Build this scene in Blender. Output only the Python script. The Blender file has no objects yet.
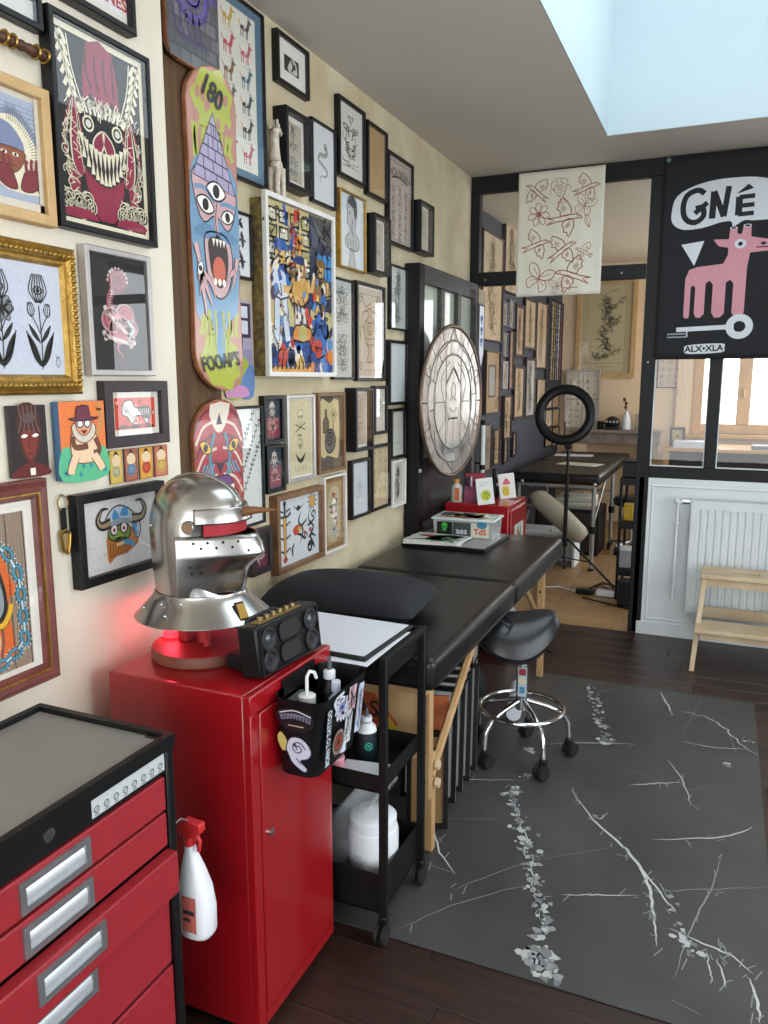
import bpy, bmesh, math, random
from mathutils import Vector, Matrix

PI = math.pi
scene = bpy.context.scene
COL = scene.collection

# ------------------------------------------------------------------ camera
# focal length in pixels, horizon row and column of the wall's vanishing point (768x1024 frame)
F_PX, HORIZON, VANISH = 780.0, 380.0, 729.0
CAM = Vector((1.5, 0.0, 1.5))
_p = math.atan2(512 - HORIZON, F_PX)
_up = Vector((0, math.cos(_p), -math.sin(_p)))
_d = Vector(((VANISH - 384) / F_PX, (512 - HORIZON) / F_PX, 1.0))
_d = (_d - _up * _d.dot(_up)).normalized()
_x = -_d.cross(_up)
ROT = Matrix((_x, _d, _up))            # world = ROT @ (right, up, forward)
cam_data = bpy.data.cameras.new('camera')
cam_data.sensor_fit = 'HORIZONTAL'
cam_data.sensor_width = 36.0
cam_data.lens = F_PX / 768 * 36.0
cam_data.clip_start = 0.02
cam = bpy.data.objects.new('camera', cam_data)
COL.objects.link(cam)
r_, u_, f_ = ROT.col[0], ROT.col[1], ROT.col[2]
m = Matrix((r_, u_, -f_)).transposed().to_4x4()
m.translation = CAM
cam.matrix_world = m
scene.camera = cam

def P(px, py, axis, val):
    """point where the pixel's ray meets the plane axis = val"""
    ray = ROT @ Vector(((px - 384) / F_PX, -(py - 512) / F_PX, 1.0))
    i = 'xyz'.index(axis)
    return CAM + ray * ((val - CAM[i]) / ray[i])

# ------------------------------------------------------------------ daylight and exposure
scene.view_settings.view_transform = 'Standard'
scene.view_settings.look = 'None'
scene.view_settings.gamma = 1.0
scene.view_settings.use_curve_mapping = False
scene.view_settings.exposure = 0.1
scene.cycles.use_denoising = True
scene.cycles.max_bounces = 10
scene.cycles.sample_clamp_indirect = 8.0
world = bpy.data.worlds.new('overcast_sky')
scene.world = world
world.use_nodes = True
bg = world.node_tree.nodes['Background']
bg.inputs[0].default_value = (0.93, 0.965, 1.0, 1)
bg.inputs[1].default_value = 5.6

def portal(name, loc, direction, sx, sy):
    l = bpy.data.lights.new(name, 'AREA'); l.shape = 'RECTANGLE'; l.size = sx; l.size_y = sy
    l.cycles.is_portal = True
    o = bpy.data.objects.new(name, l); COL.objects.link(o)
    o.location = loc
    o.rotation_euler = Vector(direction).to_track_quat('-Z', 'Y').to_euler()

# room: main wall at x=0, camera looks along +y; a glazed partition at y=4.75, a second room behind it
CEIL = 2.70
SKY = (0.86, 2.22, 1.70, 4.25)         # skylight opening x0,x1,y0,y1
YP = 4.75                              # partition
XL = 0.16                              # surface of the thicker wall section near the camera
XB, YF = -0.18, 8.6                   # second room: blue wall, far wall
XR, Y0 = 3.7, -2.3                     # right wall, wall behind the camera
SKZ = (4.15, 2.86)                     # the glazing slopes with the roof: high on the left, low on the right
_dx, _dz = SKY[1]-SKY[0], SKZ[0]-SKZ[1]; _sl = math.hypot(_dx, _dz)
portal('skylight_portal', ((SKY[0]+SKY[1])/2, (SKY[2]+SKY[3])/2, (SKZ[0]+SKZ[1])/2), (-_dz, 0, -_dx), _sl, SKY[3]-SKY[2])
bpy.data.objects['skylight_portal'].matrix_world = Matrix(((_dx/_sl, 0, _dz/_sl, (SKY[0]+SKY[1])/2), (0, 1, 0, (SKY[2]+SKY[3])/2), (-_dz/_sl, 0, _dx/_sl, (SKZ[0]+SKZ[1])/2), (0, 0, 0, 1)))
portal('shop_window_portal', (1.8, Y0-0.02, 1.45), (0, 1, 0), 3.2, 2.3)
portal('side_window_portal', (XR+0.02, 1.4, 1.55), (-1, 0, 0), 3.2, 1.9)
portal('added_side_window_portal', (XR+0.02, 6.75, 1.55), (-1, 0, 0), 2.9, 1.9)
portal('far_window_portal', (1.86, YF+0.02, 1.78), (0, -1, 0), 1.4, 1.7)

# ------------------------------------------------------------------ helpers
def lin(c):
    if isinstance(c, str):
        c = c.lstrip('#'); c = [int(c[i:i+2], 16)/255 for i in (0, 2, 4)]
    return tuple((v/12.92 if v <= 0.04045 else ((v+0.055)/1.055)**2.4) for v in c[:3])

MATS = {}
def mat(name, col='#808080', rough=0.5, metal=0.0, noise=0.0, nscale=12, bump=0.0, bscale=60, coat=0.0,
        col2=None, stretch=None, trans=0.0, spec=None, objrand=0.0):
    if name in MATS: return MATS[name]
    m = bpy.data.materials.new(name); m.use_nodes = True
    nt = m.node_tree; b = nt.nodes['Principled BSDF']
    c = lin(col)
    b.inputs['Base Color'].default_value = (*c, 1)
    b.inputs['Roughness'].default_value = rough
    b.inputs['Metallic'].default_value = metal
    b.inputs['Coat Weight'].default_value = coat
    b.inputs['Coat Roughness'].default_value = 0.08
    if spec is not None: b.inputs['Specular IOR Level'].default_value = spec
    if trans: b.inputs['Transmission Weight'].default_value = trans
    tc = nt.nodes.new('ShaderNodeTexCoord'); mp = nt.nodes.new('ShaderNodeMapping')
    nt.links.new(tc.outputs['Object'], mp.inputs['Vector'])
    if stretch: mp.inputs['Scale'].default_value = stretch
    out = None
    if noise or col2:
        n = nt.nodes.new('ShaderNodeTexNoise'); n.inputs['Scale'].default_value = nscale; n.inputs['Detail'].default_value = 6
        nt.links.new(mp.outputs[0], n.inputs['Vector'])
        cr = nt.nodes.new('ShaderNodeValToRGB')
        e = cr.color_ramp.elements
        if col2: a, d = c, lin(col2)
        else:
            a = tuple(v*(1-noise) for v in c); d = tuple(min(1, v*(1+noise)) for v in c)
        e[0].position = 0.32; e[0].color = (*a, 1); e[1].position = 0.68; e[1].color = (*d, 1)
        nt.links.new(n.outputs['Fac'], cr.inputs['Fac'])
        out = cr.outputs['Color']
    if objrand:
        oi = nt.nodes.new('ShaderNodeObjectInfo'); hs = nt.nodes.new('ShaderNodeHueSaturation')
        mr = nt.nodes.new('ShaderNodeMapRange'); mr.inputs[3].default_value = 1-objrand; mr.inputs[4].default_value = 1+objrand
        nt.links.new(oi.outputs['Random'], mr.inputs[0]); nt.links.new(mr.outputs[0], hs.inputs['Value'])
        if out: nt.links.new(out, hs.inputs['Color'])
        else: hs.inputs['Color'].default_value = (*c, 1)
        out = hs.outputs['Color']
    if out: nt.links.new(out, b.inputs['Base Color'])
    if bump:
        n2 = nt.nodes.new('ShaderNodeTexNoise'); n2.inputs['Scale'].default_value = bscale; n2.inputs['Detail'].default_value = 5
        nt.links.new(mp.outputs[0], n2.inputs['Vector'])
        bp = nt.nodes.new('ShaderNodeBump'); bp.inputs['Strength'].default_value = bump; bp.inputs['Distance'].default_value = 0.01
        nt.links.new(n2.outputs['Fac'], bp.inputs['Height']); nt.links.new(bp.outputs[0], b.inputs['Normal'])
    MATS[name] = m
    return m

def thin_glass(name, tint='#ffffff', refl=1.0, rough=0.0):
    if name in MATS: return MATS[name]
    m = bpy.data.materials.new(name); m.use_nodes = True
    nt = m.node_tree; nt.nodes.clear()
    o = nt.nodes.new('ShaderNodeOutputMaterial'); mx = nt.nodes.new('ShaderNodeMixShader')
    t = nt.nodes.new('ShaderNodeBsdfTransparent'); g = nt.nodes.new('ShaderNodeBsdfGlossy')
    t.inputs[0].default_value = (*lin(tint), 1); g.inputs['Roughness'].default_value = rough
    fr = nt.nodes.new('ShaderNodeFresnel'); fr.inputs[0].default_value = 1.5
    mu = nt.nodes.new('ShaderNodeMath'); mu.operation = 'MULTIPLY'; mu.inputs[1].default_value = refl; mu.use_clamp = True
    ge = nt.nodes.new('ShaderNodeNewGeometry'); ior = nt.nodes.new('ShaderNodeMapRange')   # same reflectance from both faces of a thin sheet
    ior.inputs[3].default_value = 1.5; ior.inputs[4].default_value = 1/1.5
    nt.links.new(ge.outputs['Backfacing'], ior.inputs[0]); nt.links.new(ior.outputs[0], fr.inputs[0])
    nt.links.new(fr.outputs[0], mu.inputs[0]); nt.links.new(mu.outputs[0], mx.inputs[0])
    nt.links.new(t.outputs[0], mx.inputs[1]); nt.links.new(g.outputs[0], mx.inputs[2]); nt.links.new(mx.outputs[0], o.inputs[0])
    MATS[name] = m
    return m

def print_mat(name, rough=0.75, coat=0.0):
    if name in MATS: return MATS[name]
    m = bpy.data.materials.new(name); m.use_nodes = True
    nt = m.node_tree; b = nt.nodes['Principled BSDF']
    a = nt.nodes.new('ShaderNodeAttribute'); a.attribute_name = 'Col'
    tc = nt.nodes.new('ShaderNodeTexCoord'); n = nt.nodes.new('ShaderNodeTexNoise')
    n.inputs['Scale'].default_value = 90; n.inputs['Detail'].default_value = 4
    nt.links.new(tc.outputs['Object'], n.inputs['Vector'])
    mr = nt.nodes.new('ShaderNodeMapRange'); mr.inputs[3].default_value = 0.86; mr.inputs[4].default_value = 1.14
    nt.links.new(n.outputs['Fac'], mr.inputs[0])
    hs = nt.nodes.new('ShaderNodeHueSaturation')
    nt.links.new(a.outputs['Color'], hs.inputs['Color']); nt.links.new(mr.outputs[0], hs.inputs['Value'])
    nt.links.new(hs.outputs[0], b.inputs['Base Color'])
    b.inputs['Roughness'].default_value = rough; b.inputs['Coat Weight'].default_value = coat; b.inputs['Coat Roughness'].default_value = 0.12
    MATS[name] = m
    return m

class MB:
    """collects shapes for one mesh"""
    def __init__(s): s.v = []; s.f = []
    def add(s, vs, fs, M=None):
        o = len(s.v)
        s.v += [tuple(M @ Vector(v)) if M else tuple(v) for v in vs]
        s.f += [tuple(i+o for i in f) for f in fs]; return s
    def box(s, x0, x1, y0, y1, z0, z1, M=None):
        return s.add([(x0,y0,z0),(x1,y0,z0),(x1,y1,z0),(x0,y1,z0),(x0,y0,z1),(x1,y0,z1),(x1,y1,z1),(x0,y1,z1)],
                     [(0,3,2,1),(4,5,6,7),(0,1,5,4),(1,2,6,5),(2,3,7,6),(3,0,4,7)], M)
    def cyl(s, p0, p1, r0, r1=None, n=16, caps=True):
        if r1 is None: r1 = r0
        p0, p1 = Vector(p0), Vector(p1); d = (p1-p0).normalized()
        a = d.orthogonal().normalized(); b = d.cross(a)
        vs = [p0 + (a*math.cos(2*PI*i/n)+b*math.sin(2*PI*i/n))*r0 for i in range(n)] + [p1 + (a*math.cos(2*PI*i/n)+b*math.sin(2*PI*i/n))*r1 for i in range(n)]
        fs = [(i,(i+1)%n,n+(i+1)%n,n+i) for i in range(n)]
        if caps: fs += [tuple(range(n-1,-1,-1)), tuple(range(n,2*n))]
        return s.add(vs, fs)
    def tube(s, pts, r, n=10, closed=False):
        pts = [Vector(p) for p in pts]; k = len(pts); vs = []; fs = []
        rr = r if isinstance(r, (list, tuple)) else [r]*k
        prev = None
        for i, p in enumerate(pts):
            if closed: t = pts[(i+1)%k]-pts[i-1]
            else: t = pts[min(i+1,k-1)]-pts[max(i-1,0)]
            t.normalize()
            a = t.orthogonal().normalized() if prev is None else (prev - t*prev.dot(t)).normalized()
            prev = a; b = t.cross(a)
            vs += [p+(a*math.cos(2*PI*j/n)+b*math.sin(2*PI*j/n))*rr[i] for j in range(n)]
        for i in range(k if closed else k-1):
            q = (i+1) % k
            fs += [(i*n+j, i*n+(j+1)%n, q*n+(j+1)%n, q*n+j) for j in range(n)]
        if not closed: fs += [tuple(range(n-1,-1,-1)), tuple(range((k-1)*n, k*n))]
        return s.add(vs, fs)
    def lathe(s, prof, n=24, c=(0,0,0), M=None):
        vs = []; fs = []; k = len(prof)
        for r, z in prof: vs += [(c[0]+r*math.cos(2*PI*j/n), c[1]+r*math.sin(2*PI*j/n), c[2]+z) for j in range(n)]
        for i in range(k-1): fs += [(i*n+j, i*n+(j+1)%n, (i+1)*n+(j+1)%n, (i+1)*n+j) for j in range(n)]
        fs += [tuple(range(n-1,-1,-1)), tuple(range((k-1)*n, k*n))]
        return s.add(vs, fs, M)
    def prism(s, pts, z0, z1, M=None):
        n = len(pts)
        return s.add([(x,y,z0) for x,y in pts]+[(x,y,z1) for x,y in pts],
                     [tuple(range(n-1,-1,-1)), tuple(range(n,2*n))]+[(i,(i+1)%n,n+(i+1)%n,n+i) for i in range(n)], M)
    def ball(s, c, r, nu=16, nv=10, sc=(1,1,1), M=None):
        prof = [(max(1e-4, math.sin(PI*i/nv)), -math.cos(PI*i/nv)) for i in range(nv+1)]
        T = Matrix.Translation(c) @ Matrix.Diagonal((r*sc[0], r*sc[1], r*sc[2], 1))
        return s.lathe(prof, nu, M=(M @ T if M else T))
    def ring_profile(s, x0, x1, y0, y1, prof):
        """picture-frame bars: profile (inset, height) swept round the rectangle"""
        vs = []; k = len(prof)
        for i, h in prof: vs += [(x0+i,y0+i,h),(x1-i,y0+i,h),(x1-i,y1-i,h),(x0+i,y1-i,h)]
        fs = []
        for a in range(k):
            b = (a+1) % k
            fs += [(a*4+j, a*4+(j+1)%4, b*4+(j+1)%4, b*4+j) for j in range(4)]
        return s.add(vs, fs)
    def grid(s, fn, nu, nv, thick=None):
        vs = [fn(i/nu, j/nv) for j in range(nv+1) for i in range(nu+1)]
        return s.add(vs, [(j*(nu+1)+i, j*(nu+1)+i+1, (j+1)*(nu+1)+i+1, (j+1)*(nu+1)+i) for j in range(nv) for i in range(nu)])
    def build(s, name, material, parent=None, smooth=None, bevel=0.0, bseg=2, solid=0.0, sub=0):
        me = bpy.data.meshes.new(name); me.from_pydata([tuple(v) for v in s.v], [], s.f)
        bm = bmesh.new(); bm.from_mesh(me); bmesh.ops.recalc_face_normals(bm, faces=bm.faces); bm.to_mesh(me); bm.free()
        if smooth:
            me.polygons.foreach_set('use_smooth', [True]*len(me.polygons))
            if smooth < 180: me.set_sharp_from_angle(angle=math.radians(smooth))
        me.materials.append(material)
        o = bpy.data.objects.new(name, me); COL.objects.link(o)
        if parent: o.parent = parent
        if solid:
            md = o.modifiers.new('thickness', 'SOLIDIFY'); md.thickness = solid; md.offset = 0
        if bevel:
            md = o.modifiers.new('bevel', 'BEVEL'); md.width = bevel; md.segments = bseg; md.limit_method = 'ANGLE'; md.angle_limit = math.radians(40)
            if not smooth:
                me.polygons.foreach_set('use_smooth', [True]*len(me.polygons)); me.set_sharp_from_angle(angle=math.radians(50))
        if sub:
            md = o.modifiers.new('subdivision', 'SUBSURF'); md.levels = sub; md.render_levels = sub
        return o

def tag(o, label, cat, group=None):
    o['label'] = label; o['category'] = cat
    if group: o['group'] = group
    return o
def thing(name, label, cat, M=(0,0,0), group=None):
    o = bpy.data.objects.new(name, None); COL.objects.link(o); o.empty_display_size = 0.05
    if isinstance(M, Matrix): o.matrix_world = M
    else: o.location = M
    return tag(o, label, cat, group)
def struct(o): o['kind'] = 'structure'; return o
def wallM(x, y, z, tilt=0.0):       # hangs on the long wall: X along +y, Y up, Z into the room
    M = Matrix(((0,0,1,x),(1,0,0,y),(0,1,0,z),(0,0,0,1)))
    return M @ Matrix.Rotation(tilt, 4, 'Z')
def backM(x, y, z, tilt=0.0):       # hangs on a wall that faces the camera (-y): X along +x, Y up, Z towards -y
    M = Matrix(((1,0,0,x),(0,0,-1,y),(0,1,0,z),(0,0,0,1)))
    return M @ Matrix.Rotation(tilt, 4, 'Z')
def rotz(loc, a): return Matrix.Translation(loc) @ Matrix.Rotation(a, 4, 'Z')
# ------------------------------------------------------------------ flat print: shapes cut from coloured film
_TXT = {}
def text_mesh(body, bold=0.0):
    key = (body, bold)
    if key not in _TXT:
        c = bpy.data.curves.new('lettering', 'FONT'); c.body = body; c.size = 1.0; c.offset = bold
        c.resolution_u = 3; c.align_x = 'CENTER'; c.align_y = 'CENTER'
        o = bpy.data.objects.new('lettering', c); COL.objects.link(o)
        dg = bpy.context.evaluated_depsgraph_get()
        me = o.evaluated_get(dg).to_mesh()
        _TXT[key] = ([(v.co.x, v.co.y) for v in me.vertices], [tuple(p.vertices) for p in me.polygons])
        o.evaluated_get(dg).to_mesh_clear()
        bpy.data.objects.remove(o); bpy.data.curves.remove(c)
    return _TXT[key]

def catmull(pts, k, closed=False):
    if k <= 1 or len(pts) < 3: return pts
    n = len(pts); out = []
    for i in range(n if closed else n-1):
        if closed: p0, p1, p2, p3 = pts[i-1], pts[i], pts[(i+1) % n], pts[(i+2) % n]
        else: p0, p1, p2, p3 = pts[max(i-1,0)], pts[i], pts[i+1], pts[min(i+2,n-1)]
        for j in range(k):
            t = j/k
            out.append(tuple(0.5*((2*p1[d])+(-p0[d]+p2[d])*t+(2*p0[d]-5*p1[d]+4*p2[d]-p3[d])*t*t+(-p0[d]+3*p1[d]-3*p2[d]+p3[d])*t**3) for d in (0,1)))
    if not closed: out.append(tuple(pts[-1]))
    return out

class Art:
    """x runs 0..1 over the width, y 0..asp upwards; L is the paint layer"""
    def __init__(s, w, h):
        s.w, s.h, s.asp = w, h, h/w; s.v = []; s.f = []; s.c = []; s.T = None
    def at(s, cx, cy, sc=1.0, rot=0.0, fx=1):
        s.T = (cx, cy, sc, math.cos(rot), math.sin(rot), fx); return s
    def off(s): s.T = None; return s
    def _t(s, p):
        x, y = p
        if s.T:
            cx, cy, sc, ca, sa, fx = s.T; x *= fx
            x, y = cx+sc*(x*ca-y*sa), cy+sc*(x*sa+y*ca)
        return x, y
    def raw(s, pts, faces, col, L):
        o = len(s.v); z = 0.0003+L*0.0002
        for p in pts:
            x, y = s._t(p); s.v.append(((x-0.5)*s.w, y*s.w, z))
        c = lin(col)
        for f in faces: s.f.append(tuple(i+o for i in f)); s.c.append(c)
    def fill(s, pts, col, L=1, k=1):
        pts = catmull(pts, k, True); s.raw(pts, [tuple(range(len(pts)))], col, L); return s
    def rect(s, x0, y0, x1, y1, col, L=0): return s.fill([(x0,y0),(x1,y0),(x1,y1),(x0,y1)], col, L)
    def ell(s, cx, cy, rx, ry=None, col='#000000', L=2, n=18, rot=0):
        ry = rx if ry is None else ry; ca, sa = math.cos(rot), math.sin(rot)
        return s.fill([(cx+rx*math.cos(2*PI*i/n)*ca-ry*math.sin(2*PI*i/n)*sa, cy+rx*math.cos(2*PI*i/n)*sa+ry*math.sin(2*PI*i/n)*ca) for i in range(n)], col, L)
    def loop(s, cx, cy, rx, ry, wd, col, L=2, n=20, rot=0):
        ca, sa = math.cos(rot), math.sin(rot)
        pts = [(cx+rx*math.cos(2*PI*i/n)*ca-ry*math.sin(2*PI*i/n)*sa, cy+rx*math.cos(2*PI*i/n)*sa+ry*math.sin(2*PI*i/n)*ca) for i in range(n)]
        return s.line(pts, wd, col, L, 1, True)
    def line(s, pts, wd, col, L=2, k=4, closed=False, taper=0):
        pts = catmull(list(pts), k, closed); n = len(pts)
        if n < 2: return s
        vs = []
        for i, p in enumerate(pts):
            a = pts[i-1] if (closed or i) else p; b = pts[(i+1) % n] if (closed or i < n-1) else p
            dx, dy = b[0]-a[0], b[1]-a[1]; l = math.hypot(dx, dy) or 1
            w = wd/2
            if taper == 1: w *= 1-0.9*i/(n-1)
            elif taper == 2: w *= 0.12+0.88*math.sin(PI*i/(n-1))
            vs += [(p[0]-dy/l*w, p[1]+dx/l*w), (p[0]+dy/l*w, p[1]-dx/l*w)]
        fs = [(2*i, 2*i+1, 2*((i+1) % n)+1, 2*((i+1) % n)) for i in range(n if closed else n-1)]
        s.raw(vs, fs, col, L); return s
    def shape(s, pts, col, ink='#000000', wd=0.01, L=1, k=4):
        s.fill(pts, col, L, k); s.line(pts, wd, ink, L+1, k, True); return s
    def spiral(s, cx, cy, r, turns, wd, col, L=2, a0=0, d=1):
        n = int(10*turns)+4
        return s.line([(cx+r*(1-0.93*i/n)*math.cos(a0+d*2*PI*turns*i/n), cy+r*(1-0.93*i/n)*math.sin(a0+d*2*PI*turns*i/n)) for i in range(n)], wd, col, L, 2)
    def text(s, body, cx, cy, size, col, L=3, rot=0, bold=0.0, sx=1.0):
        v, f = text_mesh(body, bold); ca, sa = math.cos(rot), math.sin(rot)
        s.raw([(cx+size*(x*sx*ca-y*sa), cy+size*(x*sx*sa+y*ca)) for x, y in v], f, col, L); return s
    def build(s, name, parent, material=None, loc=(0,0,0)):
        me = bpy.data.meshes.new(name); me.from_pydata(s.v, [], s.f)
        at = me.color_attributes.new('Col', 'FLOAT_COLOR', 'CORNER')
        buf = []
        for p, c in zip(me.polygons, s.c): buf += [*c, 1.0]*p.loop_total
        at.data.foreach_set('color', buf)
        me.materials.append(material or print_mat('printed_ink'))
        o = bpy.data.objects.new(name, me); COL.objects.link(o); o.location = loc
        if parent: o.parent = parent
        return o

def drape(o, fn, xs=(), ys=()):
    """cut a flat mesh along the given lines, then move it onto the surface z = fn(x, y)"""
    bm = bmesh.new(); bm.from_mesh(o.data)
    for co, no in [((x,0,0),(1,0,0)) for x in xs]+[((0,y,0),(0,1,0)) for y in ys]:
        bmesh.ops.bisect_plane(bm, geom=bm.verts[:]+bm.edges[:]+bm.faces[:], plane_co=co, plane_no=no, dist=1e-6)
    for v in bm.verts: v.co.z += fn(v.co.x, v.co.y)
    bm.to_mesh(o.data); bm.free(); return o

# ------------------------------------------------------------------ small drawings (unit size, placed with A.at)
INK = '#1d1a19'
def mo_skull(A, ink=INK, fill='#efe8d6', L=2):
    A.shape([(-.55,.1),(-.5,.65),(0,.95),(.5,.65),(.55,.1),(.32,-.2),(.3,-.62),(-.3,-.62),(-.32,-.2)], fill, ink, .05, L, 3)
    for sx in (-1, 1): A.ell(sx*.25, .16, .16, .18, ink, L+2, 12)
    A.fill([(0,.0),(-.1,-.2),(.1,-.2)], ink, L+2)
    for i in range(5): A.line([(-.2+.1*i,-.36),(-.2+.1*i,-.58)], .03, ink, L+2, 1)
def mo_flower(A, ink=INK, fill=None, n=7, L=2):
    for i in range(n):
        a = 2*PI*i/n
        if fill: A.ell(.5*math.cos(a), .5*math.sin(a), .42, .24, fill, L, 12, a)
        A.loop(.5*math.cos(a), .5*math.sin(a), .42, .24, .05, ink, L+1, 14, a)
    A.ell(0, 0, .2, .2, ink, L+2, 12)
def mo_leaf(A, ink=INK, L=2, fill=None):
    pts = [(0,0),(.18,.3),(.2,.65),(0,1),(-.16,.62),(-.14,.3)]
    if fill: A.fill(pts, fill, L, 3)
    A.line(pts, .04, ink, L+1, 3, True); A.line([(0,0),(.02,.5),(0,.95)], .05, ink, L+1, 3, taper=1)
    for i in range(4): A.line([(.01,.2+.18*i),(.14,.3+.18*i)], .035, ink, L+1, 1)
def mo_tulip(A, ink=INK, L=2):
    A.line([(0,-1),(.02,-.4),(0,.35)], .03, ink, L, 4)
    for sx in (-1, 1):
        A.fill([(0,-.95),(sx*.22,-.75),(sx*.36,-.25),(sx*.14,-.5)], ink, L, 4)
        A.line([(0,-.85),(sx*.18,-.66),(sx*.37,-.2)], .03, ink, L, 4)
        A.fill([(0,-.45),(sx*.2,-.3),(sx*.3,-.05),(sx*.12,-.22)], ink, L, 4)
        A.line([(0,-.25),(sx*.12,.0),(sx*.22,.12)], .025, ink, L, 3)
        for j in range(4): A.line([(sx*(.17+.03*j),.12),(sx*(.12+.06*j),.26),(sx*(.2+.03*j),.4)], .02, ink, L, 3)
        A.loop(sx*.22, .25, .09, .14, .02, ink, L, 14)
    for j in range(7): 
        t = (j-3)/3
        A.line([(t*.06,.4),(t*.24,.65),(t*.12,1.0)], .03, ink, L, 4)
    A.loop(0, .66, .12, .08, .03, ink, L+1); A.ell(0, .66, .05, .06, ink, L+1, 10)
def mo_bird(A, ink=INK, L=2, fill=None):
    body = [(.95,.12),(.7,.26),(.42,.22),(.05,.12),(-.35,-.05),(-.95,-.18),(-.5,-.2),(-.85,-.5),(-.3,-.26),(.1,-.14),(.5,.0),(.72,.08)]
    wing = [(.3,.2),(.2,.6),(-.3,1.0),(-.35,.75),(-.5,.72),(-.4,.5),(-.5,.4),(-.25,.25),(-.2,.05)]
    wing2 = [(.45,.0),(.6,-.4),(.45,-.95),(.3,-.7),(.15,-.75),(.12,-.5),(-.02,-.45),(.05,-.15)]
    for q in (body, wing, wing2):
        if fill: A.fill(q, fill, L, 2)
        A.line(q, .055, ink, L+1, 2, True)
    for t in (.35, .6, .85):
        A.line([(.2*t-.15,.15+.3*t),(-.35+.15*t,.35+.3*t)], .035, ink, L+1, 1); A.line([(.3+.1*t,-.1-.25*t),(.1+.15*t,-.3-.25*t)], .035, ink, L+1, 1)
    A.ell(.68, .17, .04, .04, ink, L+2, 8)
def mo_scribble(A, spine, n, spread, ln, ink, seed=1, wd=.02, L=3):
    g = random.Random(seed); q = catmull(spine, 8)
    for i in range(n):
        k = g.randrange(len(q)); x, y = q[k]; s = spread*(1.2-.7*abs(2*k/len(q)-1)); x += g.gauss(0, s); y += g.gauss(0, s*.6)
        a = g.uniform(0, 6.28); c = g.uniform(-1.2, 1.2); l = ln*g.uniform(.4, 1.3)
        A.line([(x, y), (x+l*.5*math.cos(a), y+l*.5*math.sin(a)), (x+l*math.cos(a+c), y+l*math.sin(a+c))], wd*g.uniform(.5, 1.5), ink, L, 3, taper=2)
def mo_butterfly(A, ink=INK, L=2, fill=None):
    for sx in (-1, 1):
        for q in ([(0,.1),(sx*.3,.7),(sx*.85,.8),(sx*.8,.3),(sx*.3,.02)], [(0,0),(sx*.5,-.02),(sx*.7,-.4),(sx*.4,-.75),(sx*.12,-.3)]):
            if fill: A.fill(q, fill, L, 3)
            A.line(q, .05, ink, L+1, 3, True)
            A.line([q[0],(q[2][0]*.7,q[2][1]*.7)], .04, ink, L+1, 1)
    A.line([(0,.5),(0,-.7)], .1, ink, L+1, 1, taper=2)
def mo_bust(A, ink='#4a4a4c', fill='#b9bab8', L=2):
    A.shape([(-.2,.95),(.2,.9),(.33,.6),(.28,.3),(.22,.02),(.5,-.18),(.45,-.42),(.1,-.5),(-.35,-.42),(-.42,-.2),(-.12,0),(-.2,.18),(-.3,.22),(-.27,.42),(-.3,.7)], fill, ink, .03, L, 3)
    A.fill([(-.25,.8),(0,1.02),(.3,.88),(.36,.55),(.2,.4),(.1,.66),(-.1,.74)], ink, L+2, 3)
    A.shape([(-.1,-.48),(.12,-.48),(.16,-.75),(.26,-.98),(-.24,-.98),(-.14,-.75)], fill, ink, .03, L, 2)
    A.line([(-.2,.5),(-.1,.52)], .04, ink, L+2, 1); A.line([(.05,.35),(.0,.1),(.1,-.1)], .04, ink, L+2, 3)
    for i in range(4): A.line([(-.3+.18*i,-.2),(-.22+.18*i,-.4)], .03, ink, L+2, 1)
def mo_snake(A, ink=INK, fill='#a9a7a4', L=2, w=.2):
    pts = [(.25,.95),(.45,.7),(.2,.5),(-.35,.45),(-.45,.15),(0,-.02),(.42,-.2),(.3,-.5),(-.2,-.55),(-.3,-.8),(-.05,-.98)]
    A.line(pts, w+.05, ink, L, 5, taper=1); A.line(pts, w, fill, L+1, 5, taper=1)
    A.shape([(.12,.85),(.18,1.05),(.38,1.02),(.36,.84)], fill, ink, .04, L+2, 3)
    sm = catmull(pts, 3)
    for i in range(1, len(sm)-8): A.line([(sm[i][0]-w*.4,sm[i][1]-.02),(sm[i][0]+w*.4,sm[i][1]+.02)], .02, ink, L+3, 1)
def mo_urn(A, ink=INK, L=2, fill=None):
    body = [(-.18,.9),(.18,.9),(.12,.65),(.42,.4),(.4,0),(.14,-.4),(.1,-.6),(.25,-.85),(-.25,-.85),(-.1,-.6),(-.14,-.4),(-.4,0),(-.42,.4),(-.12,.65)]
    if fill: A.fill(body, fill, L, 3)
    A.line(body, .035, ink, L+1, 3, True)
    for sx in (-1, 1):
        A.line([(sx*.15,.85),(sx*.55,.75),(sx*.62,.4),(sx*.42,.25)], .035, ink, L+1, 4)
        A.line([(sx*.4,.1),(sx*.7,.3),(sx*.75,-.1)], .03, ink, L+1, 4)
    A.loop(0, .25, .22, .2, .03, ink, L+1); A.loop(0, .25, .1, .1, .03, ink, L+1)
    for y in (.5, -.05, -.25): A.line([(-.32,y),(0,y-.05),(.32,y)], .025, ink, L+1, 3)
def mo_dagger(A, ink=INK, L=2, blade='#d8a23a'):
    A.shape([(-.09,.5),(.09,.5),(.07,-.7),(0,-.98),(-.07,-.7)], blade, ink, .035, L, 1)
    A.line([(-.4,.62),(-.15,.52),(0,.55),(.15,.52),(.4,.62)], .09, ink, L+2, 3)
    A.line([(0,.55),(0,.95)], .12, ink, L+2, 1); A.ell(0, .98, .1, .1, ink, L+2, 10)
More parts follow.
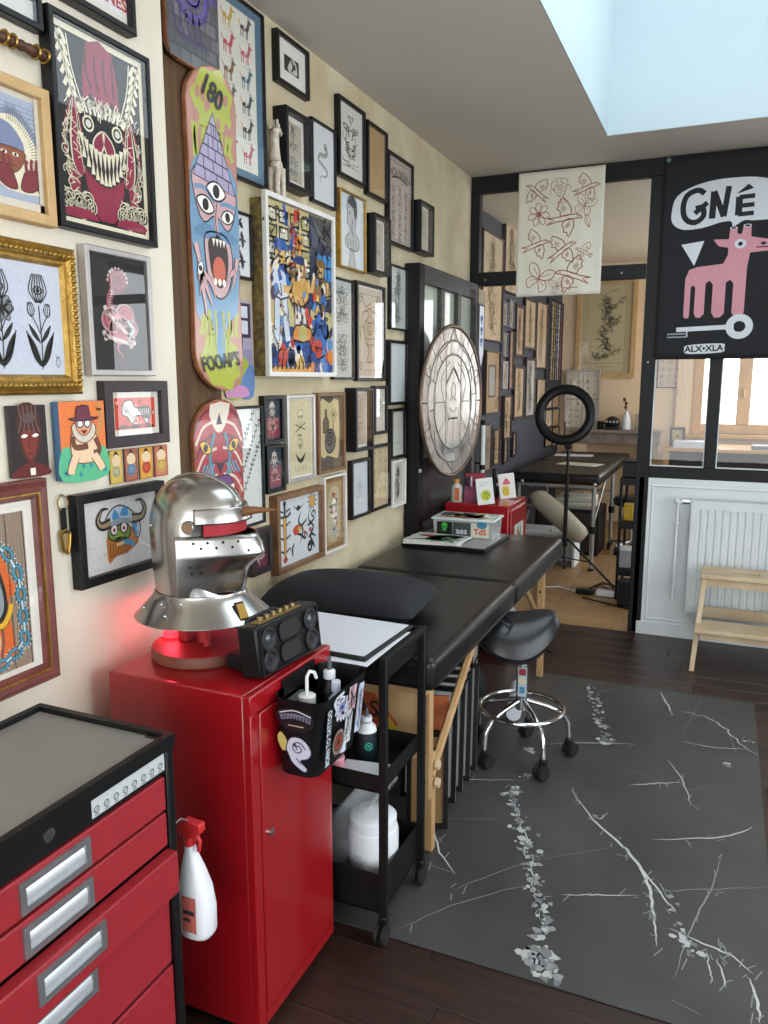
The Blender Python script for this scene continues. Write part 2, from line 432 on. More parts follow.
def mo_ornament(A, seed, ink=INK, n=9, wd=.03, L=2):
    g = random.Random(seed)
    for i in range(n):
        y = -.95+1.9*i/n; x = g.uniform(0, .15)
        pts = [(x, y)]
        for j in range(4):
            x = min(.75, max(0, x+g.uniform(-.18, .38))); y = min(1, max(-1, y+g.uniform(-.18, .26))); pts.append((x, y))
        for sx in (-1, 1): A.line([(sx*a, b) for a, b in pts], wd*g.uniform(.6, 1.6), ink, L, 4, taper=g.choice((0, 1, 2)))
    for i in range(7):
        y = g.uniform(-.8, .8); r = g.uniform(.06, .16)
        for sx in (-1, 1): A.loop(sx*g.uniform(.1,.45) if i else 0, y, r, r*.8, wd*.8, ink, L, 12)
def mo_figure(A, seed, ink=INK, L=2, wd=.03, fill=None):
    g = random.Random(seed)
    q = [(-.12,.6),(-.3,.35),(-.22,0),(-.36,-.5),(-.2,-.95),(.25,-.95),(.34,-.45),(.2,0),(.3,.35),(.12,.6)]
    if fill: A.fill(q, fill, L, 3)
    A.line(q, wd, ink, L+1, 3); A.loop(0, .78, .17, .2, wd, ink, L+1, 14)
    for i in range(5): A.line([(g.uniform(-.25,.25),.35-.28*i),(g.uniform(-.3,.3),.2-.28*i),(g.uniform(-.3,.3),-.28*i)], wd*.8, ink, L+1, 4)
    for sx in (-1, 1):
        A.line([(sx*.28,.35),(sx*.55,.1+g.uniform(-.2,.3)),(sx*.35,-.1+g.uniform(-.1,.3))], wd, ink, L+1, 4)
    A.line([(-.2,.9),(-.28,.7),(-.2,.5)], wd*2, ink, L+1, 3); A.line([(.2,.9),(.28,.7),(.2,.5)], wd*2, ink, L+1, 3)
def mo_eye(A, ink=INK, white='#f4f1ea', L=3, iris=INK):
    A.shape([(-1,0),(-.4,.5),(.4,.5),(1,0),(.4,-.5),(-.4,-.5)], white, ink, .12, L, 3); A.ell(0, 0, .36, .42, iris, L+2, 12)

# ------------------------------------------------------------------ the pictures
def paper(A, col): A.rect(0, 0, 1, A.asp, col, 0)
def art_simple(motif, bg='#dcd6c8', sc=None, **kw):
    def f(A):
        paper(A, bg); s = sc or min(.42, A.asp*.46)
        A.at(.5, A.asp/2, s); motif(A, **kw); A.off()
    return f
def art_orn(seed, bg='#cfc6b4', ink='#4b4540', n=10, wd=.035, stretch=1):
    n, wd = int(n*1.3), wd*1.25
    def f(A):
        paper(A, bg); k = max(1, round(A.asp/1.1))
        for i in range(k):
            A.at(.5, A.asp*(i+.5)/k, min(.44, A.asp*.5/k*.92)); mo_ornament(A, seed+i*7, ink, n, wd)
        A.off()
    return f
def art_fig(seed, bg='#d3c8b2', ink='#3f3a37', fill=None):
    def f(A):
        paper(A, bg); g = random.Random(seed); A.at(.5, A.asp/2, A.asp*.44)
        sp = [(g.uniform(-.05,.1),.85),(g.uniform(-.1,.1),.45),(g.uniform(-.12,.12),0),(g.uniform(-.12,.12),-.45),(g.uniform(-.1,.1),-.85)]
        k = min(1, 1.1/A.asp)
        mo_scribble(A, sp, 130, .13*k+.05, .34*k+.06, ink, seed, .03)
        A.loop(sp[0][0], .8, .1, .12, .03, ink, 3, 12)
        A.line([(x-.13*k-.03, y) for x, y in sp], .025, ink, 3, 4); A.line([(x+.15*k+.03, y) for x, y in sp], .025, ink, 3, 4); A.off()
    return f
def art_grid(seed, nx, ny, bg='#cdb992', ink='#54432f'):
    def f(A):
        paper(A, bg); g = random.Random(seed)
        for i in range(nx):
            for j in range(ny):
                A.at((i+.5)/nx, A.asp*(j+.5)/ny, .4*min(1/nx, A.asp/ny), g.uniform(-.4,.4))
                g.choice((mo_bird, mo_butterfly, mo_flower, mo_leaf, mo_urn, lambda A, ink: mo_skull(A, ink, bg)))(A, ink=ink)
        A.off()
    return f

def art_demon(A):
    a = A.asp; CR = '#e3dcc0'; RD = '#8c2340'; BK = '#141012'
    paper(A, CR); A.rect(.045, .045, .955, a-.045, BK, 1)
    A.fill([(.36,a-.06),(.64,a-.06),(.7,a-.5),(.62,a-.42),(.5,a-.55),(.38,a-.42),(.3,a-.5)], RD, 2, 2)
    for i in range(4): A.line([(.36+.09*i,a-.12),(.34+.1*i,a-.25),(.4+.08*i,a-.4)], .025, '#5b1528', 3, 4)
    for sx in (-1, 1):
        X = lambda t: .5+sx*t
        # horn with stripes
        for i in range(7):
            t = i/6; x = .4-.12*t**1.5; y = a-.12-.45*t
            A.line([(X(x+.05),y-.02),(X(x),y+.05),(X(x-.05),y-.03)], .035, CR, 4, 3)
        A.line([(X(.44),a-.07),(X(.37),a-.3),(X(.27),a-.62)], .012, CR, 4, 4); A.line([(X(.34),a-.07),(X(.3),a-.3),(X(.2),a-.55)], .012, CR, 4, 4)
        # layered ear
        for k, (c, w) in enumerate(((RD,.13),(CR,.1),(BK,.085),(CR,.06),(RD,.045))):
            A.fill([(X(.3),a-.5),(X(.3+w),a-.78),(X(.3+w*.7),a-1.0),(X(.24),a-1.06),(X(.3-w*.7),a-.85)], c, 4+k, 4)
        # eye
        A.ell(X(.16), a*.545, .062, .062, CR, 5); A.ell(X(.16), a*.545, .045, .045, BK, 6); A.ell(X(.16), a*.545, .03, .03, '#d9d9cf', 7)
        # nostril
        A.shape([(X(.0),a*.53),(X(.09),a*.49),(X(.12),a*.435),(X(.05),a*.405),(X(.005),a*.45)], RD, CR, .012, 5, 4)
        # brow curls
        for i in range(5):
            A.line([(X(.03+.045*i),a*.6),(X(.05+.05*i),a*.64+.03*(i%2)),(X(.02+.06*i),a*.665)], .02, CR, 4, 4)
        g = random.Random(5+sx)
        for i in range(16):
            A.spiral(X(g.uniform(.27,.43)), g.uniform(a*.26,a*.47), g.uniform(.025,.045), 1.4, .009, CR, 5, g.uniform(0,6), sx)
        for i in range(9):
            A.line([(X(.3+g.uniform(0,.1)),a*.2+.05*i),(X(.4),a*.22+.05*i),(X(.35+g.uniform(0,.08)),a*.26+.05*i)], .01, CR, 5, 4)
        A.fill([(X(.28),a*.3),(X(.4),a*.36),(X(.38),a*.18),(X(.3),a*.12)], RD, 3, 3)
        # clouds at the foot
        for i in range(10):
            cx, cy = .18+.028*i, a*.17-.0*i+.05*math.sin(i*1.7)
            A.ell(X(cx), cy-.09, .06, .06, BK, 5); A.loop(X(cx), cy-.09, .06, .06, .009, CR, 6, 14); A.loop(X(cx), cy-.09, .035, .035, .007, CR, 6, 12)
        A.fill([(X(.45),.06),(X(.1),.06),(X(.2),.13),(X(.43),.12)], RD, 7, 2)
    g = random.Random(77)
    for i in range(60):
        sx = 1 if i % 2 else -1; x = .5+sx*g.uniform(.2,.44); y = g.uniform(a*.1,a*.62)
        A.line([(x,y),(x+g.uniform(-.05,.05),y+.03),(x+g.uniform(-.05,.05),y+.06)], .008, CR, 9, 4)
    for i in range(26):
        x = .5+g.uniform(-.2,.2); A.line([(x,a*.57+g.uniform(0,.12)),(x+g.uniform(-.04,.04),a*.6+.06),(x+g.uniform(-.05,.05),a*.64+g.uniform(0,.1))], .01, CR, 9, 4)
    A.fill([(.5,a*.36),(.72,a*.3),(.62,a*.08),(.5,a*.05),(.38,a*.08),(.28,a*.3)], RD, 3, 3)
    A.fill([(.24,a*.44),(.5,a*.39),(.76,a*.44),(.74,a*.33),(.6,a*.255),(.5,a*.235),(.4,a*.255),(.26,a*.33)], '#2b2226', 6, 4)
    for i in range(11):
        t = (i-5)/5; x = .5+t*.245; yt = a*.395+.1*t*t
        A.fill([(x-.023,yt+.03),(x+.023,yt+.03),(x+.02*-t,yt-.12+.02*abs(t))], CR, 8)
        yb = a*.245+.17*t*t; x2 = .5+t*.225
        A.fill([(x2-.022,yb),(x2+.022,yb),(x2,yb+.12)], CR, 8)
def art_arch(A):
    a = A.asp; paper(A, '#d9d2c0'); A.rect(.06,.1,.94,a-.06,'#aab3c8',1)
    for j in range(14):
        y = .5+(a-.6)*j/14
        A.line([(.06,y),(.94,y)], .006, '#6f7890', 2, 1)
        for i in range(5): A.line([(.1+.19*i+.09*(j%2),y),(.1+.19*i+.09*(j%2),y+(a-.6)/14)], .006, '#6f7890', 2, 1)
    A.at(.38, 0, 1); A.T = (.36, .12, .86, 1, 0, 1)
    A.fill([(.0,.15),(.0,a*.7),(.2,a*.86),(.45,a*.84),(.7,a*.65),(.85,a*.35),(.9,.12)], '#8791ab', 3, 4)
    A.fill([(.0,.15),(.0,a*.68),(.2,a*.8),(.42,a*.78),(.64,a*.6),(.78,a*.35),(.82,.12)], '#e9e2c6', 4, 4)
    for i in range(26):
        t = -.3+2.0*i/26
        A.line([(.25+.34*math.cos(t), a*.42+.42*math.sin(t)), (.25+.5*math.cos(t), a*.42+.62*math.sin(t))], .007, '#57514a', 5, 1)
    A.fill([(-.0,a*.42),(.0,a*.7),(.25,a*.72),(.46,a*.56),(.42,a*.4)], '#7d86a8', 5, 3)
    A.shape([(.02,a*.48),(.46,a*.48),(.44,a*.36),(.28,a*.245),(.1,a*.33)], '#8f5238', '#3a1d14', .01, 6, 3)
    for x in (.14,.32): A.ell(x, a*.43, .05, .025, '#f0ebe0', 8); A.ell(x, a*.43, .02, .022, INK, 9)
    A.line([(.22,a*.4),(.2,a*.36),(.25,a*.355)], .012, '#3a1d14', 8, 3); A.line([(.17,a*.315),(.29,a*.315)], .014, '#3a1d14', 8, 1)
    for x0, d in ((.62,1),(.08,-1)):
        A.shape([(x0-.24*d,.12),(x0-.2*d,.28),(x0-.12*d,.38),(x0+.1*d,.41),(x0+.14*d,.27),(x0-.05*d,.12)], '#7e2f38', '#33141a', .01, 7, 3)
        for i in range(4): A.line([(x0-.13*d+.075*i*d,.36),(x0-.14*d+.09*i*d,.46+.03*(i%3)),(x0-.11*d+.085*i*d,.55-.03*abs(i-1.5))], .05, '#7e2f38', 9, 3)
    A.shape([(.66,.14),(.74,.36),(.84,.42),(.9,.28),(.95,.2),(.85,.12)], '#4f7a58', '#22352a', .01, 9, 3)
    A.ell(.85,.15,.07,.05,'#8a6590',11); A.off(); A.rect(.94,0,1,a,'#d9d2c0',12); A.rect(0,0,1,.1,'#d9d2c0',12)
def art_tulips(A):
    a = A.asp; paper(A, '#c9cfdd')
    for x, s in ((.22,1.0),(.7,1.0)):
        A.at(x, a*.48, a*.43*s); mo_tulip(A)
    A.off(); A.at(.24, a*.58, .16); mo_flower(A, fill='#8d8f98'); A.off()
    A.loop(.91, .13, .025, .05, .006, INK, 3); A.line([(.89,.2),(.9,.17),(.92,.17),(.93,.2)], .006, INK, 3, 1)
def art_pinkskull(A):
    a = A.asp; paper(A, '#1d1a1c'); PK = '#b0606a'; PL = '#c9b9b4'
    A.ell(.5, a*.79, .17, .15, '#6a2a34', 2)
    for i in range(10): A.ell(.5+.17*math.cos(PI*i/9), a*.79+.15*math.sin(PI*i/9), .02, .02, PL, 3, 8)
    for i in range(9): A.ell(.5+.11*math.cos(i*.7), a*.79+.09*math.sin(i*.7), .018, .018, PK, 4, 8)
    A.line([(.4,a*.7),(.34,a*.6),(.4,a*.5)], .1, PK, 2, 4); A.line([(.4,a*.7),(.34,a*.6),(.4,a*.5)], .03, PL, 3, 4)
    for i in range(8): A.line([(.33,a*.52+.03*i),(.43,a*.53+.03*i)], .012, '#1d1a1c', 4, 1)
    for cx, cy, r in ((.36,.44,.17),(.6,.49,.16),(.7,.38,.12),(.5,.36,.2)):
        A.ell(cx, a*cy, r, r*.85, PK, 3); A.spiral(cx, a*cy, r*.9, 2, .018, '#7c2d3a', 4); A.loop(cx, a*cy, r, r*.85, .012, PL, 5)
    A.at(.46, a*.42, .13); mo_skull(A, '#3c1a20', '#c98f90', 6); A.off()
    for p in (((.26,a*.52),(.72,a*.27)),((.22,a*.3),(.66,a*.24))):
        A.line(p, .05, PL, 7, 1)
        for q in p:
            A.ell(q[0], q[1]+.03, .035, .035, PL, 7, 10); A.ell(q[0]+.02, q[1]-.03, .035, .035, PL, 7, 10)
    A.line([(.6,a*.3),(.48,a*.24),(.44,a*.18),(.52,a*.13),(.5,a*.06)], .05, PK, 6, 5, taper=1)
    A.line([(.6,a*.3),(.75,a*.36),(.64,a*.44)], .045, '#b7c6c2', 7, 5)
def art_redlion(A):
    a = A.asp; paper(A, '#d8d2c2'); A.rect(.04,.04,.96,a-.04,'#c8432b',1)
    A.shape([(.2,a*.5),(.24,a*.8),(.42,a*.86),(.5,a*.66),(.78,a*.62),(.84,a*.45),(.75,a*.2),(.66,a*.42),(.48,a*.4),(.42,a*.2),(.32,a*.4)], '#e3e0d8', '#1a1414', .02, 2, 3)
    for i in range(9): A.line([(.24+.03*i,a*.78-.03*i),(.2+.03*i,a*.62-.02*i)], .012, '#1a1414', 4, 1)
    A.fill([(.55,a*.66),(.8,a*.7),(.88,a*.5),(.8,a*.32),(.66,a*.42)], '#3a3432', 4, 3)
    for i in range(5): A.line([(.6+.05*i,a*.62),(.62+.05*i,a*.45)], .012, '#e3e0d8', 5, 1)
    for x in (.22,.48,.8): A.fill([(x-.12,a*.12),(x,a*.2),(x+.12,a*.12),(x,a*.08)], '#1a1414', 4, 3)
    g = random.Random(3)
    for i in range(14): A.spiral(g.uniform(.08,.92), g.uniform(a*.1,a*.92), .03, 1.2, .01, '#f0d8c0' if i%2 else '#1a1414', 2)
    A.loop(.5, a*.3, .05, .05, .015, '#f0e8da', 6)
def art_darkface(A):
    a = A.asp; paper(A, '#2a2324'); A.fill([(.28,a),(.7,a),(.85,a*.62),(.72,a*.3),(.5,a*.2),(.3,a*.3),(.2,a*.62)], '#4a2420', 1, 3)
    A.fill([(.3,a*.62),(.72,a*.62),(.66,a*.34),(.5,a*.24),(.36,a*.34)], '#7a3128', 2, 3)
    A.fill([(0,0),(.1,a*.12),(.4,a*.2),(.62,a*.2),(.95,a*.12),(1,0)], '#5f1f1f', 2, 3)
    for i in range(5): A.line([(.2+.15*i,a*.62),(.3+.1*i,a*.78),(.25+.12*i,a)], .03, '#6b5a52', 3, 4)
    A.fill([(.34,a*.86),(.62,a*.9),(.66,a*.78),(.38,a*.76)], '#5c4b4a', 4, 3)
    for x in (.36,.66): A.fill([(x-.09,a*.57),(x,a*.605),(x+.1,a*.58),(x,a*.55)], '#f4efe8', 5, 2)
    A.line([(.5,a*.58),(.48,a*.42),(.55,a*.4)], .02, '#45181a', 5, 3); A.line([(.4,a*.32),(.6,a*.32)], .025, '#45181a', 5, 1)
    A.rect(.46,a*.02,.6,a*.12,'#e6e0d8',6)
def art_hatman(A):
    a = A.asp; paper(A, '#e07a3e'); A.fill([(0,0),(1,0),(1,a*.36),(.8,a*.4),(.5,a*.3),(.2,a*.42),(0,a*.38)], '#57b184', 1, 3)
    g = random.Random(8)
    for i in range(12):
        x, y = g.uniform(.05,.95), g.uniform(.03,a*.32)
        for k in range(3): A.line([(x-.05*math.cos(k*1.05),y-.05*math.sin(k*1.05)),(x+.05*math.cos(k*1.05),y+.05*math.sin(k*1.05))], .018, '#2f8aa0', 2, 1)
    SK = '#e6c5a2'; BR = '#6d4233'
    A.line([(.78,a*.55),(.92,a*.75),(.86,a*.92)], .11, '#c58a52', 3, 4); A.loop(.88,a*.93,.06,.06,.03,'#c58a52',3)
    A.shape([(.2,a*.4),(.28,a*.62),(.7,a*.62),(.86,a*.4),(.76,a*.22),(.3,a*.22)], SK, BR, .018, 4, 3)
    for p in (((.3,a*.3),(.2,a*.16),(.18,.1)),((.7,a*.3),(.84,a*.16),(.88,.12))):
        A.line(p, .17, BR, 6, 4); A.line(p, .145, SK, 7, 4)
    A.line([(.25,a*.56),(.3,a*.42),(.58,a*.42)], .1, BR, 6, 4); A.line([(.75,a*.52),(.84,a*.36),(.7,a*.32)], .1, BR, 6, 4)
    A.shape([(.28,a*.72),(.72,a*.72),(.74,a*.56),(.5,a*.46),(.28,a*.56)], '#cfc7b4', BR, .018, 8, 3)
    A.shape([(.34,a*.76),(.66,a*.76),(.64,a*.62),(.5,a*.56),(.36,a*.62)], '#d99a78', BR, .015, 10, 3)
    for x in (.42,.58): A.ell(x, a*.715, .075, .075, '#2a2020', 12); A.ell(x, a*.715, .055, .055, '#dfe5e8', 13)
    A.fill([(.42,a*.63),(.58,a*.63),(.5,a*.575)], '#7d2326', 12)
    A.shape([(.18,a*.79),(.34,a*.8),(.36,a*.93),(.62,a*.94),(.65,a*.8),(.84,a*.79),(.7,a*.755),(.3,a*.755)], '#6a3244', '#2d141c', .015, 14, 2)
def art_card(i):
    def f(A):
        a = A.asp; c = ('#c9a23c','#8d4a3a','#c98a34','#a8583e')[i]; paper(A, c); A.rect(.1,.06,.9,a-.06,('#d8b85a','#b06a52','#dca548','#c07a5a')[i],1)
        A.ell(.5,a*.36,.34,.34,('#b9b07a','#6f8ba0','#c7553c','#c9a95a')[i],2); A.loop(.5,a*.36,.24,.24,.05,('#6d7f86','#3d5a7a','#7a2a24','#8c6a34')[i],3)
        A.fill([(.25,a*.55),(.2,a*.78),(.8,a*.78),(.75,a*.55)],'#e2c8a4',4,2); A.ell(.5,a*.82,.2,.2,'#e2c8a4',5); A.fill([(.28,a*.83),(.5,a*.97),(.72,a*.83),(.5,a*.88)],'#2a1d1a',6,3)
    return f
def art_viking(A):
    a = A.asp; paper(A, '#d6d3d2'); g = random.Random(2)
    for i in range(70):
        x, y = g.uniform(.03,.97), g.uniform(.03,a-.03); A.ell(x, y, .005, .005, g.choice(('#a03038','#30303a','#a03038')), 1, 6)
    A.fill([(.32,a*.5),(.5,a*.58),(.7,a*.5),(.72,a*.3),(.58,a*.2),(.42,a*.18),(.32,a*.1),(.3,a*.3)], '#b5702c', 2, 3)
    for i in range(8): A.line([(.34+.04*i,a*.36),(.34+.035*i,a*.24),(.33+.03*i,a*.17)], .012, '#7a3f18', 3, 3)
    A.shape([(.32,a*.54),(.4,a*.62),(.56,a*.62),(.62,a*.5),(.58,a*.4),(.44,a*.38),(.34,a*.44)], '#6d8f3a', '#22301a', .014, 4, 3)
    for x in (.4,.53): A.ell(x, a*.555, .055, .06, '#2a1418', 6); A.ell(x, a*.555, .04, .045, '#e9d9d6', 7); A.ell(x, a*.55, .016, .018, '#5a1c2c', 8)
    A.ell(.47,a*.47,.06,.04,'#86a648',6); A.line([(.4,a*.4),(.48,a*.42),(.56,a*.39)], .03, '#2a1a14', 6, 3)
    A.line([(.5,a*.36),(.6,a*.33),(.66,a*.28)], .05, '#4f93bd', 6, 3); A.line([(.42,a*.33),(.52,a*.35)], .03, '#e8c08a', 7, 1)
    A.shape([(.3,a*.6),(.34,a*.8),(.48,a*.88),(.64,a*.78),(.76,a*.55),(.72,a*.36),(.66,a*.5),(.62,a*.62)], '#b9c6d2', '#20242c', .014, 5, 3)
    for p in ([(.38,a*.7),(.42,a*.84),(.48,a*.7)],[(.48,a*.74),(.56,a*.86),(.6,a*.72)],[(.64,a*.62),(.72,a*.6),(.68,a*.46)],[(.68,a*.5),(.72,a*.44),(.69,a*.38)]): A.fill(p, '#3f8fc4', 7, 2)
    A.line([(.32,a*.6),(.46,a*.67),(.62,a*.63)], .05, '#8f9aa6', 8, 3)
    for p in ([(.36,a*.66),(.24,a*.64),(.2,a*.74),(.26,a*.86),(.34,a*.86)],[(.64,a*.66),(.78,a*.66),(.83,a*.78),(.78,a*.9),(.7,a*.9)]):
        A.line(p, .11, '#1d1a1a', 9, 4, taper=1); A.line(p[:4], .05, '#9a8668', 10, 4, taper=1)
    A.line([(.74,a*.3),(.94,a*.14)], .012, '#f4f2f0', 3, 1)
def art_chain(A):
    a = A.asp; paper(A, '#e2dfd6'); A.rect(.0,.0,.93,a-.05,'#9c8874',1)
    for i in range(26): A.line([(.02+.035*i,.02),(.03+.035*i+.015*math.sin(i*2),a*.5),(.02+.035*i,a-.06)], .006, '#6f5c4c', 2, 4)
    for x in (.3,.62,.9): A.line([(x,.0),(x+.01,a*.5),(x,a-.05)], .012, '#2b211b', 3, 3)
    A.at(.16,0,1)
    A.fill([(.0,.25),(.3,.18),(.48,.3),(.42,a*.42),(.56,a*.5),(.45,a*.62),(.38,a*.78),(.2,a*.7),(.0,a*.8)], '#d9682a', 3, 3)
    A.fill([(.0,a*.3),(.0,a*.68),(.25,a*.7),(.38,a*.55),(.4,a*.38),(.25,a*.28)], '#23211f', 5, 3)
    A.fill([(.0,a*.34),(.0,a*.64),(.22,a*.66),(.33,a*.53),(.34,a*.4),(.2,a*.33)], '#8f9aa0', 6, 3)
    A.line([(.0,a*.47),(.12,a*.44),(.16,a*.33),(.3,a*.3),(.42,a*.36),(.46,a*.42)], .1, '#7a5a14', 7, 5); A.line([(.0,a*.47),(.12,a*.44),(.16,a*.33),(.3,a*.3),(.42,a*.36),(.46,a*.42)], .075, '#e2b32e', 8, 5)
    A.line([(.0,a*.58),(.12,a*.62),(.22,a*.56)], .04, '#2a2a2e', 8, 3); A.line([(.05,a*.56),(.1,a*.62)], .03, '#e8e4dc', 9, 1)
    for i in range(5): A.line([(.04+.06*i,a*.3),(.06+.06*i,a*.2),(.04+.05*i,a*.1)], .03, '#c9c0a8' if i%2 else '#5d5148', 6, 3)
    A.off()
    links = [(.2,.86,-.6),(.42,.81,-.75),(.62,.73,-.95),(.76,.6,-1.25),(.79,.46,-1.5),(.8,.32,-1.5),(.8,.18,-1.3),(.62,.1,.1),(.4,.06,.15),(.18,.04,.2)]
    for i, (x, y, r) in enumerate(links):
        ca, sa = math.cos(r), math.sin(r); cy = y*a
        if i % 2 == 0 or True:
            for k in range(12):
                t = 2*PI*k/12; ex, ey = .13*math.cos(t), .075*math.sin(t); ox, oy = .19*math.cos(t), .12*math.sin(t)
                A.line([(x+ex*ca-ey*sa, cy+ex*sa+ey*ca), (x+ox*ca-oy*sa, cy+ox*sa+oy*ca)], .022, '#cfe6ea', 9, 1, taper=1)
            A.loop(x, cy, .105, .062, .055, '#12303a', 10, 20, r); A.loop(x, cy, .105, .062, .04, '#4b93ad', 11, 20, r)
    for p, q in zip(links[:-1], links[1:]):
        A.line([(p[0]*.7+q[0]*.3,(p[1]*.7+q[1]*.3)*a),(p[0]*.3+q[0]*.7,(p[1]*.3+q[1]*.7)*a)], .055, '#12303a', 12, 1); A.line([(p[0]*.7+q[0]*.3,(p[1]*.7+q[1]*.3)*a),(p[0]*.3+q[0]*.7,(p[1]*.3+q[1]*.7)*a)], .035, '#bcd8dd', 13, 1)
def art_giraffes(A):
    a = A.asp; paper(A, '#4f7186'); A.rect(.1,.07,.9,a-.07,'#d9d8cc',1)
    cols = ['#6d3346','#4a3a42','#7a5a3a','#d8b13c','#33454a','#c2485a','#a23a44','#3d5f74','#c9a24a','#5a3346','#b85a6a','#44565a']
    n = 0; ny = 6
    for j in range(ny):
        for i in range(3):
            c = cols[(i*5+j*3) % 12]; A.at(.24+.26*i, a*(.15+.145*j), .1); n += 1
            A.fill([(-.9,-.2),(-.6,.15),(.1,.1),(.3,.75),(.6,.8),(1.0,.6),(.6,.5),(.35,-.2)], c, 2, 2)
            for x in (-.75,-.45,.05,.25): A.line([(x,-.1),(x-.03,-.85)], .12, c, 2, 1)
            for x in (.38,.58): A.line([(x,.7),(x,1.1)], .08, c, 2, 1)
            A.line([(-.8,.0),(-1.15,.4)], .14, '#c98a94' if i%2 else '#d9a24a', 3, 1); A.ell(-.2,-.02,.12,.12,'#e3ddd0',3,8)
            A.line([(-.7,-1.1),(.5,-1.1)], .05, '#b4b2aa', 2, 1)
    A.off()
def art_photo(A):
    a = A.asp; paper(A, '#e4e1dc'); A.rect(.24,a*.3,.76,a*.68,'#201f20',1)
    A.fill([(.36,a*.36),(.5,a*.66),(.66,a*.6),(.7,a*.36),(.56,a*.32)], '#c9c5c0', 2, 3); A.line([(.48,a*.62),(.56,a*.5),(.5,a*.36)], .05, '#201f20', 3, 3); A.ell(.6,a*.5,.04,.05,'#201f20',3)
def art_swallows(A):
    a = A.asp; paper(A, '#dfe3e2')
    for i, (x, y, r) in enumerate(((.55,.86,.6),(.4,.72,.4),(.66,.6,-.3),(.45,.42,.5),(.62,.25,-.2),(.4,.1,.3))):
        A.at(x, a*y, .2, r); mo_bird(A, '#2b2024', 2, '#c04a5c' if i%2 else '#3a2a30')
    A.off()
def art_cartoonroom(A):
    a = A.asp; paper(A, '#8f8aa8'); A.rect(0,a*.5,1,a,'#a59ab0',1); A.rect(.4,a*.62,.95,a*.98,'#3b3442',2); A.rect(.5,a*.66,.85,a*.8,'#cfd2dc',3); A.rect(.5,a*.83,.85,a*.95,'#cfd2dc',3)
    A.shape([(.1,a*.36),(.1,a*.7),(.4,a*.76),(.62,a*.66),(.55,a*.4)],'#c98a5c','#3a2418',.03,4,3)
    A.at(.3,a*.6,.12); mo_eye(A); A.off()
    A.fill([(0,0),(0,a*.38),(.4,a*.44),(.8,a*.38),(.9,a*.1),(.8,0)],'#9fae3c',5,3); A.fill([(.5,0),(.62,a*.22),(1,a*.34),(1,0)],'#5f7fb0',6,3); A.fill([(0,0),(.2,a*.12),(.7,a*.1),(.8,0)],'#c58ab4',7,3)
    A.ell(.34,a*.22,.16,.16,'#e8e2d4',8); A.ell(.34,a*.22,.07,.07,'#7a2a34',9)
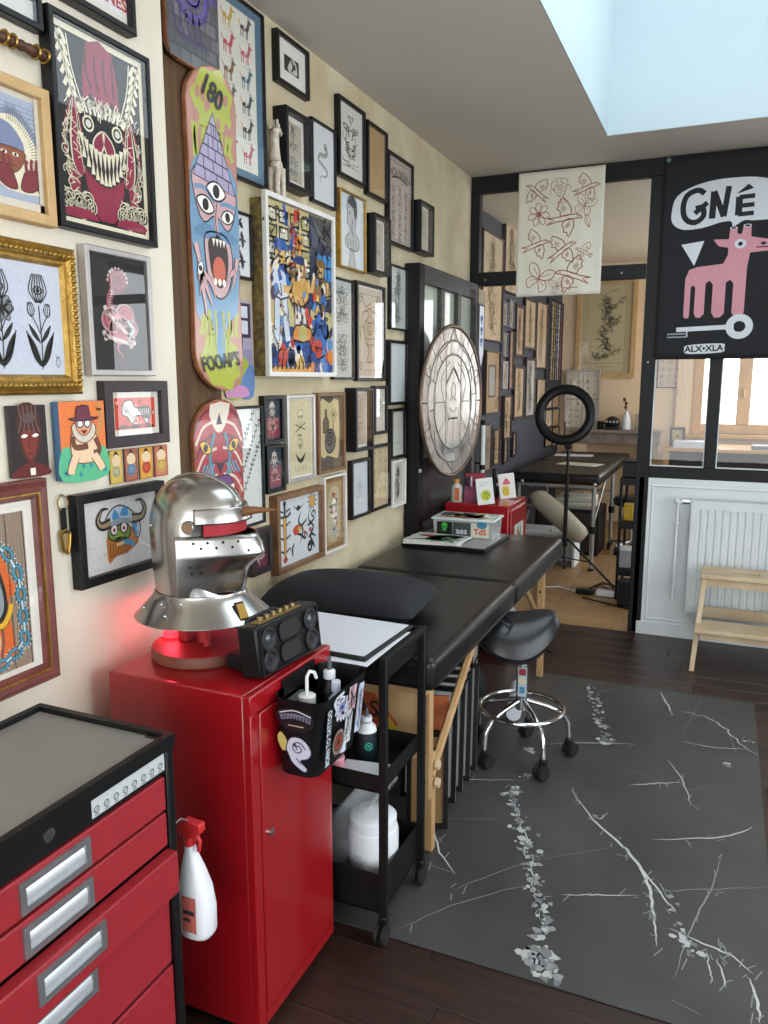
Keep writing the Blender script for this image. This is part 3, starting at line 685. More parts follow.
def art_shopcanvas(A):
    a = A.asp; paper(A, '#c9b982'); g = random.Random(11); K = '#1a1620'
    A.rect(.62,a*.42,1,a,'#35394f',1); A.fill([(.66,a),(1,a),(1,a*.8),(.8,a*.86)],'#6d6a66',2)
    for i in range(7): A.line([(.68+.05*i,a),(1.0,a*.8+.03*i)], .012, K, 3, 1)
    A.rect(.74,a*.62,.98,a*.78,'#3f86c4',3)
    for x in (.82,.9): A.line([(x,a*.62),(x,a*.78)], .012, K, 4, 1)
    A.line([(.74,a*.7),(.98,a*.7)], .012, K, 4, 1)
    for i in range(4):
        for j in range(4):
            x, y = .04+.155*i, a*(.6+.095*j)
            A.rect(x,y,x+.13,y+a*.08,K,2); A.rect(x+.015,y+.015,x+.115,y+a*.08-.015,g.choice(('#d9d4bc','#e4e0d0','#b8ad6a')),3)
            A.at(x+.065,y+a*.04,.04); g.choice((mo_skull,mo_flower,mo_bird))(A, L=4); A.off()
    for i in range(16):
        t = g.uniform(0,2*PI); r = g.uniform(0,.16)
        A.fill([(.4+r*math.cos(t)+g.uniform(-.06,.06),a*.8+1.5*r*math.sin(t)+g.uniform(-.08,.08)) for k in range(5)], g.choice(('#d9772a','#c23f34','#3a62b0','#e0a23a','#2c3f86','#6f9bd0')), 6+i%3, 3)
    for i in range(9): A.fill([(.3+.03*i,a*.68),(.33+.03*i,a*.68),(.31+.03*i,a*.63)], '#d8642a', 9)
    A.fill([(.38,a*.38),(.42,a*.62),(.56,a*.64),(.62,a*.45),(.6,a*.36)],'#3a3550',4,3); A.ell(.53,a*.56,.07,.07,'#23243a',6)
    # three people
    def man(x, y, s, shirt, trs, hat, skin='#d9b26a'):
        A.at(x, y, s)
        A.line([(-.14,-.1),(-.16,-.6),(-.2,-1)], .24, K, 9, 3); A.line([(.14,-.1),(.18,-.6),(.26,-1)], .24, K, 9, 3)
        A.line([(-.14,-.1),(-.16,-.6),(-.2,-1)], .2, trs, 10, 3); A.line([(.14,-.1),(.18,-.6),(.26,-1)], .2, trs, 10, 3)
        A.shape([(-.35,.5),(.35,.5),(.3,-.1),(-.3,-.1)], shirt, K, .04, 11, 2)
        A.line([(-.38,.45),(-.46,.05),(-.1,-.02)], .16, skin, 13, 3); A.line([(.38,.45),(.46,.1),(.1,.05)], .16, skin, 13, 3)
        A.shape([(-.16,.55),(-.18,.85),(.18,.85),(.16,.55)], skin, K, .04, 13, 3); A.fill([(-.22,.82),(-.18,1.0),(.18,1.0),(.3,.82)], hat, 15, 2)
        A.line([(-.08,.68),(.1,.66)], .05, K, 15, 1); A.off()
    man(.2, a*.5, .34, '#cfd8e4', '#c9d4dc', '#2f5aa0'); man(.47, a*.47, .3, '#c99b4c', '#d8d6d0', '#2a3560'); man(.78, a*.5, .28, '#8a6a3a', '#33589c', '#7a5a30')
    A.line([(.2,a*.56),(.17,a*.63),(.24,a*.63)], .05, '#2f5aa0', 14, 1)
    A.rect(.02,.03,.98,a*.3,'#2f4f8c',4)
    for i in range(60):
        x, y = g.uniform(.04,.96), g.uniform(.06,a*.36); r = g.uniform(.025,.075)
        A.fill([(x+r*math.cos(2*PI*k/6+g.uniform(-.4,.4)),y+r*1.2*math.sin(2*PI*k/6)) for k in range(6)], g.choice(('#c24a34','#d9822e','#e6d8c4','#3d70b8','#23305a','#d9b25a','#5a8ac0','#b03040','#e0d6d0')), 5+i%4, 2)
    for i in range(26):
        x, y = g.uniform(.03,.97), g.uniform(.05,a*.36); A.line([(x,y),(x+g.uniform(-.08,.08),y+g.uniform(-.06,.1)),(x+g.uniform(-.1,.1),y+g.uniform(-.05,.1))], .012, K, 10, 3)
    for i in range(70):
        x, y = g.uniform(.03,.97), g.uniform(a*.36,a*.97); A.line([(x,y),(x+g.uniform(-.06,.06),y+g.uniform(-.05,.07)),(x+g.uniform(-.07,.07),y+g.uniform(-.06,.08))], .011, K, 17, 3)
    for i in range(40):
        x, y = g.uniform(.03,.97), g.uniform(a*.34,a*.7); r = g.uniform(.015,.04)
        A.fill([(x+r*math.cos(1.05*k+g.uniform(-.4,.4)),y+r*1.3*math.sin(1.05*k)) for k in range(6)], g.choice(('#c24a34','#e6d8c4','#3d70b8','#d9b25a','#5a8ac0','#3a3550','#8a6a3a')), 16, 2)
    A.shape([(.36,a*.22),(.6,a*.22),(.62,a*.3),(.4,a*.31)],'#d98a3a',K,.015,11,2); A.ell(.5,a*.265,.07,.06,'#b9b06a',13)
    A.rect(.02,.03,.62,a*.055,'#d49a4a',12)
    for i in range(9): A.fill([(.06+.06*i,.05),(.09+.06*i,.05),(.08+.06*i,.12)], K, 13)
def art_script(A):
    a = A.asp; paper(A, '#d5d6d2')
    A.T = (.55, a*.5, 1.0, math.cos(1.0), math.sin(1.0), 1)
    for k, y in enumerate((.12,-.05,-.2)):
        g = random.Random(k)
        x = -.75
        while x < .75:
            w = g.uniform(.03,.08); h = g.uniform(.02,.06)
            A.line([(x,y),(x+w*.3,y+h),(x+w*.5,y-h*.5),(x+w,y+h*.3)], .014, '#29262a', 2, 3); x += w+.015
    A.off(); A.spiral(.4,a*.62,.1,2,.014,'#29262a'); A.fill([(.2,a*.55),(.26,a*.62),(.5,a*.8),(.34,a*.6)],'#29262a',2,3)
def art_flash(A):
    a = A.asp; paper(A, '#cfd4d8'); K = '#17161a'
    A.at(.18,a*.5,a*.44); mo_dagger(A, K); A.off()
    for y in (.2,.4,.6,.8):
        for sx in (-1,1): A.line([(.18+sx*.03,a*y),(.18+sx*.12,a*(y+.04)),(.18+sx*.1,a*(y-.03))], .028, K, 3, 4, taper=1)
    A.fill([(.12,a*.08),(.18,a*.16),(.24,a*.08),(.18,a*.03)],'#a8382a',4)
    A.fill([(.34,a*.9),(.44,a*.82),(.5,a*.86),(.56,a*.82),(.66,a*.9),(.5,a*.76)], K, 3, 2)
    A.ell(.84,a*.86,.075,.075,'#c9932c',4)
    for k in range(10): A.line([(.84+.07*math.cos(k*.63),a*.86+.07*math.sin(k*.63)),(.84+.13*math.cos(k*.63),a*.86+.13*math.sin(k*.63))], .03, K, 3, 1, taper=1)
    for p in ([(.52,a*.25),(.6,a*.45),(.5,a*.6),(.56,a*.75)],[(.4,a*.5),(.56,a*.52),(.72,a*.62)],[(.44,a*.42),(.56,a*.38),(.64,a*.28)],[(.8,a*.78),(.74,a*.6),(.86,a*.45),(.78,a*.32),(.84,a*.2),(.76,a*.1)],[(.7,a*.14),(.8,a*.2),(.9,a*.1)],[(.7,a*.5),(.8,a*.52),(.92,a*.6)],[(.72,a*.3),(.82,a*.34),(.92,a*.28)],[(.36,a*.08),(.34,a*.2),(.4,a*.3)]): A.line(p, .036, K, 3, 5, taper=2)
    A.spiral(.78,a*.14,.09,1.3,.032,K,3); A.spiral(.86,a*.64,.06,1.2,.026,K,3); A.spiral(.66,a*.34,.05,1.2,.022,K,3)
    A.fill([(.36,a*.5),(.48,a*.56),(.52,a*.46),(.42,a*.4)],'#b8402c',4,3); A.fill([(.46,a*.5),(.56,a*.52),(.54,a*.44)],'#d8a434',5,3)
    A.ell(.64,a*.4,.022,.03,'#a8382a',4); A.ell(.78,a*.42,.03,.03,'#a8382a',4)
def art_kraft(A):
    a = A.asp; paper(A, '#a98a5f'); A.fill([(.16,.12),(.1,a*.5),(.2,a*.86),(.5,a*.94),(.84,a*.84),(.9,a*.4),(.78,.14)], '#b7ab8e', 1, 2)
    g = random.Random(6)
    for i in range(10): A.fill([(.5+g.uniform(-.22,.22)+.08*math.cos(k),a*(.3+.055*i)+.08*math.sin(k)) for k in (0,1.5,3,4.5)], g.choice(('#a33a34','#3b3233','#e0d8cc','#6d5a50','#c9c4be')), 3+i%2, 2)
    A.at(.5,a*.6,.28); mo_skull(A,L=5); A.at(.5,a*.24,.22); mo_flower(A, fill='#c4bfb4',L=4); A.off()
def art_skullsheet(A):
    a = A.asp; paper(A, '#c9bd98')
    A.at(.52,a*.76,.2); mo_skull(A, '#3d3830', '#d3c9a8'); A.off()
    A.line([(.3,a*.68),(.74,a*.6)], .03, '#3d3830', 2, 1); A.line([(.74,a*.7),(.3,a*.58)], .03, '#3d3830', 2, 1)
    A.at(.5,a*.45,.2); mo_ornament(A, 4, '#3d3830', 6, .06); A.off()
    A.fill([(.3,a*.3),(.5,a*.22),(.72,a*.3),(.6,a*.18),(.42,a*.18)], '#2b2622', 3, 3)
    for i in range(5): A.line([(.26+.11*i,a*.13),(.3+.11*i,a*.09),(.28+.11*i,a*.06)], .018, '#3d3830', 2, 3)
def art_bottle(A):
    a = A.asp; paper(A, '#5d5348'); A.fill([(.12,.28),(.1,a*.9),(.3,a*.95),(.5,a*.9),(.88,a*.94),(.9,.3),(.7,.2),(.4,.27)], '#cbb98a', 1, 2)
    A.shape([(.22,a*.5),(.22,a*.66),(.3,a*.72),(.31,a*.82),(.37,a*.82),(.38,a*.72),(.46,a*.66),(.46,a*.5)], '#6b5d48', '#2b241c', .02, 2, 1)
    A.at(.68,a*.74,.14); mo_flower(A,'#2b241c'); A.off(); A.line([(.68,a*.66),(.62,a*.5),(.5,a*.38)], .025, '#2b241c', 2, 4)
    A.shape([(.3,a*.32),(.34,a*.5),(.6,a*.54),(.74,a*.42),(.66,a*.26),(.44,a*.22)], '#6f6a5e', '#2b241c', .03, 3, 3); A.spiral(.5,a*.4,.16,2,.035,'#1f1a16',5)
def art_redpanel(seed):
    def f(A):
        a = A.asp; paper(A, '#2b3a44'); A.rect(.06,.06,.94,a*.55,'#8a3040',1)
        A.at(.5,a*.74,.3); mo_skull(A,'#2a1a1e','#c9bdb4',3); A.at(.5,a*.3,.34); mo_flower(A,'#2a1418','#b0505a',8,3); A.off()
        A.at(.5,a*.5,.46); mo_ornament(A, seed, '#d9c8b8', 6, .04, 5); A.off()
    return f
def art_ladyred(A):
    a = A.asp; paper(A, '#20242a'); A.rect(.0,.0,1,a*.4,'#5c1f30',1); A.at(.52,a*.62,.32); mo_skull(A,'#2a1a1e','#d8c9bc',3); A.off()
    for i in range(9): A.ell(.25+.06*i, a*(.3+.03*math.sin(i)), .05,.05,'#b34a5c' if i%2 else '#d8c9bc',5,10)
    A.line([(.3,a*.3),(.42,a*.08)],.06,'#cfd4d8',6,1,taper=1)
def art_nouveau(A):
    a = A.asp; paper(A, '#b9aca0'); A.text('NOUVEAU', .5, a*.83, .19, '#3a3230', 2, 0, .01)
    A.line([(.15,a*.76),(.5,a*.8),(.85,a*.76)], .03, '#3a3230', 2, 4)
    for i in range(3):
        for j in range(5): A.at(.22+.28*i, a*(.1+.13*j), .1); (mo_ornament(A, i*9+j, '#4a403c', 4, .09) if (i+j)%2 else mo_flower(A,'#4a403c')); A.off()
    A.line([(.06,.05),(.94,.05),(.94,a-.05),(.06,a-.05)], .015, '#3a3230', 2, 1, True)
def art_urnframe(A):
    a = A.asp; paper(A, '#c6b7a4'); A.line([(.1,.1),(.9,.1),(.9,a-.1),(.1,a-.1)], .012, '#5a4a40', 2, 1, True)
    for x, y, r in ((.14,.16,.08),(.86,.16,.08),(.14,a-.18,.1),(.86,a-.18,.1)): A.spiral(x,y,r,1.5,.014,'#5a4a40',2)
    A.line([(.16,a-.12),(.34,a-.3),(.5,a-.24),(.66,a-.3),(.84,a-.12)], .014, '#5a4a40', 2, 4)
    A.at(.5,a*.46,.5); mo_urn(A,'#4a3c34',fill='#b9a894'); A.off()
def art_angel(A):
    a = A.asp; paper(A, '#b9ab86'); I = '#6a6049'
    A.rect(.14,.06,.86,a-.06,'#c2b590',1)
    mo_scribble(A, [(.5,a*.84),(.48,a*.7),(.55,a*.56),(.46,a*.42),(.52,a*.28)], 230, .05, .12, I, 4, .011)
    mo_scribble(A, [(.54,a*.72),(.7,a*.76),(.82,a*.83)], 60, .028, .09, I, 9, .009); mo_scribble(A, [(.56,a*.55),(.7,a*.58),(.76,a*.62)], 40, .026, .08, I, 10, .009)
    mo_scribble(A, [(.28,a*.2),(.5,a*.19),(.74,a*.25)], 80, .028, .1, I, 12, .011)
    A.line([(.48,a*.78),(.42,a*.86),(.72,a*.93)], .011, I, 4, 2); A.loop(.5,a*.8,.04,.05,.01,I,4)
    A.line([(.14,.2),(.86,.2)], .006, I, 4, 1)
    for i in range(8): A.line([(.3+.05*i,.13),(.33+.05*i,.13)], .012, I, 4, 1)
# ------------------------------------------------------------------ the room
M_white = mat('white_paint', '#d6dcdd', .6, noise=.03, nscale=3)
M_ceil = mat('ceiling_paint', '#c3bcb2', .8, noise=.03, nscale=1.5)
M_shaft = mat('skylight_paint', '#a9b7bc', .7, noise=.015, nscale=2)
M_plaster_near = mat('cream_plaster', '#e3ddcd', .85, col2='#d8d0bb', nscale=2.5, bump=.25, bscale=35)
M_plaster = mat('old_beige_plaster', '#b9aa88', .9, col2='#cfc4a8', nscale=4.5, bump=.5, bscale=28)
M_timber = mat('dark_timber', '#664829', .7, col2='#452e18', nscale=5, stretch=(6,6,.6), bump=.4, bscale=30)
M_black = mat('black_satin', '#0d0d0f', .5, noise=.1, spec=.3)
M_steelblack = mat('black_steel', '#0e0f11', .5, noise=.12, nscale=6, spec=.3)
M_plank = mat('dark_brown_plank', '#3a2721', .34, col2='#281a16', nscale=4, stretch=(1,14,4), bump=.15, bscale=20, objrand=.28)
M_parquet = mat('oak_parquet', '#a5845c', .45, col2='#8d6c48', nscale=4, stretch=(1.5,16,2), objrand=.12)
M_groove = mat('dark_groove', '#140e0b', .9)
M_beige = mat('warm_beige_paint', '#e2c9a8', .8, noise=.04, nscale=2)
M_blue = mat('slate_blue_paint', '#373a47', .6, noise=.08, nscale=2)
M_oak = mat('window_oak', '#d0a670', .5, col2='#bd9058', nscale=6, stretch=(4,4,.7))
M_glass = thin_glass('clear_pane', '#f6f9f8', 1.0)
M_pglass = thin_glass('picture_glass', '#ffffff', 1.25)

def slab(name, boxes, material, parent=None):
    b = MB()
    for q in boxes: b.box(*q)
    return b.build(name, material, parent)

struct(slab('wall_left', [(-.5, 0, 1.95, YP+.05, 0, CEIL+.02)], M_plaster))
struct(slab('wall_left_near', [(-.3, XL, Y0-.1, 1.70, 0, CEIL+.02)], M_plaster_near))
post = struct(slab('trim_1', [(-.3, .10, 1.70, 1.985, 0, CEIL+.01)], M_timber)); post['label'] = 'dark brown timber post set in the long wall'
SW = ((-.2, 3.0), (5.3, 8.2)); WZ = (.6, 2.5)      # windows in the right wall; the second-room one is added to brighten it
ys = [Y0-.2, SW[0][0], SW[0][1], SW[1][0], SW[1][1], YF+.3]
rb = [(XR, XR+.2, ys[i], ys[i+1], 0, CEIL+.02) for i in (0, 2, 4)]
for y0_, y1_ in SW: rb += [(XR, XR+.2, y0_, y1_, 0, WZ[0]), (XR, XR+.2, y0_, y1_, WZ[1], CEIL+.02)]
struct(slab('wall_right', rb, M_white))
BW0, BW1, BZ0, BZ1 = .2, 3.4, .3, 2.6                # shop window behind the camera
struct(slab('wall_behind', [(-.3, BW0, Y0-.2, Y0, 0, CEIL+.02), (BW1, XR+.2, Y0-.2, Y0, 0, CEIL+.02), (BW0, BW1, Y0-.2, Y0, 0, BZ0), (BW0, BW1, Y0-.2, Y0, BZ1, CEIL+.02)], M_white))
w4 = MB()
for x in (BW0, 1.25, 2.3, BW1-.06): w4.box(x, x+.06, Y0-.12, Y0-.04, BZ0, BZ1)
for z in (BZ0, BZ1-.06): w4.box(BW0, BW1, Y0-.12, Y0-.04, z, z+.06)
struct(w4.build('window_4', M_steelblack))
for k_, (y0_, y1_) in enumerate(SW):
    w5 = MB(); nb = round((y1_-y0_)/1.15)
    for i in range(nb+1): yy = y0_+(y1_-y0_-.06)*i/nb; w5.box(XR+.04, XR+.12, yy, yy+.06, *WZ)
    for z in (WZ[0], WZ[1]-.06): w5.box(XR+.04, XR+.12, y0_, y1_, z, z+.06)
    struct(w5.build('window_%d' % (5+k_), M_steelblack))  # the second-room frame belongs to the added, unseen window
# ceiling with the skylight shaft
sx0, sx1, sy0, sy1 = SKY
ceil = struct(slab('ceiling', [(-.5, sx0, Y0-.2, YF+.3, CEIL, CEIL+.25), (sx1, XR+.2, Y0-.2, YF+.3, CEIL, CEIL+.25), (sx0, sx1, Y0-.2, sy0, CEIL, CEIL+.25), (sx0, sx1, sy1, YF+.3, CEIL, CEIL+.25)], M_ceil))
z0_, zl, zr = CEIL+.001, SKZ[0], SKZ[1]
sx0, sx1, sy0, sy1 = sx0+.004, sx1-.004, sy0+.004, sy1-.004
sh = MB()
sh.add([(sx0,sy0,z0_),(sx0,sy1,z0_),(sx0,sy1,zl),(sx0,sy0,zl),(sx1,sy0,z0_),(sx1,sy1,z0_),(sx1,sy1,zr),(sx1,sy0,zr)], [(0,1,2,3),(4,7,6,5),(0,3,7,4),(1,5,6,2)])
sh.build('skylight_shaft', M_shaft, ceil)
roof = MB()       # roof slope outside, so that daylight comes only through the glazing
roof.add([(sx0-.25,sy0-.25,z0_+.2),(sx1+.25,sy0-.25,z0_+.2),(sx1+.25,sy1+.25,z0_+.2),(sx0-.25,sy1+.25,z0_+.2),(sx0-.25,sy0-.25,zl+.02),(sx1+.25,sy0-.25,zr-.1),(sx1+.25,sy1+.25,zr-.1),(sx0-.25,sy1+.25,zl+.02)], [(0,4,7,3),(1,2,6,5),(0,1,5,4),(3,7,6,2)])
roof.build('skylight_kerb', M_shaft, ceil)
MB().add([(sx0, sy0, zl), (sx1, sy0, zr), (sx1, sy1, zr), (sx0, sy1, zl)], [(0,1,2,3)]).build('skylight_pane', thin_glass('grey_dimming_glass', '#c2cacd', 1.0), ceil)  # grey tint added to dim the light in the shaft

# floors: boards are separate pieces over a dark sub-floor
floor = struct(slab('floor', [(-.3, XR+.2, Y0-.2, YP, -.12, -.012)], M_groove))
def board_mesh(name, lx, ly, material, b=.0015):
    q = MB(); q.box(.0008, lx-.0008, .0008, ly-.0008, -.012, -b); o = q.build(name, material, bevel=0)
    me = o.data; bpy.data.objects.remove(o)
    bm = bmesh.new(); bm.from_mesh(me); bmesh.ops.bevel(bm, geom=[e for e in bm.edges if all(v.co.z > -.006 for v in e.verts)], offset=.0016, segments=1, affect='EDGES'); bm.to_mesh(me); bm.free()
    return me
PW, PLN = .122, 1.22
pm = board_mesh('plank', PLN, PW, M_plank)
rg = random.Random(4)
rows = int((YP-.55)/PW)+1
for j in range(rows):
    y = YP-(j+1)*PW; off = -(j*0.47 % 1)*PLN
    x = .0+off
    while x < 3.0:
        if x+PLN > .05:
            o = bpy.data.objects.new('plank', pm); COL.objects.link(o); o.parent = floor; o.location = (x, y, 0)
        x += PLN
fl2 = struct(slab('floor_back', [(-.5, XR+.2, YP, YF+.3, -.12, -.012)], M_groove))
p2 = board_mesh('parquet_block', .42, .105, M_parquet, .001)
for i in range(-1, 4):
    for j in range(9):
        for k in range(4):
            o = bpy.data.objects.new('parquet_block', p2); COL.objects.link(o); o.parent = fl2
            if (i+j) % 2: o.location = (i*.42+.1, YP+j*.42+k*.105, 0)
            else: o.location = (i*.42+.1+(k+1)*.105, YP+j*.42, 0); o.rotation_euler = (0, 0, PI/2)

# partition: black steel screen with a doorway, white wall under the glazing
part = struct(thing('window_1', 'black steel framed glazed partition', 'partition', (0, YP, 0))); del part['category']
def bar(name, x0, x1, z0, z1, d=.06): return MB().box(x0, x1, 0, d, z0, z1).build(name, M_steelblack, part, bevel=.003)
XE = 3.69
bar('top_rail', 0.002, XE, 2.605, CEIL-.002); bar('transom_rail', .06, 1.03, 2.066, 2.145)
bar('transom_rail', 1.11, XE, 2.066, 2.13, .05)
bar('wall_post', .002, .057, .0, 2.605); bar('door_post', 1.035, 1.11, 0, 2.605)
bar('mullion', 1.40, 1.462, 1.008, 2.605); bar('mullion', 2.1, 2.162, 1.008, 2.605); bar('mullion', 2.8, 2.862, 1.008, 2.605)
bar('sill_rail', 1.11, XE, .94, 1.008, .07)
for x0, x1, z0, z1 in ((.057,1.035,2.145,2.605),(1.11,1.40,1.008,2.066),(1.11,1.4,2.13,2.605),(1.462,2.1,1.008,2.066),(1.462,2.1,2.13,2.605),(2.162,2.8,1.008,2.066)):
    MB().add([(x0,.03,z0),(x1,.03,z0),(x1,.03,z1),(x0,.03,z1)],[(0,1,2,3)]).build('pane', M_glass, part)
for x0, x1, z0, z1 in ((1.11,1.40,1.008,2.066),(1.462,2.1,1.008,2.066)):
    b = MB().ring_profile(x0, x1, z0, z1, [(0,0),(0,.01),(.006,.01),(.006,0)]); b.v = [(v[0], .02-v[2], v[1]) for v in b.v]
    b.build('glazing_bead', M_white, part)
for x, z in ((.10,2.1),(.9,2.1),(1.07,1.6)): MB().cyl((x, -.004, z), (x, .01, z), .006, n=10).build('screw', mat('screw_steel', '#8a8c90', .35, .9), part)
wp = struct(slab('wall_partition', [(1.085, XE, YP+.002, YP+.10, 0, .94)], M_white))
MB().box(1.06, 1.086, YP+.0, YP+.1, 0, .94).build('edge_strip', M_steelblack, wp)
b = MB().ring_profile(1.13, 2.9, .09, .90, [(0,0),(0,.004),(.006,.007),(.012,.004),(.012,0)]); b.v = [(v[0], YP+.003-v[2], v[1]) for v in b.v]; b.build('panel_moulding', M_white, wp)
bb = struct(slab('baseboard_partition', [(1.085, XE, YP-.012, YP+.002, 0, .075)], M_white))

# second room
struct(slab('ceiling_back', [(-.5, XR+.2, YP+.062, YF+.2, CEIL-.012, CEIL-.001)], mat('back_ceiling_paint', '#e6d8c2', .8)))
struct(slab('wall_blue', [(-.5, XB, YP+.05, YF+.2, 0, CEIL+.02)], M_blue))
j = struct(slab('trim_2', [(XB, .02, YP+.065, YP+.16, 0, CEIL)], mat('trim_cream', '#e2d9cc', .6))); j['label'] = 'cream door lining behind the steel post'
wx0, wx1, wz0, wz1 = P(693,400,'y',YF).x, 2.55, .96, 2.6
struct(slab('wall_far', [(-.5, wx0, YF, YF+.25, 0, CEIL+.02), (wx1, XR+.2, YF, YF+.25, 0, CEIL+.02), (wx0, wx1, YF, YF+.25, 0, wz0), (wx0, wx1, YF, YF+.25, wz1, CEIL+.02)], M_beige))
win = struct(thing('window_2', 'light oak casement window', 'window', (0, YF, 0))); del win['category']
def wb(name, x0, x1, z0, z1, y0=.05, y1=.11): return MB().box(x0, x1, y0, y1, z0, z1).build(name, M_oak, win, bevel=.006)
ml0, ml1 = P(737,400,'y',YF).x, P(751,400,'y',YF).x
wb('jamb', wx0, wx0+.09, wz0, wz1, -.02); wb('jamb', wx1-.09, wx1, wz0, wz1, -.02)
wb('head_rail', wx0+.09, wx1-.09, wz1-.08, wz1); wb('bottom_rail', wx0+.09, wx1-.09, wz0, wz0+.1)
wb('meeting_stile', ml0, ml1, wz0+.1, wz1-.08, .03)
wb('window_board', wx0-.05, wx1+.05, wz0-.04, wz0, -.1, .12)
MB().box((ml0+ml1)/2-.01, (ml0+ml1)/2+.01, -.0, .03, 1.32, 1.42).build('window_handle', mat('brass', '#b08d4a', .3, .9), win, bevel=.004)
for x0, x1 in ((wx0+.09, ml0), (ml1, wx1-.09)): MB().add([(x0,.078,wz0+.1),(x1,.078,wz0+.1),(x1,.078,wz1-.08),(x0,.078,wz1-.08)],[(0,1,2,3)]).build('pane', M_glass, win)
pilaster = struct(slab('trim_3', [(wx0-.16, wx0-.02, YF-.03, YF, .0, CEIL)], M_beige)); pilaster['label'] = 'beige casing beside the far window'
# ------------------------------------------------------------------ framed pictures
M_fblack = mat('black_frame', '#0f0e11', .4, noise=.1, spec=.35)
M_fdark = mat('dark_stained_frame', '#2c2126', .4, noise=.15)
M_fwood = mat('walnut_frame', '#84603f', .5, col2='#6c4b2f', nscale=14, stretch=(1,1,1))
M_flight = mat('pale_wood_frame', '#c9a878', .5, col2='#b8945f', nscale=10)
M_fgold = mat('gilt_frame', '#a98742', .34, .75, noise=.25, nscale=40, bump=.3, bscale=90)
M_fsilver = mat('silver_frame', '#b9b4b2', .35, .6, noise=.1)
M_fmaroon = mat('maroon_frame', '#6e3a33', .4, noise=.2, nscale=20)
M_fwhite = mat('white_frame', '#dcdad4', .5, noise=.04)
M_mat = mat('mount_card', '#dedacf', .9, noise=.02)
M_backing = mat('backing_board', '#4a4038', .9, noise=.1)
STY = {  # material, bar width, depth, profile
 'black': (M_fblack, .014, .024), 'thin': (M_fblack, .009, .02), 'box': (M_fblack, .014, .055), 'wide': (M_fblack, .022, .028),
 'dark': (M_fdark, .026, .025), 'wood': (M_fwood, .014, .03), 'woodwide': (M_fwood, .02, .035), 'light': (M_flight, .022, .028),
 'gold': (M_fgold, .042, .035), 'goldthin': (M_fgold, .008, .022), 'silver': (M_fsilver, .014, .022), 'maroon': (M_fmaroon, .055, .03),
 'white': (M_fwhite, .01, .024), 'oakthick': (M_flight, .05, .03), 'darkwood': (mat('dark_walnut_frame', '#43302a', .5, noise=.15), .012, .03), 'grey': (mat('grey_frame', '#6d6f78', .5, noise=.1), .012, .024)}
def picture(label, tl, br, style, art, mount=0.0, glass=True, wx=0.0, axis='x', group='framed pictures on the long wall', name='framed_picture', card=None, tilt=0.0, depth=None, mountcol=None):
    fm, bw, d = STY[style]
    if depth: d = depth
    if axis == 'x':
        a, b = P(*tl, 'x', wx+d), P(*br, 'x', wx+d); w, h = b.y-a.y, a.z-b.z
        T = wallM(wx+.002, (a.y+b.y)/2, b.z, tilt)
    else:
        a, b = P(*tl, 'y', wx-d), P(*br, 'y', wx-d); w, h = b.x-a.x, a.z-b.z
        T = backM((a.x+b.x)/2, wx-.002, b.z, tilt)
    t = thing(name, label, 'picture', T, group)
    bw = min(bw, w*.16)
    x0, x1 = -w/2, w/2
    if style in ('gold', 'maroon'): prof = [(0,0),(0,d*.6),(bw*.12,d*.75),(bw*.2,d*.68),(bw*.35,d),(bw*.6,d*.95),(bw*.7,d*.7),(bw*.85,d*.72),(bw,d*.45),(bw,.004)]
    else: prof = [(0,0),(0,d-.002),(.002,d),(bw-.002,d),(bw,d-.002),(bw,.004)]
    MB().ring_profile(x0, x1, 0, h, prof).build('frame', fm, t)
    if style == 'maroon':
        MB().ring_profile(x0+bw*.62, x1-bw*.62, bw*.62, h-bw*.62, [(0,d*.6),(0,d*.86),(bw*.1,d*.86),(bw*.1,d*.6)]).build('gilt_line', M_fgold, t)
    if style == 'gold':   # rope moulding: a row of small slanted beads
        bd = MB(); n = int((2*w+2*h)/.014)
        for i in range(n):
            s = (2*w+2*h-8*bw*.47)*i/n; W, H = w-2*bw*.47, h-2*bw*.47
            if s < W: p = (x0+bw*.47+s, bw*.47)
            elif s < W+H: p = (x1-bw*.47, bw*.47+s-W)
            elif s < 2*W+H: p = (x1-bw*.47-(s-W-H), h-bw*.47)
            else: p = (x0+bw*.47, h-bw*.47-(s-2*W-H))
            bd.ball((p[0], p[1], d*.98), .0065, 6, 4)
        bd.build('rope_moulding', M_fgold, t, smooth=60)
    ih, iw = h-2*bw, w-2*bw
    zb = max(.006, d*.45)
    MB().box(x0+bw*.5, x1-bw*.5, bw*.5, h-bw*.5, .001, zb).build('mount' if mount else 'backing', (mountcol or M_mat) if mount else M_backing, t)
    pw, ph = iw-2*mount, ih-2*mount
    A = Art(pw, ph); art(A); A.build('print', t, loc=(0, bw+mount, zb))
    if glass: MB().add([(x0+bw, bw, d-.003), (x1-bw, bw, d-.003), (x1-bw, h-bw, d-.003), (x0+bw, h-bw, d-.003)], [(0,1,2,3)]).build('glass', M_pglass, t)
    return t
def canvas(label, tl, br, depth, art, edge, wx=0.0, name='canvas_painting', cat='picture', group='framed pictures on the long wall', material=None):
    a, b = P(*tl, 'x', wx+depth), P(*br, 'x', wx+depth); w, h = b.y-a.y, a.z-b.z
    t = thing(name, label, cat, wallM(wx+.002, (a.y+b.y)/2, b.z), group)
    MB().box(-w/2, w/2, 0, h, 0, depth).build('stretcher', edge, t, bevel=.002 if depth > .006 else 0)
    A = Art(w, h); art(A); A.build('print', t, material, loc=(0, 0, depth))
    return t
G1 = 'pictures on the cream wall by the camera'
PI_ = picture
PI_('black framed picture of plain grey paper beside the leather wrapped handle', (-60,-60), (44,33), 'black', lambda A: (paper(A,'#c9c8c4'), A.line([(.2,.2),(.5,.5),(.8,.4)],.01,INK,2,4)), .0, wx=XL, group=G1)
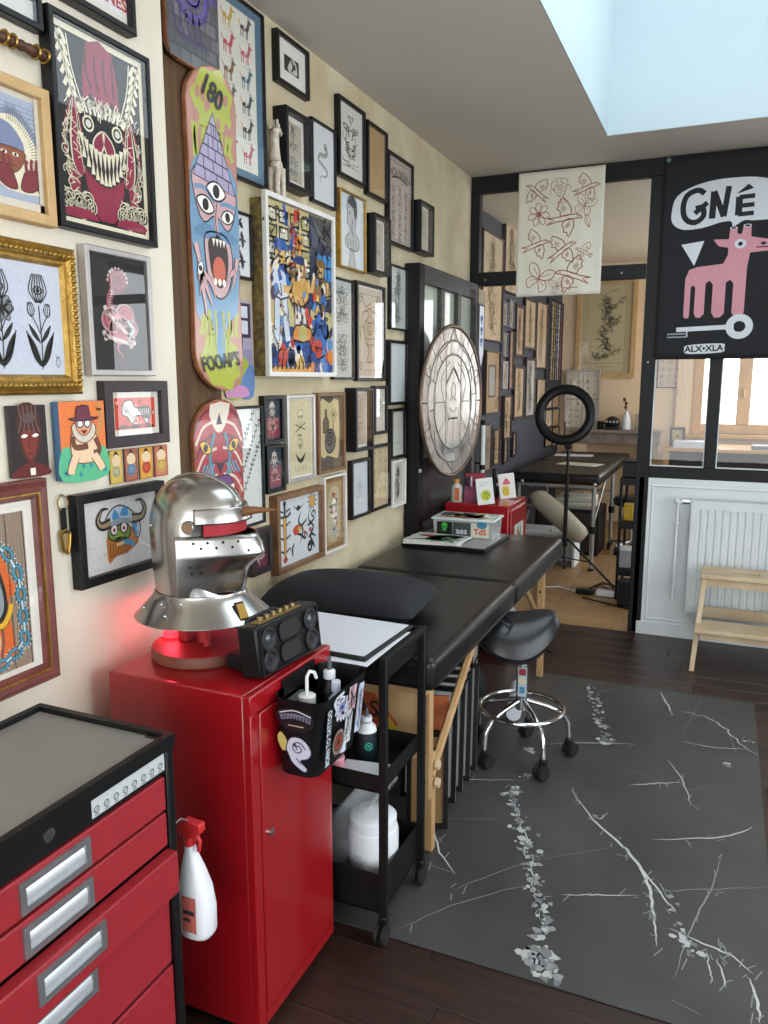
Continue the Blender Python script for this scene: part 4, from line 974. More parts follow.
PI_('large black framed poster of a toothy crimson and cream demon', (47,2), (158,248), 'black', art_demon, .0, wx=XL, group=G1, depth=.03)
def art_rnes(A):
    a = A.asp; paper(A,'#dfe0e4'); A.text('CORNES', .62, .17, .27, '#b3343c', 2, 0, .02); A.fill([(.1,.4),(.5,a*.9),(.9,.4)],'#2f3a5a',1,3)
PI_('black framed print with red capital letters', (63,-70), (137,37), 'black', art_rnes, .02, wx=XL, group=G1, depth=.03)
PI_('pale wood framed print of an arched niche with a bald figure and raised red hands', (-48,50), (58,228), 'light', art_arch, .0, wx=XL, group=G1)
PI_('ornate gilt framed drawing of black tulips on pale blue paper', (-40,226), (87,394), 'gold', art_tulips, .0, wx=XL, group=G1)
PI_('silver framed print of a pink skull and snakes on black', (84,243), (156,376), 'silver', art_pinkskull, .0, wx=XL, group=G1)
PI_('dark framed small red print of a white lion', (104,381), (170,442), 'dark', art_redlion, .008, wx=XL, group=G1)
M_dk = mat('canvas_edge_dark', '#3a3634', .8); M_bl = mat('canvas_edge_blue', '#4a6a8c', .8)
canvas('small dark painting of a red face with white eyes', (7,406), (49,474), .012, art_darkface, M_dk, XL, group=G1)
canvas('orange canvas of a bearded cartoon man in a purple hat', (57,402), (107,475), .022, art_hatman, M_bl, XL, group=G1)
for i, nm in enumerate(('small yellow ochre card of a seated figure over a grey disc', 'small brown card of a figure over a blue disc', 'small amber card of a figure over a red disc', 'small rust card of a figure over a tan disc')):
    canvas(nm, (108+15*i,451-1.7*i), (122.6+15*i,482.5-2.6*i), .003, art_card(i), M_dk, XL, 'art_card', 'card', 'four small cards under the red lion print')
PI_('wide black framed drawing of a green goblin in a horned viking helmet', (76,496), (168,563), 'wide', art_viking, .0, wx=XL, group=G1)
PI_('maroon and gilt framed print of a thorny blue chain around a bird skull', (-62,494), (64,676), 'maroon', art_chain, .012, wx=XL, group=G1)

G2 = 'framed pictures on the long wall'
PI_('large blue mounted poster of rows of tiny coloured animals', (190,-42), (268,190), 'thin', art_giraffes, .0)
PI_('small black framed photograph of a pale face', (277,27), (310,101), 'black', art_photo, .0)
PI_('deep black box frame with an old engraved page', (286,104), (313,196), 'box', art_orn(31,'#b3aa97','#5f564a',12,.03), .018)
PI_('black framed ink drawing of a coiled snake', (312,116), (337,211), 'thin', art_simple(mo_snake,'#d6d7d8'))
PI_('black framed pencil drawing of two intertwined beasts', (339,93), (366,188), 'black', art_orn(12,'#d9d5ce','#55504e',14,.03))
PI_('narrow black framed tan paper with a faint lozenge', (368,119), (388,204), 'black', lambda A: (paper(A,'#b19566'), A.at(.5,A.asp*.5,.3), A.line([(0,.9),(.5,0),(0,-.9),(-.5,0)],.06,'#8a7350',2,1,True), A.off()))
PI_('black framed poster headed NOUVEAU in pale lilac', (389,149), (413.5,252), 'black', art_nouveau)
PI_('small deep black box frame hung highest beside the steel partition', (421,199), (434,257), 'box', art_orn(3,'#c2b8a6','#8a8070',6,.03), .012)
PI_('gilt edged drawing of a classical bust on a pedestal', (340,187), (366.5,274), 'goldthin', art_simple(mo_bust,'#d3d9dc',.62))
PI_('deep black box frame with a faint botanical engraving', (375,212), (391,277), 'box', art_orn(17,'#bdb4a2','#7d7464',9,.035), .014)
PI_('thin framed sheet of a grey standing figure above a print coloured pale for glare', (391,263), (407.6,331.5), 'thin', art_fig(2,'#c3c8c2','#7d8480'))
PI_('thin black framed print of pink and black swallows', (226,206), (254,281), 'thin', art_swallows)
M_fcanv = mat('decorated_canvas_edge', '#4a3b2c', .7, col2='#8d7a3c', nscale=45)
t = canvas('large white edged canvas of tattooists working in a crowded shop', (262,196), (333.5,376.5), .05, art_shopcanvas, M_fcanv, 0, group=G2)
wv = t.children[0].dimensions; w_, h_ = t.children[0].data.vertices[1].co.x*2, max(v.co.y for v in t.children[0].data.vertices)
MB().ring_profile(-w_/2-.001, w_/2+.001, -.001, h_+.001, [(0,.046),(0,.062),(.016,.062),(.016,.046)]).build('white_frame', M_fwhite, t)
MB().add([(-w_/2+.01, .01, .057), (w_/2-.01, .01, .057), (w_/2-.01, h_-.01, .057), (-w_/2+.01, h_-.01, .057)], [(0,1,2,3)]).build('glass', M_pglass, t)
canvas('unframed poster of a purple room with a cartoon face', (222,298), (253,396), .003, art_cartoonroom, M_dk, 0, 'paper_poster', 'poster')
PI_('thin black framed busy ink drawing of a crowd', (333,275.5), (354.5,379.5), 'thin', art_orn(44,'#bfc0bf','#4b4a4c',26,.022))
PI_('black framed drawing of an ornate urn with scrolled corners', (357,280), (385.5,381), 'black', art_urnframe, .008)
PI_('black framed print coloured pale for the glare on its glass', (390,339.5), (407.8,404), 'black', lambda A: paper(A,'#d5dcda'))  # flat pale sheet stands in for the reflection over this print
PI_('small black framed pale print below the glare-pale one', (392,409), (406,456.5), 'black', lambda A: (paper(A,'#cfd0c4'), A.line([(.2,.4),(.8,.4)],.02,'#9a937f',2,1)))
PI_('deep black box frame with a reddish botanical page', (356,388), (374,449), 'box', art_orn(53,'#bcae9c','#8b6a5c',9,.03), .012)
PI_('small black framed print with a pale round head', (375,386), (388,433), 'black', art_simple(mo_urn,'#cfcabc',.4,ink='#857d70'))
PI_('silver framed yellowed sheet with a skull and crossbones', (287,395), (316.5,477.5), 'silver', art_skullsheet, .006)
PI_('walnut framed torn sheet with a bottle and rose', (318.5,393), (346,469), 'wood', art_bottle)
PI_('small black framed red and blue panel of a skull over a flower', (264,396), (285,442), 'black', art_redpanel(7))
PI_('small black framed pink and teal panel under the red and blue one', (267,446), (286.5,490), 'black', art_redpanel(19))
PI_('black framed white sheet of slanting handwriting', (214,408), (266,522), 'thin', art_script)
PI_('walnut box framed flash sheet of a dagger and tribal curls', (277,497), (325,556), 'woodwide', art_flash, .0)
PI_('white framed brown kraft collage with a small skull', (324.5,477.5), (347,546), 'white', art_kraft, .02, mountcol=mat('kraft_card','#8a6a44',.9,noise=.1))
PI_('black framed white sheet with a faint small sketch', (352,461), (371,513.5), 'black', art_simple(mo_ornament,'#cfd3d8',.3,seed=5,ink='#9a9ca2',n=6))
PI_('black framed cream sheet of many little figures', (372.5,446), (391,505.5), 'black', art_grid(3,3,6,'#c9b691','#7d6a4a'))
PI_('small white framed drawing of a woman', (393,461.5), (406,503.5), 'white', art_fig(9,'#cfcbc2','#55504c'), .012)
PI_('dark framed print of a pale skull on maroon behind the steel helmet', (252,532), (273.5,569.5), 'dark', art_ladyred)

# second room: pictures on the slate blue wall
G3 = 'pictures on the slate blue wall'
S = dict(wx=XB, group=G3)
PI_('tall tan sheet in a thin frame beside the cream door lining', (484,227), (502.5,343), 'darkwood', art_fig(30,'#d9c3a4','#8a7356'), .0, **S)
PI_('tall tan sheet hung highest on the slate blue wall', (506.5,216), (520,297), 'darkwood', art_fig(31,'#d9c3a4','#8a7356'), .0, **S)
PI_('deep walnut box frame with a small mirror inside', (487,350), (500,413), 'darkwood', lambda A: (paper(A,'#b89b78'), A.rect(.22,A.asp*.25,.78,A.asp*.8,'#3a3632',1), A.rect(.3,A.asp*.29,.7,A.asp*.76,'#aab0b0',2)), .0, depth=.03, **S)
PI_('small grey framed sketch above the pink edged print', (503.5,301), (508.5,327), 'grey', art_orn(60,'#a9a59c'), .0, **S)
PI_('narrow grey framed sketch between two dark frames', (510,299), (514.5,329), 'grey', art_orn(61,'#b3aca0'), .0, **S)
PI_('dark box framed red brown drawing on the blue wall', (517,303), (524.5,358), 'dark', art_fig(33,'#d6bb9e','#8c5a44'), .0, depth=.03, **S)
PI_('pink edged narrow print in a deep walnut frame', (510.5,331), (513.4,389), 'darkwood', art_orn(62,'#c79a8c'), .0, depth=.03, **S)
PI_('small grey framed print under a short grey shelf', (503.5,332), (508,357), 'grey', art_orn(63,'#9aa09f'), .0, **S)
PI_('small pale framed print below the grey framed ones', (503.5,361), (507.5,389), 'silver', art_orn(64,'#b3ada4'), .0, **S)
PI_('dark framed tan figure drawing in the middle of the blue wall', (515.2,365), (524,418.5), 'dark', art_fig(35,'#d8bd98','#7d6648'), .0, **S)
PI_('dark framed tan tall drawing under the white linen cloth', (526,296), (536,351), 'dark', art_fig(36,'#d8be9c','#86704f'), .0, **S)
PI_('dark box framed grey drawing with a shiny spot', (527,357), (535,417), 'dark', art_fig(37,'#c6c0ba','#77706a'), .0, depth=.03, **S)
PI_('walnut framed tan drawing beside the dark medal panel', (538,300), (546.5,369), 'darkwood', art_fig(38,'#d6bc98','#8a7050'), .0, depth=.03, **S)
PI_('small tan drawing under the walnut framed one', (537.5,379), (545,411), 'thin', art_fig(39,'#c8a674','#8d7448'), .0, **S)
PI_('walnut framed tan drawing hung lowest but two on the blue wall', (505,396), (511.5,438), 'darkwood', art_fig(40,'#d6ba94','#86704f'), .0, depth=.03, **S)
PI_('grey brown sheet in a walnut frame low by the door lining', (484.5,425), (492,470), 'darkwood', art_orn(66,'#a89888','#6d5c4c'), .0, **S)
PI_('narrow walnut framed tan print low on the blue wall', (494.5,430), (500,463.5), 'darkwood', art_fig(41,'#d0b48e','#86704f'), .0, **S)
PI_('tiny dark framed tan print low beside a taller one', (504.5,438), (508,463), 'dark', art_fig(42,'#bfa884','#86704f'), .0, **S)
PI_('tiny dark framed tan print lowest towards the far wall', (513.5,432), (516.5,456), 'dark', art_orn(67,'#c7ab84'), .0, **S)
for i in range(2):
    for jx in range(3):
        PI_('small tan sketch, %s row of the block of six, %s' % (('top', 'middle', 'bottom')[jx], ('doorway side', 'far wall side')[i]), (546+7*i,391+19*jx-i), (552+7*i,408+18.5*jx-i), 'thin', art_orn(70+i*3+jx,'#c7a67c','#7d6444',5), .0, wx=XB, group='block of six small sketches on the blue wall')
a, b = P(549,297,'x',XB+.02), P(561,388,'x',XB+.02)
t = thing('medal_panel', 'dark navy panel hung with strings of medals and beads', 'panel', wallM(XB+.002, (a.y+b.y)/2, b.z), G3)
w, h = b.y-a.y, a.z-b.z
MB().box(-w/2, w/2, 0, h, 0, .018).build('backing_panel', mat('navy_panel','#20222e',.7,noise=.08), t)
rg = random.Random(9)
for k, c in enumerate(('#c9b9a4','#b9a24a','#9a8fae','#d8d2cc','#8f5a5a')):
    q = MB(); x = -w*.28+w*.14*k
    for i in range(14): q.ball((x+rg.uniform(-.015,.015), h*(.95-.055*i*rg.uniform(.85,1.05)), .026), .011, 6, 4)
    q.cyl((x, h*.97, .028), (x, h*.1, .028), .005, n=5); q.build('bead_string', mat('beads_'+c[1:], c, .3, .3), t, smooth=60)

# far wall of the second room
FW = dict(wx=YF, axis='y', group='things on the far wall')
PI_('large pale wood framed pencil drawing of a winged figure', (578,279), (634,378), 'oakthick', art_angel, .0, **FW)
PI_('unframed sheet of black tattoo motifs near the far window', (658,358), (681,388), 'thin', art_grid(12,3,4,'#cbb6a4','#3a3230'), .0, glass=False, **FW)
# ------------------------------------------------------------------ boards and small things on the wall
M_board = print_mat('lacquered_deck', .3, .6)
M_deckedge = mat('deck_maple_edge', '#a8704c', .5, col2='#8a5638', nscale=30)
def deck(label, outline, y0, z0, x, art, w, h, curve=.0, name='skate_deck', thick=.012, tilt=0.0, base=None):
    """outline: points 0..1 across, 0..asp up; ends kick outward"""
    t = thing(name, label, 'skateboard', wallM(x, y0, z0, tilt), 'skate decks on the timber post')
    asp = h/w
    def bend(yy):
        v = yy/asp
        k = max(0, .14-v)/.14 + max(0, v-.86)/.14
        return curve*k*k
    n = len(outline)
    rows = MB()
    cut = []
    for p in outline: cut.append(((p[0]-.5)*w, p[1]*w, 0))
    vs = [(a, b, c) for a, b, c in cut] + [(a, b, c+thick) for a, b, c in cut]
    rows.add(vs, [tuple(range(n-1, -1, -1)), tuple(range(n, 2*n))] + [(i, (i+1) % n, n+(i+1) % n, n+i) for i in range(n)])
    yc = [h*k for k in (.02,.04,.06,.08,.1,.12,.14,.86,.88,.9,.92,.94,.96,.98)]
    drape(rows.build('deck', M_deckedge, t), lambda x_, y_: bend(y_/w), (), yc)
    A = Art(w, h); art(A, outline)
    drape(A.build('graphic', t, M_board, loc=(0, 0, thick)), lambda x_, y_: bend(y_/w)+.0006, (), yc)
    for yy in (.2, .23, .77, .8):
        for xx in (-.13, .13): MB().cyl((xx*w, yy*h, thick-.001), (xx*w, yy*h, thick+.0022), .0035, n=8).build('deck_bolt', mat('screw_steel'), t)
    return t
def deck_outline(asp, n=9, squash=.42):
    pts = []
    for i in range(n+1):
        a = PI*i/n; pts.append((.5-.5*math.cos(a)*1.0, squash-squash*math.sin(a)))
    top = [(1-x, asp-y) for x, y in pts]
    return [(x, y) for x, y in pts] + [(.985, asp*.3), (.985, asp*.5), (.985, asp*.7)] + top + [(.015, asp*.7), (.015, asp*.5), (.015, asp*.3)]
def shrink(o, k, asp): return [(.5+(x-.5)*k, asp/2+(y-asp/2)*(1-(1-k)/asp)) for x, y in o]

def art_monsterdeck(A, o):
    a = A.asp; K = '#191622'; PK = '#c9a4a6'; BL = '#6f96b4'
    A.fill(shrink(o, .97, a), '#b07a68', 0)
    g = random.Random(5)
    # green slime ends
    for cy, lo in ((a*.9, 1), (a*.1, -1)):
        A.fill([(.5+.36*math.cos(2*PI*k/14)*(1+.18*(k%2)), cy+a*.085*math.sin(2*PI*k/14)*(1+.2*(k%2))) for k in range(14)], '#a6ad3a', 1, 3)
    for i in range(9):
        for y0, s in ((a*.82, -1), (a*.18, 1)):
            x = .12+.095*i; A.line([(x,y0),(x+g.uniform(-.06,.06),y0+s*a*.04),(x+g.uniform(-.05,.05),y0+s*g.uniform(.05,.12)*a)], .07, '#a6ad3a', 1, 4)
    for i in range(10): A.ell(g.uniform(.2,.8), a*g.uniform(.84,.93), .045, .07, '#b07a68', 2, 10)
    # blue body and face
    A.fill([(.06,a*.25),(.04,a*.68),(.5,a*.72),(.96,a*.68),(.94,a*.3),(.78,a*.24),(.64,a*.2),(.58,a*.1),(.46,a*.1),(.4,a*.2),(.24,a*.26)], BL, 3, 3)
    A.shape([(.12,a*.69),(.88,a*.66),(.9,a*.58),(.74,a*.52),(.5,a*.56),(.26,a*.53),(.1,a*.6)], PK, K, .018, 4, 3)
    # brick cone hat
    A.shape([(.08,a*.665),(.5,a*.87),(.92,a*.64)], '#a79bb8', K, .02, 6, 1)
    for j in range(1, 6):
        t = j/6; xl, xr = .08+.42*t, .92-.42*t; yl, yr = a*(.665+.205*t), a*(.64+.23*t)
        A.line([(xl,yl),(xr,yr)], .016, K, 8, 1)
        for i in range(3):
            u = (i+.4+.3*(j%2))/3; u2 = min(1, u)
            x = xl+(xr-xl)*u2; A.line([(x,yl+(yr-yl)*u2),(x,yl+(yr-yl)*u2-a*.034)], .013, K, 8, 1)
    # eyes
    A.at(.52,a*.635,.19,-.06); mo_eye(A,K,L=9); A.at(.3,a*.585,.17,-.25); mo_eye(A,K,L=9); A.at(.74,a*.565,.14,.25); mo_eye(A,K,L=9); A.off()
    A.line([(.1,a*.63),(.3,a*.635),(.48,a*.6)], .05, BL, 10, 4); A.line([(.6,a*.6),(.76,a*.605),(.92,a*.6)], .05, BL, 10, 4)
    A.line([(.52,a*.6),(.5,a*.54),(.53,a*.485)], .07, PK, 9, 3); A.line([(.52,a*.6),(.49,a*.54),(.52,a*.485)], .014, K, 10, 3)
    # moustache and mouth
    A.fill([(.06,a*.5),(.3,a*.53),(.5,a*.51),(.74,a*.52),(.96,a*.5),(.8,a*.48),(.5,a*.49),(.24,a*.48)], '#5d84a6', 9, 3)
    A.shape([(.3,a*.5),(.7,a*.5),(.82,a*.43),(.72,a*.33),(.52,a*.3),(.34,a*.34),(.26,a*.43)], PK, K, .02, 8, 4)
    A.shape([(.36,a*.485),(.64,a*.485),(.72,a*.43),(.66,a*.36),(.52,a*.335),(.4,a*.37),(.34,a*.43)], '#2b1a20', K, .014, 11, 4)
    A.ell(.53,a*.39,.13,.16,'#c4604c',13)
    for i in range(4): A.fill([(.4+.07*i,a*.487),(.46+.07*i,a*.487),(.43+.07*i,a*.462)], '#efe9dd', 14)
    for i in range(3): A.ell(.44+.09*i,a*.352,.035,.045,'#efe9dd',14,10)
    # hands
    for p in ([(.08,a*.46),(.16,a*.38),(.12,a*.3)],[(.16,a*.38),(.3,a*.31),(.36,a*.27)],[(.16,a*.38),(.34,a*.35),(.44,a*.3)],[(.14,a*.37),(.22,a*.29),(.24,a*.24)]):
        A.line(p, .12, K, 12, 4, taper=1); A.line(p, .095, PK, 13, 4, taper=1)
    for p in ([(.92,a*.44),(.86,a*.38),(.76,a*.33)],[(.88,a*.4),(.76,a*.38),(.66,a*.34)]):
        A.line(p, .11, K, 12, 4, taper=1); A.line(p, .085, PK, 13, 4, taper=1)
    A.at(.15,a*.385,.09,1.2); mo_eye(A,K,L=14); A.off()
    for x in (.3,.42,.58,.7): A.line([(x,a*.26),(x+.02,a*.2),(x-.02,a*.14)], .06, '#a6ad3a', 5, 3, taper=1)
    A.line([(.52,a*.26),(.5,a*.14)], .1, '#5f88b4', 5, 2, taper=1)
    A.text('180', .47, a*.925, .3, K, 15, -.3, .03); A.text("FOOAP'S", .5, a*.095, .24, K, 15, .12, .03, .86)
y0, y1 = P(190,230,'x',.115).y, P(239,230,'x',.115).y
zt, zb = P(212,70,'x',.115).z, P(216,391,'x',.115).z
w, h = y1-y0, zt-zb
deck("skate deck of a screaming three-eyed wizard in a brick cone hat", deck_outline(h/w), (y0+y1)/2, zb, .103, art_monsterdeck, w, h, .02)
def art_tigerdeck(A, o):
    a = A.asp; K = '#2a1018'; R = '#a52832'
    A.fill(shrink(o, .97, a), R, 0)
    for i in range(9):
        for sx in (-1, 1):
            A.line([(.5+sx*.06,a*(.95-.08*i)),(.5+sx*.3,a*(.92-.08*i)),(.5+sx*.46,a*(.82-.08*i))], .035, '#d9c8b4' if i%2 else '#5a1c2a', 1+i%2, 4)
    A.fill([(.3,a*.97),(.7,a*.97),(.62,a*.84),(.5,a*.8),(.38,a*.84)], '#ddd2c2', 3, 2); A.fill([(.44,a*.85),(.5,a*.92),(.56,a*.85)], K, 4)
    for sx in (-1, 1):
        A.at(.5+sx*.28,a*.72,.12,sx*.5); mo_eye(A,K,'#e3b23c',L=5); A.off()
        A.line([(.5+sx*.1,a*.8),(.5+sx*.2,a*.66),(.5+sx*.12,a*.52)], .06, '#4f7f92', 4, 4)
        for j in range(4): A.line([(.5+sx*(.12+.06*j),a*.62),(.5+sx*(.22+.06*j),a*.55)], .025, '#6f9db0', 5, 2)
        A.fill([(.5+sx*.2,a*.48),(.5+sx*.27,a*.48),(.5+sx*.235,a*.36)], '#efe6d8', 8)
        A.fill([(.5+sx*.15,a*.06),(.5+sx*.21,a*.06),(.5+sx*.18,a*.16)], '#efe6d8', 8)
    A.fill([(.42,a*.62),(.58,a*.62),(.5,a*.55)], '#2b1c2c', 6)
    A.shape([(.26,a*.5),(.5,a*.54),(.74,a*.5),(.8,a*.2),(.66,a*.03),(.34,a*.03),(.2,a*.2)], '#6a2f7a', K, .02, 5, 3)
    A.fill([(.36,a*.03),(.38,a*.28),(.5,a*.36),(.62,a*.28),(.64,a*.03)], '#9a5aa0', 7, 3); A.fill([(.44,a*.03),(.46,a*.24),(.5,a*.28),(.54,a*.24),(.56,a*.03)], '#3a1848', 8, 3)
    for i in range(5): A.line([(.1+.2*i,a*.5),(.08+.2*i,a*.3),(.12+.2*i,a*.1)], .018, '#d88a6a', 4, 4)
y0, y1 = P(193,440,'x',.115).y, P(243,440,'x',.115).y; zt = P(216,399,'x',.115).z; w = y1-y0; h = .50
deck('red and purple skate deck of a roaring tiger behind the steel helmet', deck_outline(h/w, squash=.45), (y0+y1)/2, zt-h, .103, art_tigerdeck, w, h, .01)
def art_slate(A, o):
    a = A.asp; A.fill(shrink(o, .98, a), '#48494c', 0); g = random.Random(1)
    for j in range(16):
        for i in range(5):
            x = .04+.2*i-.1*(j%2); y = a*j/16
            A.rect(max(.02,x), y+.01, min(.98,x+.185), y+a/16-.012, g.choice(('#66676b','#5b5c60','#707175','#55565a')), 1)
    for d in (0, .12): A.spiral(.5, a*.34, .36+d*.7, 2.6, .05, '#4c4280' if d else '#6457a0', 3)
    for i in range(5): A.line([(.12+.12*i,a*.24),(.16+.12*i,a*.14),(.3+.12*i,a*.1)], .03, '#453c6c', 3, 4)
y0, y1 = P(167,20,'x',.13).y, P(219,20,'x',.13).y; zb = P(192,66,'x',.13).z; w = y1-y0; h = .55
deck('grey brick pattern skate deck with a violet spiral above the wizard deck', [(.0,.12),(.06,.04),(.2,.0),(.85,.0),(.97,.06),(1,.15),(1,h/w),(0,h/w)], (y0+y1)/2, zb, .115, art_slate, w, h, .0)

# leather wrapped handle
a, b = P(-25,24,'x',XL+.03), P(46,57,'x',XL+.03)
t = thing('leather_handle', 'brown leather wrapped rod with brass rings', 'rod', tuple(b))
M_leather = mat('brown_leather', '#5d3a28', .55, col2='#452818', nscale=30, bump=.4)
pts = [(a-b)*(i/24) for i in range(25)]
MB().tube(pts, [.009+.002*(i % 3 == 0) for i in range(25)], 10).build('wrapping', M_leather, t, smooth=60)
for k in (.02, .16, .5, .62): MB().tube([(a-b)*k+Vector((.0125*math.cos(q), 0, .0125*math.sin(q))) for q in [2*PI*i/14 for i in range(14)]], .003, 6, True).build('brass_ring', mat('brass'), t, smooth=60)
# key ring with harp fob
c = P(63,494,'x',XL+.012)
t = thing('key_ring', 'key ring with black strap and small brass harp fob', 'key ring', (XL+.003, c.y, c.z-.1))
ring = [(.008, .02*math.cos(2*PI*i/20), .1+.02*math.sin(2*PI*i/20)) for i in range(20)]
MB().tube(ring, .0022, 6, True).build('ring', mat('brass'), t, smooth=60)
MB().cyl((0,0,.122), (.012,0,.122), .0025, n=8).build('wall_hook', mat('screw_steel'), t)
MB().box(.003, .01, -.007, .009, .015, .085).build('strap', M_black, t)
hp = MB(); hp.tube([(.008,-.014,.02),(.008,-.012,-.03),(.008,.008,-.045)], .005, 6); hp.tube([(.008,-.014,.02),(.008,.004,.024),(.008,.02,.012)], .005, 6); hp.tube([(.008,.02,.012),(.008,.016,-.02),(.008,.008,-.045)], .005, 6)
for i in range(4): hp.cyl((.008,-.009+.006*i,.02), (.008,-.006+.005*i,-.035), .0012, n=5)
hp.build('harp_fob', mat('brass'), t, smooth=60)
t.scale = (.8, .75, .8)
# giraffe figurine standing on the canvas
c = P(277,190,'x',.03)
t = thing('giraffe_figurine', 'white spotted giraffe figurine standing on the white edged canvas', 'figurine', (.03, P(277,190,'x',.03).y, P(277,199,'x',.03).z))
M_gir = mat('spotted_white', '#d9d2c2', .5, col2='#a89a82', nscale=60)
g_ = MB()
g_.ball((0,0,.105), .03, 12, 8, (.7,.85,.95)); g_.tube([(0,-.008,.12),(0,-.006,.17),(0,-.004,.215)], [.021,.015,.013], 10); g_.ball((0,.008,.225), .017, 10, 8, (.8,1.3,.85))
g_.tube([(0,.01,.225),(0,.034,.217)], [.012,.009], 8)
for x in (-.013,.013):
    for y in (-.018,.02): g_.tube([(x,y*.8,.1),(x,y,.04),(x,y,0)], [.012,.009,.0105], 8)
    g_.tube([(x*.5,0,.235),(x*.55,-.002,.255)], [.004,.005], 6); g_.ball((x*1.2,-.01,.232), .008, 6, 5)
g_.build('giraffe_body', M_gir, t, smooth=80)

# window sash leaning on the wall with three panes, and the round leaded glass in front
a, b = P(419,266,'x',.085), P(478,281,'x',.085)
ya, yb, zt = a.y+.014, b.y, (a.z+b.z)/2; z0 = .703
t = thing('window_sash', 'old black three-pane window sash standing on the near table against the wall', 'window', (.0, ya, z0))
M_sash = mat('weathered_black_wood', '#2c2a2b', .55, col2='#4a4646', nscale=8, stretch=(4,1,6))
W, H = yb-ya, zt-z0
def sb(name, y0, y1, za, zb, x0=.006, x1=.085, mt=M_sash): return MB().box(x0, x1, y0, y1, za, zb).build(name, mt, t, bevel=.003)
sb('stile', 0, .07, 0, H, mt=M_black); sb('stile', W-.06, W, 0, H); sb('top_rail', .07, W-.06, H-.09, H); sb('bottom_rail', .07, W-.06, 0, .05)
for k in (1, 2): sb('mullion', .07+(W-.13)*k/3-.028, .07+(W-.13)*k/3+.028, .36, H-.09, .058, .085)
sb('lower_panel', .07, W-.06, .05, .36, .01, .05, mat('dark_wood_panel', '#241f1f', .5, noise=.2)); sb('lock_rail', .07, W-.06, .34, .39, .02, .08)
for k in range(3): MB().add([(.06, .07+(W-.13)*k/3+(.028 if k else 0), .39), (.06, .07+(W-.13)*(k+1)/3-(.028 if k < 2 else 0), .39), (.06, .07+(W-.13)*(k+1)/3-(.028 if k < 2 else 0), H-.09), (.06, .07+(W-.13)*k/3+(.028 if k else 0), H-.09)], [(0,1,2,3)]).build('pane', mat('pale_glossy_pane', '#b4b9ad', .12, noise=.05, nscale=2, coat=.5), t)  # opaque pale grey-green panes with a glossy coat
MB().box(.05, .09, .005, .04, .33, .35).build('latch', M_fsilver, t, bevel=.003)

c = P(449,402,'x',.16)
R = .392
t = thing('leaded_roundel', 'round leaded glass panel of silvery pieces hanging before the black sash', 'stained glass', Matrix.Translation((.155, 3.985, c.z-R)) @ Matrix.Rotation(math.radians(-5), 4, 'Z') @ wallM(0,0,0))
M_lead = mat('lead_came', '#7d7973', .4, .7, noise=.15)
M_sglass = mat('silvery_glass', '#cfd0d0', .12, .3, noise=.14, nscale=14, bump=.2, bscale=18, coat=.6)
M_sglass2 = mat('bronze_glass', '#b5aea8', .16, .35, noise=.15, nscale=10, bump=.3, bscale=20)
def sector(r0, r1, a0, a1, n=6):
    return [(r0*math.cos(a0+(a1-a0)*i/n), R+r0*math.sin(a0+(a1-a0)*i/n)) for i in range(n+1)] + [(r1*math.cos(a1-(a1-a0)*i/n), R+r1*math.sin(a1-(a1-a0)*i/n)) for i in range(n+1)]
for i in range(16): MB().prism(sector(R*.82, R*.97, 2*PI*i/16+.01, 2*PI*(i+1)/16-.01), .004, .010).build('glass_piece', M_sglass2, t)
for i in range(12): MB().prism(sector(R*.64, R*.80, 2*PI*i/12+.14, 2*PI*(i+1)/12+.12), .004, .010).build('glass_piece', M_sglass if i % 3 else M_sglass2, t)
shapes = [[(-.23,.17),(-.1,.1),(-.1,.62),(-.22,.55)], [(.23,.17),(.1,.1),(.1,.62),(.22,.55)], [(-.09,.12),(.09,.12),(.06,.3),(-.06,.3)], [(-.06,.31),(.06,.31),(.1,.47),(0,.56),(-.1,.47)],
          [(-.09,.5),(0,.58),(.09,.5),(.09,.63),(0,.64),(-.09,.63)], [(-.09,.13),(-.07,.3),(-.09,.46)], [(.09,.13),(.09,.46),(.07,.3)]]
for s_ in shapes: MB().prism(s_, .004, .010).build('glass_piece', M_sglass, t)
ld = MB()
def came(pts, r=.004, closed=False): ld.tube([(p[0], p[1], .008) for p in catmull(pts, 4, closed)], r, 6, closed)
for rr in (.81, .63): came([(R*rr*math.cos(2*PI*i/24), R+R*rr*math.sin(2*PI*i/24)) for i in range(24)], .006, True)
came([(-.1,.1),(-.1,.3),(-.1,.62)]); came([(.1,.1),(.1,.3),(.1,.62)])
came([(-.06,.3),(0,.31),(.06,.3)]); came([(-.1,.47),(0,.57),(.1,.47)])
came([(-.25,R),(-.1,R)]); came([(.1,R),(.25,R)]); came([(0,.14),(0,.3)]); came([(-.18,.24),(-.1,.33),(-.16,.5),(-.05,.6)]); came([(.18,.24),(.1,.33),(.16,.5),(.05,.6)])
came([(.03*math.cos(2*PI*i/12), .45+.04*math.sin(2*PI*i/12)) for i in range(12)], .004, True)
came([(-.05,.36),(0,.34),(.05,.36)], .004); came([(-.04,.4),(-.01,.41)], .004); came([(.04,.4),(.01,.41)], .004)
for sx in (-1, 1):
    came([(sx*.0,.78),(sx*.06,.7),(sx*.2,.62),(sx*.25,.5)], .005); came([(0,.02),(sx*.1,.09),(sx*.2,.13),(sx*.24,.25)], .005)
    came([(sx*.31+.03*math.cos(2*PI*i/12), .52+.045*math.sin(2*PI*i/12)) for i in range(12)], .004, True)
    came([(sx*.31+.03*math.cos(2*PI*i/12), .26+.045*math.sin(2*PI*i/12)) for i in range(12)], .004, True)
ld.build('lead_lines', M_lead, t, smooth=70)
MB().tube([(R*math.cos(2*PI*i/40), R+R*math.sin(2*PI*i/40), .007) for i in range(40)], .010, 8, True).build('rim', mat('bronze_rim', '#6d5a4c', .35, .8, noise=.15), t, smooth=70)

